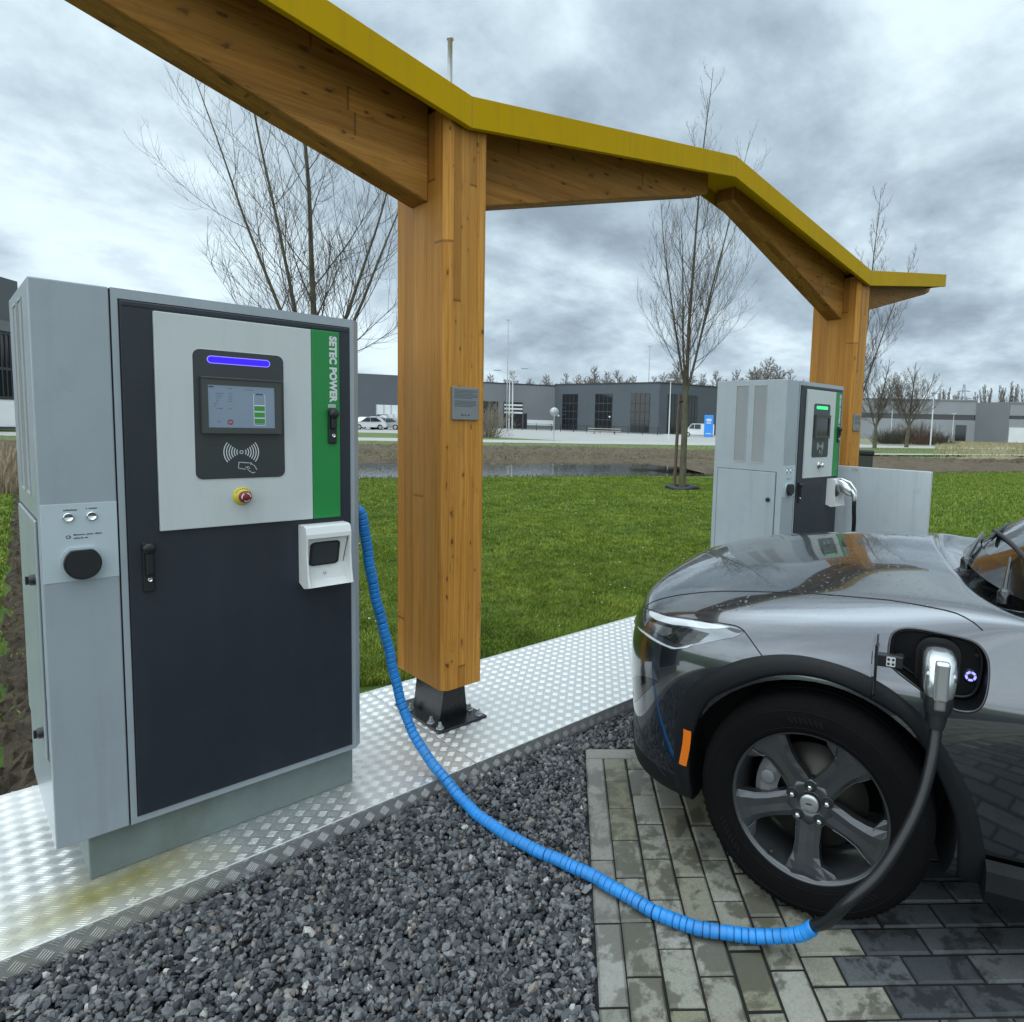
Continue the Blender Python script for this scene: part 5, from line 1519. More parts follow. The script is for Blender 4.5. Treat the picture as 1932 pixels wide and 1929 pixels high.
for s_ in (1, -1):
    def rail(u):
        n = len(RS)-1; x = u*n; i = min(n-1, int(x)); w = x-i; a, b, ze, zc = [RS[i][k]+(RS[i+1][k]-RS[i][k])*w for k in range(4)]
        return Vector((a, b, ze))
    def sidewin(u, v, s_=s_):
        lo = belt(-.80-2.8*u); hi = rail(max(0, min(1, u*1.08-.06))); p = lo.lerp(hi, v); p.y += .03*math.sin(PI*v); return Vector((p.x, p.y*s_, p.z))
    grid_patch(sidewin, 30, 8, 'carglass', 'side_window', CAR, flip=s_ < 0)
    mb = MB(); A = [Vector((-.70, .80, 1.022)), Vector((-.95, .775, 1.19)), Vector((-1.22, .71, 1.35)), Vector((-1.47, .615, 1.487)), Vector((-1.75, .61, 1.505))]
    mb.tube([Vector((p.x, p.y*s_, p.z)) for p in smooth_path(A, 6)], .034, 10); mb.build('windscreen_pillar', 'paint', CAR)
    # door mirror
    mb = MB(); bm = bmesh.new(); bmesh.ops.create_uvsphere(bm, u_segments=20, v_segments=12, radius=1.); bmesh.ops.scale(bm, vec=(.085, .13, .082), verts=bm.verts); bmesh.ops.translate(bm, vec=(-1.03, 1.05*s_, 1.12), verts=bm.verts)
    for v in bm.verts: 
        if v.co.x < -1.07: v.co.x = -1.07
    mb.bm(bm, 0, True); mb.tube([(-1.0, .87*s_, 1.04), (-1.02, .98*s_, 1.07)], [.035, .03], 8, 1); mb.build('door_mirror', ['paint', 'trim'], CAR)
grid_patch(lambda u, v: Vector((-3.66-.06*v, (u*2-1)*.49, 1.095-.10*v)), 12, 3, 'carglass', 'rear_window', CAR, flip=True)
# cabin darkness: seat backs and dashboard under the glass
M['cabin'] = painted('cabin_dark', (.012, .011, .010), .7, .2)
mb = MB(); mb.rbox(-1.35, -.78, -.70, .70, .98, 1.06, .04, 3); mb.build('dashboard', 'cabin', CAR)
for s_ in (1, -1):
    mb = MB(); mb.rbox(-1.95, -1.78, .36*s_-.25, .36*s_+.25, .98, 1.30, .06, 3); mb.rbox(-1.93, -1.83, .36*s_-.13, .36*s_+.13, 1.31, 1.45, .04, 3); mb.build('seat', 'cabin', CAR)
# wipers and their arms in the cowl
def wiper(p0, p1, q0, q1, name='wiper'):
    mb = MB(); p0, p1, q0, q1 = [Vector(x) for x in (p0, p1, q0, q1)]
    mb.lathe([(.022, -.02), (.022, .016), (.016, .026), (0.0001, .028)], 14, lambda a, b, c: (p0.x+a, p0.y+b, p0.z+c))
    m1 = p0.lerp(p1, .45)+Vector((0, 0, .018))
    mb.tube([p0+Vector((0, 0, .014)), m1, p1+Vector((0, 0, .008))], [.0125, .010, .0065], 8)
    w = mb.build(name, 'glosstrim', CAR)
    mb = MB(); d = (q1-q0); n = 12
    mb.tube([q0+d*(k/n)+Vector((0, 0, .012*math.sin(PI*k/n))) for k in range(n+1)], [.004]+[.009]*(n-1)+[.004], 6)
    mb.tube([q0+d*(k/n)+Vector((-.004, 0, -.008+.010*math.sin(PI*k/n))) for k in range(n+1)], .004, 4)
    mb.build('wiper_blade', 'rubber', w)
wiper((-.56, .50, 1.028), (-.64, .12, 1.125), wind(.72, .13)+Vector((.012, 0, .02)), wind(.35, .15)+Vector((.012, 0, .02)))
wiper((-.50, .02, 1.045), (-.60, -.34, 1.12), wind(.46, .13)+Vector((.012, 0, .02)), wind(.10, .16)+Vector((.012, 0, .02)))
# ribs and washer jets in the cowl tray
mb = MB()
for k in range(-5, 6):
    y = k*.095; x = -.455-.09*(abs(y)/.8)**2; mb.rbox(x-.045, x+.012, y-.035, y+.035, .972, .993, .004, 1)
mb.build('cowl_grille', 'trim', CAR)

# headlamps: outline follows the wing, pushed through the shell
def decal(outline, conv, off, sub=None, centre=None):
    """3D polygon fan patch lying off the body; outline given on the photo"""
    P = []
    for p in outline:
        h = pix(*conv(*p)); 
        if h[0] is not None: P.append(h[0]+h[1]*off)
    return P
def patch_mesh(outline, conv, off, n=26, bulge=0.):
    """fills the outline with a grid of points cast on the body"""
    xs = [p[0] for p in outline]; ys = [p[1] for p in outline]
    # split outline in upper and lower edge by x
    i0 = min(range(len(outline)), key=lambda i: outline[i][0]); i1 = max(range(len(outline)), key=lambda i: outline[i][0])
    def chain(a, b, step):
        r = [outline[a]]; i = a
        while i != b: i = (i+step) % len(outline); r.append(outline[i])
        return r
    A, B = chain(i0, i1, 1), chain(i0, i1, -1)
    def yat(ch, x):
        for p, q in zip(ch[:-1], ch[1:]):
            if min(p[0], q[0])-1e-6 <= x <= max(p[0], q[0])+1e-6 and abs(q[0]-p[0]) > 1e-9: return p[1]+(q[1]-p[1])*(x-p[0])/(q[0]-p[0])
        return ch[-1][1]
    V = []; m = 9
    for i in range(n):
        u = i/(n-1.); u = .5-.5*math.cos(PI*u); x = outline[i0][0]+(outline[i1][0]-outline[i0][0])*(u*.998+.001)
        ya, yb = yat(A, x), yat(B, x)
        for j in range(m):
            w = j/(m-1.); h = pix(*conv(x, ya+(yb-ya)*w)); 
            V.append(h[0]+h[1]*(off+bulge*math.sin(PI*w)*math.sin(PI*u)) if h[0] is not None else None)
    last = next(v for v in V if v is not None)
    for k in range(len(V)):
        if V[k] is None: V[k] = last
        last = V[k]
    F = [(i*m+j, (i+1)*m+j, (i+1)*m+j+1, i*m+j+1) for i in range(n-1) for j in range(m-1)]
    return V, F
def both_patch(outline, off, m, name, parent_fn, n=26, bulge=0., conv=cb_, smooth=True):
    V, F = patch_mesh(outline, conv, off, n, bulge); out = []
    nrm = (V[F[len(F)//2][1]]-V[F[len(F)//2][0]]).cross(V[F[len(F)//2][2]]-V[F[len(F)//2][0]])
    c = V[F[len(F)//2][0]]; hit = BV.find_nearest(c)[1]
    fl = nrm.dot(hit) < 0
    for s_ in (1, -1):
        mb = MB(); ff = F if (fl == (s_ < 0)) else [q[::-1] for q in F]
        mb.add([(v.x, v.y*s_, v.z) for v in V], ff, 0, smooth); out.append(mb.build(name, m, parent_fn(s_)))
    return out
HL = both_patch(LAMP, .0022, 'lampchrome', 'headlight', lambda s_: CAR, 34)
hp_ = lambda s_: HL[0] if s_ > 0 else HL[1]
DARK = [(232, 250), (300, 285), (430, 325), (560, 348), (690, 378), (740, 392), (690, 428), (655, 462), (560, 484), (510, 490), (440, 466), (350, 420), (270, 362), (238, 320)]
both_patch(DARK, .0040, 'lampdark', 'lamp_bowl', hp_, 26)
M['lampfin'] = mat('lamp_fin', (.30, .29, .27), .15, .8)
both_patch([(245, 285), (330, 320), (440, 352), (430, 400), (360, 412), (290, 372), (248, 330)], .0052, 'lampfin', 'reflector', hp_, 14)
both_patch([(470, 372), (560, 385), (640, 398), (615, 440), (560, 470), (505, 452), (478, 420)], .0052, 'gap', 'projector', hp_, 14)
both_patch([(172, 195), (222, 205), (232, 250), (228, 330), (212, 352), (178, 340), (160, 290)], .0040, 'glosstrim', 'lamp_corner', hp_, 12)
both_patch([(860, 336), (930, 345), (985, 358), (1016, 372), (975, 388), (915, 372)], .0042, 'lampdark', 'lamp_tip', hp_, 10)
M['drl'] = mat('lamp_strip', (.66, .68, .69), .22, .15)
both_patch([(150, 330), (205, 372), (300, 436), (390, 484), (470, 508), (545, 494), (610, 478), (560, 506), (440, 519), (340, 478), (250, 426), (175, 368)], .0042, 'drl', 'daylight_strip', hp_, 26)
both_patch([(250, 208), (400, 256), (560, 282), (700, 302), (850, 327), (905, 340), (820, 352), (700, 352), (560, 332), (430, 318), (300, 280), (252, 240)], .0042, 'drl', 'upper_reflector', hp_, 26)
# clear cover over the lamp, standing a little off the bowl
both_patch(LAMP, .0085, 'lampglass', 'lamp_cover', hp_, 34, .003)
# blanked grille and lower intake, seen as dark fields across the nose
def nose_patch(b0, b1, z0, z1, off, m, name, nb=30, nz=8, rad=.0):
    mb = MB(); v = []
    for i in range(nb):
        b = b0+(b1-b0)*i/(nb-1.)
        for j in range(nz):
            z = z0+(z1-z0)*j/(nz-1.)
            h = BV.ray_cast(Vector((2., b, z)), Vector((-1, 0, 0))); p = h[0] if h[0] is not None else Vector((.79, b, z)); nn = h[1] or Vector((1, 0, 0))
            v.append(p+nn*off)
    mb.add(v, [(i*nz+j, (i+1)*nz+j, (i+1)*nz+j+1, i*nz+j+1) for i in range(nb-1) for j in range(nz-1)], 0, True)
    return mb.build(name, m, CAR)
nose_patch(-.46, .46, .56, .76, .003, 'glosstrim', 'grille_panel')
nose_patch(-.50, .50, .345, .46, .003, 'trim', 'air_intake')
nose_patch(-.56, .56, .268, .315, .006, 'silver', 'skid_garnish')
# dark reflection on the bumper corners, painted as gloss black patches
REFL_ = [(104, 760), (130, 738), (200, 742), (262, 762), (312, 786), (300, 800), (262, 822), (180, 900), (118, 960), (100, 930), (98, 840)]
both_patch(REFL_, .0016, 'glosstrim', 'dark_reflection', lambda s_: CP['front_bumper'], 16)
# lower bumper crease
for P in both(proj_pts([(135, 1080), (170, 1200), (230, 1370), (300, 1470), (372, 1560)], cb_, 8)): seam(P, .0022, CP['front_bumper'], 'bumper_crease', 'seam')

# ------------------------------------------------------------------ charging port: rim, socket, lit ring, flap
def port_parts():
    pr = CP['port_recess']
    mb = MB(); P = []
    for a, z in PORT:
        h = side_hit(a, z); P.append(h[0]+Vector((0, .0015, 0)))
    loop = []
    n = len(P)
    for i in range(n):
        p0, p1, p2, p3 = P[i-1], P[i], P[(i+1) % n], P[(i+2) % n]
        for k in range(5):
            u = k/5.; loop.append(.5*((2*p1)+(-p0+p2)*u+(2*p0-5*p1+4*p2-p3)*u*u+(-p0+3*p1-3*p2+p3)*u**3))
    mb.tube(loop, .0045, 6, closed=True); mb.build('port_rim', 'glosstrim', pr)
    yb = .822
    c = Vector((-.335, 0, .872)); inner = [(-.338+(p.x+.338)*.93, .874+(p.z-.874)*.90) for p in loop]
    mb = MB()
    for k in range(len(inner)):
        pass
    mb.tube([(a, yb+.010, z) for a, z in inner], .006, 6, closed=True); mb.build('inner_rim', 'blackplastic', pr)
    mb = MB(); mb.prism(rrect(-.404, -.282, .785, .955, .05), lambda u, w, d: (u, yb+d, w), -.004, .022); 
    fix_normals(mb.build('socket_frame', 'blackplastic', pr))
    # lit ring of five segments
    mb = MB(); cx, cz = -.4355, .846
    for k in range(5):
        a0 = 2*PI*k/5+.12+PI/2; a1 = 2*PI*(k+1)/5-.12+PI/2; v = []; m = 6
        for q in range(m+1):
            a = a0+(a1-a0)*q/m
            for r in (.0088, .0152): v.append((cx+r*math.cos(a), yb+.004, cz+r*math.sin(a)))
        mb.add(v, [(q*2, q*2+1, q*2+3, q*2+2) for q in range(m)])
    mb.build('charge_indicator', 'bluering', pr)
    mb = MB(); mb.lathe([(.0225, -.002), (.0225, .0025), (0.0001, .003)], 28, lambda x, y, z: (cx+x, yb+z, cz+y)); mb.build('indicator_base', 'glassblack', pr)
    mb = MB(); mb.rbox(-.455, -.44, yb-.001, yb+.005, .905, .92, .002, 1); mb.build('status_lens', 'rubber', pr)
    # flap swung forward, edge on to the viewer, with its hinge arm
    fl = bpy.data.objects.new('charging_flap', None); COL.objects.link(fl); fl.parent = CAR
    o = [(0.0, .785), (.012, .775), (.05, .78), (.13, .80), (.20, .862), (.232, .885), (.245, .92), (.245, .965), (.225, .992), (.18, .998), (.06, .985), (.02, .97), (.0, .94)]
    def fp(u, w, d): 
        return (-.160+d-.006*math.sin(u*10), .945+u*.36, w)
    o = [(u, z+.0) for u, z in o]
    mb = MB(); mb.prism(o, lambda u, w, d: fp(u, w, d), -.0022, .0); mb.build('outer_skin', 'paint', fl)
    mb = MB(); mb.prism([(u*.93+.006, .87+(z-.87)*.93) for u, z in o], lambda u, w, d: fp(u, w, d), -.0075, -.0024); mb.build('inner_skin', 'blackplastic', fl)
    mb = MB()
    mb.rbox(-.245, -.158, .900, .930, .868, .905, .004, 2); mb.tube([(-.242, .872, .887), (-.22, .90, .887), (-.20, .915, .887)], .014, 8)
    mb.build('hinge_arm', 'blackplastic', fl)
    mb = MB(); mb.prism(rrect(-.2235, -.1985, .873, .902, .003), lambda u, w, d: (u, .9305+d, w), 0, .0008, 0)
    for i in range(2):
        for j in range(2): mb.disc(.0041, lambda x, y, z, i=i, j=j: (-.2175+i*.0125+x, .9316, .8805+j*.0135+y), 14, 1)
    mb.build('port_sticker', ['stickerwhite', 'ink'], fl)
port_parts()

# ------------------------------------------------------------------ black cable and plug of the foreground charger
def car_pt(a, b, z): p = CA+CF*a+CL*b; return Vector((p[0], p[1], p[2]+z))
def near_cable():
    o = Vector(CB.location)
    def S_(secs, m, name, parent, n=20, smooth=True):
        v = []
        for a, b, z, w, d, ex in secs:
            for k in range(n):
                t_ = 2*PI*k/n; c, s_ = math.cos(t_), math.sin(t_); e = lambda q: math.copysign(abs(q)**ex, q)
                v.append(car_pt(a+e(c)*w, b+e(s_)*d, z)-o)
        f = [(i*n+k, i*n+(k+1) % n, (i+1)*n+(k+1) % n, (i+1)*n+k) for i in range(len(secs)-1) for k in range(n)]
        mb = MB(); mb.add(v, f, 0, smooth); mb.add(v, [tuple(range(n)), tuple(range(len(secs)*n-1, (len(secs)-1)*n-1, -1))])
        return fix_normals(mb.build(name, m, parent))
    pl = S_([(-.338, .93, .945, .020, .024, .6), (-.338, .935, .940, .034, .04, .6), (-.338, .945, .928, .0415, .055, .6), (-.338, .955, .905, .0430, .066, .6), (-.338, .965, .87, .0425, .066, .6), (-.338, .972, .845, .040, .058, .62), (-.338, .976, .832, .036, .05, .65)], 'silver', 'plug', CB)
    # nose of the plug inside the socket
    mb = MB(); mb.rbox(-.392, -.292, .83, .935, .80, .938, .03, 3); 
    mb.v = [car_pt(*p)-o for p in mb.v]; mb.build('plug_nose', 'blackplastic', pl)
    mb = MB(); mb.rbox(-.357, -.319, 1.012, 1.042, .828, .942, .009, 3); mb.v = [car_pt(*p)-o for p in mb.v]; mb.build('grip_spine', 'silver', pl)
    for da in (-.031, .031):
        mb = MB(); mb.lathe([(.0001, .006), (.006, .005), (.0085, .0)], 14, lambda x, y, z, da=da: tuple(car_pt(-.338+da+x, 1.013+z*.6-.012*0, .892+y*1.5)-o)); mb.build('thumb_dimple', 'steel', pl)
    S_([(-.338, .978, .834, .038, .050, .7), (-.338, .985, .806, .038, .046, .75), (-.337, .99, .786, .034, .040, .85)], 'blackplastic', 'collar', pl)
    mb = MB(); mb.rbox(-.354, -.322, 1.02, 1.036, .80, .845, .007, 2); mb.v = [car_pt(*p)-o for p in mb.v]; mb.build('release_latch', 'steel', pl)
    S_([(-.337, .99, .79, .028, .030, 1.), (-.337, .995, .765, .026, .027, 1.), (-.336, 1.0, .74, .0205, .0205, 1.)], 'rubber', 'bend_relief', pl)
    pts = [car_pt(-.337, .992, .775), car_pt(-.336, 1.002, .73), car_pt(-.328, 1.03, .655), car_pt(-.308, 1.062, .56), car_pt(-.270, 1.10, .463), car_pt(-.212, 1.14, .357), car_pt(-.137, 1.17, .268), car_pt(-.075, 1.175, .195), car_pt(-.045, 1.155, .135), car_pt(-.030, 1.12, .105)]
    end = Vector(blue_pts[-1]); 
    pts = pts[:-3]+[]
    last = pts[-1]
    pts += [last.lerp(end, .5)+Vector((-.01, .0, -.015)), end, end+(end-last).normalized()*.02]
    mb = MB(); mb.tube([p-o for p in resample(smooth_path(pts, 10), .012)], .0165, 14); mb.build('hose', 'cable', CB)
near_cable()

# ================================================================== BARE TREES
bk = mat('bark', (.10, .085, .06), .85, spec=.2); t = NT(bk); v = t.coord('Object', scale=(1, 1, .25))
t.base(t.ramp(t.noise(v, 14, 6, .65), [(.3, (.055, .048, .035)), (.5, (.105, .092, .062)), (.7, (.135, .135, .075))])); t.bump(t.noise(v, 40, 5, .7), .5, .01)
M['bark'] = bk
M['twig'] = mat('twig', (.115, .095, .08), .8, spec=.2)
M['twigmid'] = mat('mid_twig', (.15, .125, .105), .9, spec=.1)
M['twigfar'] = mat('far_twig', (.27, .245, .225), .9, spec=.1)  # far twigs tinted paler: distance haze put into the colour
M['barkfar'] = mat('far_bark', (.19, .165, .145), .9, spec=.1)  # far bark paled likewise, haze in the colour
class Wood:
    def __init__(s): s.V = []; s.F = []; s.n = 0
    def tube(s, P, R, seg):
        P = np.asarray(P); n = len(P); d = np.gradient(P, axis=0); d /= np.linalg.norm(d, axis=1)[:, None]+1e-9
        ref = np.array([.31, .57, .76]); a = np.cross(d, ref); a /= np.linalg.norm(a, axis=1)[:, None]+1e-9; b = np.cross(d, a)
        th = np.arange(seg)*2*PI/seg
        ring = (a[:, None, :]*np.cos(th)[None, :, None]+b[:, None, :]*np.sin(th)[None, :, None])*np.asarray(R)[:, None, None]+P[:, None, :]
        s.V.append(ring.reshape(-1, 3)); i = np.arange(n-1)[:, None]*seg; k = np.arange(seg)[None, :]; k2 = (k+1) % seg
        q = np.stack([i+k, i+k2, i+seg+k2, i+seg+k], -1).reshape(-1, 4)+s.n
        s.F.append(q); s.n += n*seg
    def build(s, name, m, parent):
        return rawmesh(name, np.concatenate(s.V), np.concatenate(s.F), M[m], smooth=True, parent=parent)
def grow(base, H, seed, spread=1., stems=((0., 0., 1.),), fork=.28, dens=1., tr=.075, up=.55, twig_r=.0035, far=False, lean=(0, 0), crown_from=.3, shape=1.):
    """a young broad-leaved tree in winter: leaders, rising limbs, branches and fine twigs"""
    g = np.random.default_rng(seed); Tk = Wood(); Cr = Wood(); base = np.array(base, float)*0
    def path(p, d, L, n, curl, wob):
        P = [p]; d = d/np.linalg.norm(d)
        for k in range(n):
            d = d+np.array([0, 0, curl/n])+g.normal(0, wob, 3); d /= np.linalg.norm(d); P.append(P[-1]+d*L/n)
        return np.array(P)
    def along(P, u):
        x = u*(len(P)-1); i = min(len(P)-2, int(x)); w = x-i; return P[i]*(1-w)+P[i+1]*w, (P[i+1]-P[i])/np.linalg.norm(P[i+1]-P[i])
    def twig(p, d, L, r, lev):
        n = 5 if lev else 6; P = path(p, d, L, n, up*1.7, .06)
        (Cr).tube(P, np.linspace(r, max(twig_r*.45, r*.35), n+1), 3)
        if lev > 0:
            m = max(1, int(4.4*dens*L/.5+g.random()))
            for k in range(m):
                u = g.uniform(.15, .98); q, t_ = along(P, u); a = g.normal(0, 1, 3); a -= t_*(a@t_); a /= np.linalg.norm(a)
                ang = g.uniform(.45, .95); twig(q, t_*math.cos(ang)+a*math.sin(ang), L*g.uniform(.3, .62)*(1.1-.5*u), max(twig_r*.8, r*.5), lev-1)
    # trunk up to the fork
    zf = H*fork; tp = path(base, np.array([lean[0], lean[1], 1.]), zf, 6, .0, .012)
    Tk.tube(np.vstack([tp[0]-[0, 0, .1], tp]), np.concatenate([[tr*1.25], np.linspace(tr*1.08, tr*.8, 7)]), 10)
    top = tp[-1]; az0 = g.uniform(0, 2*PI)
    lead = []
    for k, (tilt, az, fr) in enumerate(stems):
        d = np.array([math.sin(tilt)*math.cos(az), math.sin(tilt)*math.sin(az), math.cos(tilt)])
        L = (H-zf)*fr; P = path(top-[0, 0, .02], d, L, 14, .35*math.sin(tilt)*1.2, .022); r0 = tr*(.62 if k == 0 else .40)
        R = r0*(1-np.linspace(0, 1, 15)**.9*.93)+twig_r*.6
        Tk.tube(P, R, 7); lead.append((P, R, L))
    for P, R, L in lead:
        m = int(24*dens*L/(H*.7)); a0 = g.uniform(0, 2*PI)
        for k in range(m):
            u = .04+.93*(k+g.random())/m; q, t_ = along(P, u)
            az = a0+k*2.4+g.normal(0, .4); a = np.array([math.cos(az), math.sin(az), 0]); a -= t_*(a@t_); a /= np.linalg.norm(a)
            ang = g.uniform(.55, .95); Lb = spread*H*.27*(1-u)**.75*g.uniform(.65, 1.2)+.34*H/9.
            d = t_*math.cos(ang)+a*math.sin(ang); n = 8; B = path(q, d, Lb, n, up*1.5, .04)
            rb = max(twig_r*1.6, np.interp(u, np.linspace(0, 1, 15), R)*.30)
            (Tk if rb > .016 else Cr).tube(B, np.linspace(rb, twig_r*.8, n+1), 5)
            mm = int(6.4*dens*Lb/(.12*H)+3)
            for j in range(mm):
                w = .12+.86*(j+g.random())/mm; q2, t2 = along(B, w); a2 = g.normal(0, 1, 3); a2 -= t2*(a2@t2); a2 /= np.linalg.norm(a2)
                an = g.uniform(.5, .95); twig(q2, t2*math.cos(an)+a2*math.sin(an), Lb*g.uniform(.28, .55)*(1.15-.6*w), max(twig_r, rb*.42), 1 if not far else (1 if g.random() < .6 else 0))
    return Tk, Cr
def tree(name, label, loc, H, seed, group=None, mats=('bark', 'twig'), **kw):
    T = thing(name, label, 'tree', loc, 0, group); Tk, Cr = grow((0, 0, 0), H, seed, **kw)
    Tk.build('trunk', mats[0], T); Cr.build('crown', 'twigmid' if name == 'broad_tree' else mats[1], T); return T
Z0 = -.06
# lawn tree between the post and the far charger, with its stake and tie
p = onz(1287, 924, Z0); TP = Vector(p)
tree('young_tree', 'tall slender bare tree on the lawn tied to a wooden stake', tuple(p), 9.9, 12, 'young lawn trees', fork=.235, lean=(.012, -.008), tr=.082, spread=.74, dens=.85, up=.70,
     stems=((.05, bearing(1500), 1.), (.20, bearing(1287)+1.5, .62), (.24, bearing(1287)-1.4, .80), (.16, bearing(1287)+2.6, .55), (.30, bearing(1287)-2.0, .55)), twig_r=.0026)
stk = onz(1272, 922, Z0)
S_ = thing('tree_stake', 'brown wooden stake beside the slender lawn tree', 'stake', tuple(stk))
M['stake'] = painted('stake_wood', (.105, .075, .048), .8, .3, scale=6.)
mb = MB(); mb.tube([(0, 0, -.05), (.02, -.01, 1.2), (.05, -.02, 2.32)], [.042, .040, .038], 10); mb.build('post', 'stake', S_)
mb = MB(); d = Vector((TP.x-stk[0], TP.y-stk[1], 0)); mb.tube([Vector((.045, -.02, 2.12)), Vector((.045, -.02, 2.12))+d*.55+Vector((0, 0, .04)), d*1.0+Vector((.0, 0, 2.16))], [.03, .022, .03], 8); mb.build('tie', 'rubber', S_)
ring = thing('watering_ring', 'black rubber watering ring round the foot of the slender tree', 'watering ring', (TP.x, TP.y, Z0))
mb = MB(); mb.tube([(.36*math.cos(a)*1.0, .36*math.sin(a), .05+.02*math.sin(3*a)) for a in [2*PI*k/30 for k in range(30)]], .065, 8, closed=True); mb.build('band', 'rubber', ring)
mb = MB(); mb.add([(.33*math.cos(2*PI*k/24), .33*math.sin(2*PI*k/24), .02) for k in range(24)], [tuple(range(24))]); mb.build('soil_bed', 'soil', ring)
# the wide tree behind the foreground charger
p = at(607, 10.6, Z0)
bb = bearing(607)
tree('young_tree', 'wide bare tree with several rising stems behind the foreground charger', tuple(p), 7.7, 31, 'young lawn trees', fork=.22, tr=.085, spread=.98, dens=.76, up=.50, lean=(-.0, .0),
     stems=((.03, bb+1.2, 1.), (.24, bb+1.62, .98), (.36, bb+1.75, .80), (.20, bb-1.5, .80), (.36, bb-1.7, .66)), twig_r=.0019)
# the third, behind the farther post
p = at(1612, 25.5, -.08)
tree('young_tree', 'thin bare tree partly hidden behind the farther wooden post', tuple(p), 9.9, 45, 'young lawn trees', fork=.22, tr=.08, spread=.62, dens=.95, up=.7,
     stems=((.03, 0, 1.), (.22, bearing(1612)-1.5, .74), (.2, bearing(1612)+1.5, .7), (.25, 1., .5)), twig_r=.0045)
# two broad trees before the grey sheds
tree('broad_tree', 'broad round crowned bare tree in front of the long grey shed', tuple(at(1712, 74, -.1)), 8.6, 61, 'broad bare trees by the shed', fork=.24, tr=.20, spread=1.35, dens=.85, up=.45,
     stems=((.05, 0, .95), (.42, bearing(1712)+1.4, .85), (.45, bearing(1712)-1.4, .88), (.36, 2., .8)), twig_r=.011, far=True, )
tree('broad_tree', 'bare tree with leaning limbs close beside the farther wooden post', tuple(at(1652, 66, -.1)), 8.3, 67, 'broad bare trees by the shed', fork=.22, tr=.18, spread=1.1, dens=.8, up=.5,
     stems=((.10, bearing(1652)-1.5, .95), (.38, bearing(1652)+1.4, .8), (.35, bearing(1652)-1.4, .85)), twig_r=.011, far=True, )
# far tree line: three patterns, copied
FT = []
def far_tree(k, x, dist, h, label, group, narrow=False):
    if len(FT) <= k or FT[k] is None:
        while len(FT) <= k: FT.append(None)
        T = thing('far_tree', label, 'tree', tuple(at(x, dist, -.2)), 0, group)
        Tk, Cr = grow((0, 0, 0), 10., 100+k, fork=.2 if not narrow else .12, tr=.22, spread=.95 if not narrow else .35, dens=1.25, up=.12 if not narrow else 1.1,
                      stems=((.05, 0, 1.), (.4, 1, .85), (.45, 3.1, .85), (.4, 5, .8), (.6, 2, .7), (.62, 4., .7)) if not narrow else ((.03, 0, 1.), (.16, 1, .9), (.17, 3.2, .92), (.15, 5, .9), (.1, 2, .95)), twig_r=.03, far=True)
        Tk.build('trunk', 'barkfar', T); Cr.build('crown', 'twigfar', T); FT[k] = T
    else:
        T = copy_tree(FT[k]); T['label'] = label; T['group'] = group; T.location = at(x, dist, -.2)
    T.rotation_euler.z = rnd.uniform(0, 6.28); s_ = h/10.; T.scale = (s_*rnd.uniform(.9, 1.15), s_*rnd.uniform(.9, 1.15), s_); return T
for i, (x, h) in enumerate([(925, 11.5), (968, 12.), (992, 11.), (1030, 12.5), (1062, 13.), (1085, 12.), (1118, 13.5), (1142, 14.), (1168, 13.), (1192, 12.5), (1228, 12.5), (1252, 14), (1275, 15), (1325, 14), (1352, 14.5), (1385, 15), (1418, 15.), (1440, 16), (1462, 15.), (1490, 15)]):
    far_tree(i % 3, x, 190+rnd.uniform(-12, 25), h*1.30, 'pale bare treetops rising behind the dark office building', 'far trees behind the office')
for i, (x, h) in enumerate([(1768, 13), (1785, 13.5), (1800, 12.5), (1832, 12.5), (1855, 14.5), (1878, 14), (1902, 15), (1926, 14.5), (1948, 15)]):
    far_tree(3+i % 2, x, 230+rnd.uniform(-8, 8), h*1.15, 'upright bare poplar in the row behind the long grey shed', 'poplars behind the shed', True)

# ================================================================== BUILDINGS AND STREET
def clad(name, col, sc=2.2, rough=.55):
    m = mat(name, col, rough, spec=.4); t = NT(m); v = t.coord('Object'); x = t.sep(v)
    w = t.n('ShaderNodeTexWave', wave_type='BANDS', bands_direction='X'); w.inputs['Scale'].default_value = 6.
    comb = t.n('ShaderNodeCombineXYZ'); t.l(t.math('ADD', x[0], x[1]), comb.inputs[0]); t.l(comb.outputs[0], w.inputs['Vector'])
    f = t.noise(v, .15, 4); t.base(t.mix(.22, t.ramp(f, [(.3, tuple(c*.9 for c in col)), (.7, tuple(c*1.1 for c in col))]), t.ramp(w.outputs['Color'], [(0, tuple(c*.7 for c in col)), (1, tuple(c*1.2 for c in col))]))); return m
M['officewall'] = clad('office_cladding', (.075, .088, .10))
M['hallwall'] = clad('hall_cladding', (.165, .172, .182))
M['gablewall'] = clad('gable_cladding', (.095, .105, .118))
M['shedwall'] = clad('shed_cladding', (.25, .262, .275))
M['shedroof'] = clad('shed_roof', (.20, .21, .22))
M['bglass'] = mat('building_glass', (.010, .013, .015), .06, spec=.6)
M['bframe'] = mat('window_frame', (.02, .022, .025), .5)
M['dockdark'] = mat('dock_dark', (.012, .012, .013), .8)
M['whitepaint'] = painted('white_paint', (.62, .64, .64), .5, .06, scale=.6)
def frame2(P, Q):
    """local frame on a facade: origin P, x along to Q, y into the building"""
    d = Vector((Q[0]-P[0], Q[1]-P[1], 0)); L = d.length; return math.atan2(d.y, d.x), L
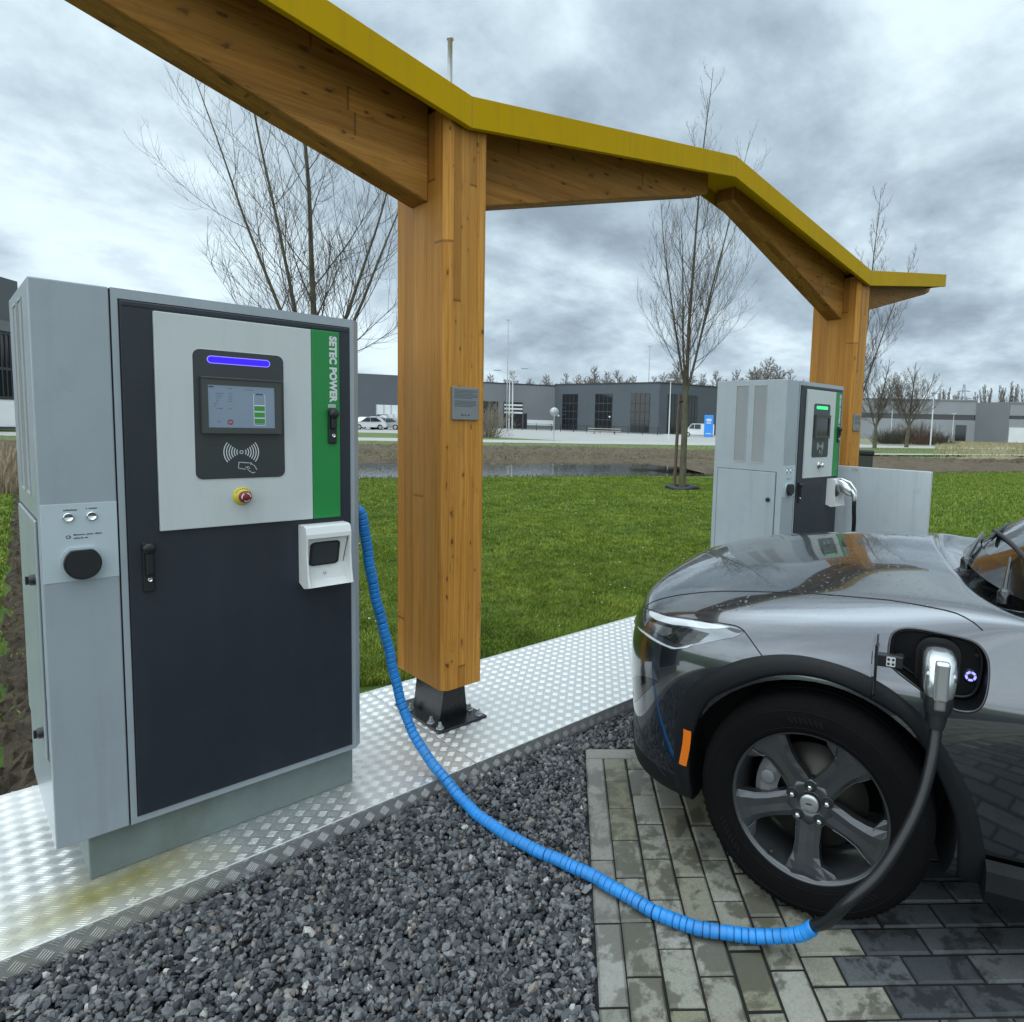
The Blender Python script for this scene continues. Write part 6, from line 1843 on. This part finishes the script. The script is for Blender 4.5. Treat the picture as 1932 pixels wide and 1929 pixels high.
def window(parent, x0, x1, z0, z1, rows, cols, y=0.):
    mb = MB(); mb.box(x0, x1, y-.06, y+.3, z0, z1); w = mb.build('window', 'bframe', parent)
    mb = MB(); mb.box(x0+.08, x1-.08, y-.075, y-.02, z0+.08, z1-.08); mb.build('pane', 'bglass', w)
    mb = MB(); n = 0
    for k in range(1, cols): xx = x0+(x1-x0)*k/cols; mb.box(xx-.05, xx+.05, y-.12, y-.07, z0, z1)
    for r in rows: zz = z0+(z1-z0)*r; mb.box(x0, x1, y-.118, y-.072, zz-.09, zz+.09)
    M.setdefault('mullion', mat('mullion', (.028, .03, .033), .4)); mb.build('mullion', 'mullion', w)
    return w
HB = 8.75
# office block: corner at column 1242, front back to 1045, side to 1356
O0, O1, O2 = at(1046, 131), at(1242, 115), at(1362, 126)
ang, L = frame2(O0, O1)
OF = thing('office_building', 'dark slate office block with three tall windows across the water', 'building', tuple(O0), ang)
mb = MB(); loc2 = lambda P: ((P.x-O0.x)*math.cos(-ang)-(P.y-O0.y)*math.sin(-ang), (P.x-O0.x)*math.sin(-ang)+(P.y-O0.y)*math.cos(-ang))
q = loc2(O2); qd = Vector(q)-Vector((L, 0)); qd.normalize()
far = (q[0], q[1]); back = (0, 24.)
mb.prism([(0, 0), (L, 0), far, (far[0]-12, far[1]+14), (0, 22.)], lambda u, w, d: (u, w, d), -.2, HB); mb.build('wall', 'officewall', OF)
mb = MB()
for a, b in (((0, 0), (L, 0)), ((L, 0), far)):
    a, b = Vector((*a, 0)), Vector((*b, 0)); d = (b-a).normalized(); n_ = Vector((d.y, -d.x, 0)); v = [a+n_*.08, b+n_*.08, b-n_*.25, a-n_*.25]
    mb.add([tuple(p+Vector((0, 0, z))) for z in (HB-.02, HB+.22) for p in v], [(0, 1, 5, 4), (1, 2, 6, 5), (2, 3, 7, 6), (3, 0, 4, 7), (4, 5, 6, 7)])
mb.build('parapet', 'bframe', OF)
def fx(x, P=O0, Q=O1):
    """distance along a facade where image column x meets it"""
    b = bearing(x); d = Vector((math.cos(b), math.sin(b))); e = Vector((Q.x-P.x, Q.y-P.y)); Ln = e.length; e /= Ln
    den = d.x*(-e.y)-d.y*(-e.x); t_ = (P.x*(-e.y)-P.y*(-e.x))/den; pt = d*t_; return (pt-Vector((P.x, P.y))).dot(e)
K6 = .4141/1.58178
cx6 = lambda x: 1400/1.58178+x*K6
for a, b in ((670, 780), (905, 1028), (1162, 1298)): window(OF, fx(cx6(a)), fx(cx6(b)), .15, 7.0, (.30, .52, .74), 4)
SD = bpy.data.objects.new('side_wing', None); COL.objects.link(SD); SD.parent = OF; SD.location = (L, 0, 0); SD.rotation_euler = (0, 0, math.atan2(qd.y, qd.x))
for a, b in ((1425, 1525), (1552, 1640)): window(SD, fx(cx6(a), O1, O2), fx(cx6(b), O1, O2), .15, 7.0, (.42, ), 4)
mb = MB()
for xx in (fx(cx6(650)), fx(cx6(1017)), ): mb.lathe([(.0001, -.2), (.17, -.1), (.17, .1), (.0001, .2)], 10, lambda a, b, c, xx=xx: (xx+a, -.25+b, 2.75+c))
M['lampwhite'] = mat('globe_white', (.8, .8, .78), .4)
# wall lamps are bright white bulkheads
mb.build('wall_lamp', 'lampwhite', OF)
# long hall to the left with loading docks
H0_, H1_ = at(560, 126), O0
ang, L = frame2(H0_, H1_)
HA = thing('warehouse', 'long mid grey warehouse with loading docks behind the wooden post', 'building', tuple(H0_), ang)
xg = fx(760, H0_, H1_)
mb = MB(); mb.prism([(xg, .0), (L, .0), (L, 40), (xg, 40)], lambda u, w, d: (u, w, d), -.2, 8.55); mb.build('wall', 'hallwall', HA)
mb = MB(); mb.prism([(-30, -2.2), (xg-.4, -2.2), (xg-.4, 40), (-30, 40)], lambda u, w, d: (u, w, d), -.2, 9.0); mb.build('gable_wall', 'gablewall', HA)
mb = MB(); mb.box(xg, L, -.08, .2, 8.5, 8.72); mb.build('parapet', 'bframe', HA)
def dock(x0, x1, z1, striped, dark=True, P=None, Q=None, parent=None):
    mb = MB(); mb.box(x0, x1, -.05, .3, .1, z1); d = mb.build('loading_dock', 'dockdark', parent or HA)
    if striped:
        for k in range(3):
            mb = MB(); z = z1-.45-k*.72; mb.box(x0+.15, x1-.05, -.12, -.04, z-.28, z+.06); mb.build('white_slat', 'whitepaint', d)
f6 = lambda x: fx(cx6(x), H0_, H1_)
dock(f6(60), f6(208), 5.1, False); dock(f6(246), f6(384), 5.1, True)
mb = MB(); mb.box(f6(390), f6(415), -.06, .2, 0, 3.0); mb.build('door', 'dockdark', HA)
mb = MB(); mb.box(f6(418), f6(606), -.10, .05, .75, 1.8); mb.build('white_board', 'whitepaint', HA)
# low annex right of the office with a striped gate
A0, A1 = O2, at(1410, 128); ang, L2 = frame2(A0, A1)
AN = thing('annex_building', 'mid grey annex with white striped gate right of the dark office', 'building', tuple(A0), ang)
mb = MB(); mb.box(.0, L2, .1, 14, -.2, 7.9); mb.build('wall', 'hallwall', AN)
mb = MB(); mb.box(fx(cx6(1702), A0, A1), fx(cx6(1800), A0, A1), -.02, .3, .1, 4.4); dk = mb.build('loading_dock', 'dockdark', AN)
for k in range(3):
    mb = MB(); mb.box(fx(cx6(1706), A0, A1), fx(cx6(1798), A0, A1), -.10, -.02, 4.2-k*.95-.36, 4.2-k*.95); mb.build('white_slat', 'whitepaint', dk)
# building at the left edge
B0, B1 = at(-260, 52), at(45, 62); ang, L3 = frame2(B0, B1)
LB = thing('office_building', 'dark block with wide window bands at the left edge', 'building', tuple(B0), ang)
mb = MB(); mb.box(0, L3, 0, 20, -.2, 10.2); mb.build('wall', 'gablewall', LB)
mb = MB(); mb.box(0, L3+.06, -.2, 0, 6.6, 7.3); mb.build('white_band', 'hallwall', LB)
for k in range(3): window(LB, 2+k*(L3-2)/3., (k+1)*(L3-2)/3.+1.2, .3, 6.4, (.3, .62), 6)
# long low sheds on the right
R0, R1 = at(1560, 150), at(2150, 165); ang, L4 = frame2(R0, R1)
SH = thing('grey_shed', 'long low pale grey shed with a dark window strip at the far right', 'building', tuple(R0), ang)
fr_ = lambda x: fx(x, R0, R1)
split_x = fr_(1838)
mb = MB(); mb.box(0, split_x, 0, 40, -.2, 4.3); mb.box(split_x+4, L4, -7, 40, -.2, 4.6)
mb.box(0, split_x, .02, 40, 5.4, 8.2); mb.box(split_x+4.02, L4, -6.98, 40, 5.3, 7.6); 
mb.build('wall', 'shedwall', SH)
mb = MB(); mb.prism([(split_x, -.0), (split_x+4, -7.), (split_x+4, 30), (split_x, 30)], lambda u, w, d: (u, w, d), -.2, 7.9); mb.build('corner_bay', 'hallwall', SH)
mb = MB(); mb.box(.1, split_x-.1, .3, 30, 4.2, 5.5); mb.box(split_x+4.2, L4, -6.7, 30, 4.4, 5.4); mb.build('window_strip', 'bglass', SH)
mb = MB(); mb.box(-.2, split_x+.1, -.15, 41, 8.2, 8.5); mb.box(split_x+3.9, L4, -7.15, 41, 7.6, 7.9); mb.build('roof', 'shedroof', SH)
mb = MB(); mb.box(fr_(1802), fr_(1822), -.1, .2, 0, 3.3); mb.build('door', 'bglass', SH)
mb = MB(); mb.box(fr_(1880), fr_(1960), -7.2, -6.9, .1, 3.0); mb.build('roller_door', 'whitepaint', SH)

# fence in front of the office
def bar_fence(x0, d0, x1, d1, label, name='bar_fence', h=1.15, step=.24):
    P, Q = at(x0, d0), at(x1, d1); a, Ln = frame2(P, Q); F_ = thing(name, label, 'fence', tuple(P), a)
    mb = MB(); n = int(Ln/step)
    for k in range(n): mb.box(k*step-.012, k*step+.012, -.012, .012, .08, h)
    mb.box(0, Ln, -.02, .02, h-.06, h-.02); mb.box(0, Ln, -.02, .02, .12, .16); mb.build('panel', 'blacksteel', F_)
    k = 0.
    while k <= Ln: 
        mb = MB(); mb.box(k-.04, k+.04, -.04, .04, -.1, h+.05); mb.build('post', 'blacksteel', F_); k += 2.5
bar_fence(1058, 108, 1252, 99, 'thin black bar fence in front of the dark office')
bar_fence(958, 112, 1050, 110, 'thin black bar fence before the warehouse docks')
# picnic table
pt = at(1141, 96, -.11); PT = thing('picnic_table', 'pale picnic table standing before the tall office windows', 'picnic table', tuple(pt), bearing(1141)-PI/2)
M['palewood'] = painted('pale_wood', (.45, .43, .38), .7, .1)
mb = MB(); mb.box(-2.4, 2.4, -.45, .45, .74, .82); mb.build('table_top', 'palewood', PT)
for y in (-.9, .9):
    mb = MB(); mb.box(-2.4, 2.4, y-.15, y+.15, .43, .49); mb.build('bench', 'palewood', PT)
for x_ in (-1.5, 1.5):
    mb = MB(); mb.tube([(x_, -.95, 0), (x_, -.3, .76)], .05, 6); mb.tube([(x_, .95, 0), (x_, .3, .76)], .05, 6); mb.box(x_-.04, x_+.04, -.95, .95, .36, .43); mb.build('leg_frame', 'stake', PT)

def lamp_post(x, dist, h, label, arm=0., twin=False, r=.07, group=None, m='polewhite'):
    P = at(x, dist, -.12); b = bearing(x)-PI/2; T = thing('street_lamp', label, 'street lamp', tuple(P), b, group)
    mb = MB(); pts = [(0, 0, 0), (0, 0, h*.5), (0, 0, h-.3)]+([(arm*.15, 0, h-.05), (arm, 0, h+.15)] if arm else [(0, 0, h)])
    mb.tube(pts, [r, r*.85, r*.6]+([r*.5, r*.45] if arm else [r*.5]), 8); mb.build('pole', m, T)
    if arm:
        mb = MB(); s_ = 1 if arm > 0 else -1; mb.rbox(min(arm, arm+.65*s_), max(arm, arm+.65*s_), -.12, .12, h+.11, h+.23, .03, 2); mb.build('lamp_head', 'galv', T)
    else:
        mb = MB(); mb.rbox(-.35, .35, -.15, .15, h, h+.18, .03, 2); mb.build('lamp_head', 'galv', T)
    return T
lamp_post(966.5, 62, 6.3, 'white street lamp with its arm bent to the right, of the pair by the road', .75)
lamp_post(960.5, 63, 6.1, 'white street lamp with its arm bent to the left, of the pair by the road', -.85)
lamp_post(956, 128, 20.5, 'very tall thin mast rising above the warehouse roof', 0, r=.11, m='galv')
lamp_post(1221, 150, 19., 'tall thin mast rising behind the roof of the dark office', 0, r=.12, m='galv')
lamp_post(1262.5, 66, 6.0, 'white lamp post without arm near the corner of the dark office', 0, r=.06)
lamp_post(1757, 88, 6.2, 'white lamp post in the meadow before the long shed', 0, r=.08)
lamp_post(1681, 120, 6.3, 'thin pale lamp post between the two broad trees', 0, r=.06)
lamp_post(1797, 120, 4.6, 'short pale lamp post near the shed\'s corner door', 0, r=.06)
# round traffic sign
P = at(1045.5, 52, -.1); SG = thing('traffic_sign', 'round traffic sign seen from behind on a thin pole', 'traffic sign', tuple(P), bearing(1045.5)-PI/2)
mb = MB(); mb.tube([(0, 0, 0), (0, 0, 2.6)], .035, 8); mb.build('pole', 'galv', SG)
mb = MB(); mb.lathe([(.0001, -.012), (.36, -.012), (.36, .012), (.0001, .012)], 28, lambda a, b, c: (a, c, 2.35+b)); mb.build('sign_face', 'galv', SG)
# advertising banner and van
P = at(1337, 92, -.11); BN = thing('flag_banner', 'upright bright blue banner beside the white van', 'banner', tuple(P), bearing(1337)-PI/2)
M['bannerblue'] = painted('banner_blue', (.03, .25, .72), .6, .1)
mb = MB(); mb.rbox(-.62, .62, -.06, .06, .1, 3.1, .05, 2); mb.build('panel', 'bannerblue', BN)
mb = MB(); mb.box(-.35, .35, -.066, -.058, 2.25, 2.6); mb.box(-.3, .3, -.066, -.058, 1.95, 2.1); mb.box(-.38, .38, -.066, -.058, .5, .62); mb.build('white_print', 'whitepaint', BN)
mb = MB(); mb.box(-.7, .7, -.35, .35, 0, .1); mb.build('foot', 'galv', BN)
M['carwhite'] = mat('car_white', (.70, .71, .71), .3, coat=.5); M['cardark'] = mat('car_dark', (.05, .052, .058), .3, coat=.5); M['carsilver'] = mat('car_silver', (.35, .37, .38), .3, .4, coat=.5)
def small_car(name, label, cat, x, dist, rz, L_, H_, W_, m, prof, wins, group=None):
    T = thing(name, label, cat, tuple(at(x, dist, -.12)), rz, group)
    mb = MB(); n = len(prof); 
    secs = [(-W_/2+.06, .96), (-W_/2, 1.), (W_/2, 1.), (W_/2-.06, .96)]
    v = []
    for y, k in secs:
        for px, pz in prof: v.append((px*L_*(k if abs(px) > .4 else 1), y*(1-.10*max(0, (pz-.55))), .18*0+pz*H_))
    f = [(i*n+k, i*n+(k+1) % n, (i+1)*n+(k+1) % n, (i+1)*n+k) for i in range(3) for k in range(n)]+[tuple(range(n)), tuple(range(4*n-1, 3*n-1, -1))]
    mb.add(v, f); fix_normals(mb.build('body', m, T))
    for w in wins:
        for s_ in (1, -1):
            mb = MB(); mb.prism([(a*L_, b*H_) for a, b in w], lambda u, z, d, s_=s_: (u, s_*(W_/2*(1-.10*max(0, z/H_-.55))+d), z), -.02, .012); fix_normals(mb.build('side_window', 'bglass', T))
    fw = [p for p in prof if p[1] > .5 and p[0] > 0]
    for sx in (-.31, .31):
        for s_ in (1, -1):
            mb = MB(); mb.lathe([(.32, -.1), (.33, .1), (.2, .11), (.0001, .11)], 20, lambda a, b, c, sx=sx, s_=s_: (sx*L_+a, s_*(W_/2-.08+c), .32+b)); wh = mb.build('wheel', 'tyre', T)
            mb = MB(); mb.lathe([(.21, .112), (.0001, .13)], 14, lambda a, b, c, sx=sx, s_=s_: (sx*L_+a, s_*(W_/2-.08+c), .32+b)); mb.build('rim', 'galv', wh)
    for s_ in (1, -1):
        mb = MB(); mb.rbox(.455*L_, .492*L_, s_*W_*.36-.12, s_*W_*.36+.12, .38*H_, .45*H_, .02, 1); mb.build('headlight', 'lampchrome', T)
    # screens
    for (x0, z0), (x1, z1) in ((prof[-4], prof[-5]),):
        pass
    return T
VAN = [(-.5, .16), (.5, .16), (.5, .40), (.46, .52), (.33, .60), (.20, .98), (.10, 1.), (-.47, 1.), (-.5, .94)]
CARP = [(-.5, .2), (.5, .2), (.5, .45), (.44, .56), (.24, .64), (.08, .97), (-.18, 1.), (-.36, .93), (-.48, .62), (-.5, .5)]
rz = bearing(1318)+PI/2
small_car('parked_van', 'small white van parked before the grey annex', 'van', 1317, 97, rz, 4.6, 1.95, 1.85, 'carwhite', VAN, [[(.29, .62), (.185, .93), (.12, .93), (.12, .60)], [(.10, .60), (.10, .93), (-.08, .93), (-.08, .6)]])
mb = MB()
wc = [[(.27, .63), (.07, .93), (-.02, .94), (-.02, .62)], [(-.04, .62), (-.04, .94), (-.2, .94), (-.36, .66)]]
small_car('parked_car', 'white car at the edge of the far lot, just right of the foreground charger', 'car', 690, 84, bearing(690)+PI/2+.5, 4.4, 1.55, 1.8, 'carwhite', CARP, wc)
small_car('parked_car', 'silver car on the far lot left of the near wooden post', 'car', 728, 88, bearing(728)+PI/2-.2, 4.3, 1.5, 1.8, 'carsilver', CARP, wc)
small_car('parked_car', 'dark car half hidden beside the white car on the far lot', 'car', 707, 90, bearing(707)+PI/2, 4.3, 1.5, 1.8, 'cardark', CARP, wc)
small_car('parked_van', 'white van by the dark block at the left edge', 'van', -12, 56, bearing(2)+PI/2, 4.9, 2.0, 1.9, 'carwhite', VAN, [[(.29, .62), (.185, .93), (.12, .93), (.12, .60)]])
# stacked white pallets cages on the far lot
for i, (x, dist, w, h, dz) in enumerate(((716, 100, 2.4, 1.6, 0), (737, 101, 2.8, 1.8, 0), (731, 101.2, 3.0, 1.5, 1.8), (748, 100, 2.4, 1.9, 0))):
    T = thing('stacked_crate', ['low white crate standing alone at the left of the far stack', 'large white crate carrying another crate on the far lot', 'white crate lying topmost on the far stack', 'white crate nearest the wooden post on the far lot'][i], 'crate', tuple(at(x, dist, -.12+dz)), bearing(x)-PI/2, 'white crates on the far lot')
    mb = MB(); mb.rbox(-w/2, w/2, -1, 1, 0.12, h, .04, 1); mb.build('box', 'whitepaint', T)
    mb = MB()
    for k in range(4): xx = -w/2+w*k/3.; mb.box(xx-.06, xx+.06, -1.05, 1.05, 0, h+.02)
    mb.build('frame', 'galv', T)
# bin post by the far charger, pylon, shrubs, twiggy bush by the docks
P = at(1632, 13.4, -.1); PB = thing('litter_bin', 'dark olive litter bin standing behind the farther wooden post', 'litter bin', tuple(P), .4)
M['olive'] = painted('olive_paint', (.030, .034, .024), .5, .1)
mb = MB(); mb.rbox(-.17, .17, -.17, .17, .1, 1.15, .03, 2); mb.build('body', 'olive', PB)
mb = MB(); mb.rbox(-.19, .19, -.19, .19, 1.13, 1.24, .03, 2); mb.build('lid', 'blacksteel', PB)
mb = MB(); mb.rbox(-.1, .1, -.1, .1, -.1, .12, .01, 1); mb.build('foot', 'blacksteel', PB)
P = at(1812, 420, -.2); PY = thing('power_pylon', 'lattice power pylon far behind the poplars', 'pylon', tuple(P), bearing(1812))
mb = MB(); Hp = 29.
def leg(sx, sy, z): w = 3.0*(1-z/Hp)**1.2+.35; return Vector((sx*w, sy*w, z))
for sx in (-1, 1):
    for sy in (-1, 1): mb.tube([leg(sx, sy, z) for z in np.linspace(0, Hp, 9)], .16, 4)
for k in range(10):
    z0, z1 = Hp*(1-(1-k/10.)**1.0), Hp*(k+1)/10.
    for (a, b), (c, d) in (((-1, -1), (1, -1)), ((1, -1), (1, 1)), ((1, 1), (-1, 1)), ((-1, 1), (-1, -1))):
        mb.tube([leg(a, b, z0), leg(c, d, z1)], .08, 3); mb.tube([leg(c, d, z0), leg(a, b, z1)], .08, 3)
M['pylon'] = mat('pylon_steel', (.22, .24, .26), .6); mb.build('tower', 'pylon', PY)
for z, w in ((17., 5.2), (21., 4.2), (25., 3.2)):
    mb = MB(); mb.tube([(0, -w, z), (0, 0, z+.9), (0, w, z)], .13, 4); mb.tube([(0, -w, z), (0, w, z)], .13, 4); mb.build('cross_arm', 'pylon', PY)
def bush(x, dist, w, h, seed, label, name='bare_shrub', leaf=None, group='shrubs before the shed'):
    g = np.random.default_rng(seed); T = thing(name, label, 'shrub', tuple(at(x, dist, -.1)), 0, group); Cr = Wood()
    for k in range(150):
        a = g.uniform(0, 2*PI); tl = abs(g.normal(0, .5)); r0 = g.uniform(0, w*.4); p = np.array([math.cos(a)*r0, math.sin(a)*r0, 0]); L_ = h*g.uniform(.5, 1.05)
        d = np.array([math.cos(a)*math.sin(tl), math.sin(a)*math.sin(tl), math.cos(tl)]); P = [p]
        for q in range(5): d = d+g.normal(0, .12, 3); d /= np.linalg.norm(d); P.append(P[-1]+d*L_/5)
        Cr.tube(P, np.linspace(.022, .008, 6), 3)
        for q in range(4):
            i = int(g.integers(1, 5)); d2 = d+g.normal(0, .6, 3); d2 /= np.linalg.norm(d2); Cr.tube([P[i], P[i]+d2*L_*.14, P[i]+(d2+np.array([0, 0, .3]))*L_*.26], [.010, .008, .005], 3)
    Cr.build('branches', leaf or 'twigfar', T)
M['shrubdark'] = mat('shrub_twig', (.055, .05, .035), .9); M['shrubred'] = mat('shrub_red', (.13, .085, .06), .9)
for i, (x, d_, w, h, m_, lb) in enumerate(((1668, 92, 4, 1.9, 'shrubdark', 'low dark shrub nearest the farther wooden post'), (1690, 95, 4.5, 2.2, 'shrubdark', 'dark shrub left of the broad round tree'), (1712, 98, 5, 2.8, 'shrubred', 'reddish shrub under the broad round tree'), (1734, 96, 4.5, 3.2, 'shrubred', 'tall reddish shrub between the broad tree and the lamp post'), (1755, 98, 4, 2.0, 'shrubdark', 'low dark shrub behind the meadow lamp post'), (1776, 102, 4, 1.8, 'shrubdark', 'low dark shrub farthest right in the row before the shed'))):
    bush(x, d_, w, h, 200+i, lb, leaf=m_)
M['paletwig'] = mat('pale_twig', (.27, .23, .18), .9)
bush(918, 60, 2.6, 3.4, 300, 'pale twiggy shrub just right of the near wooden post', leaf='paletwig', group=None)
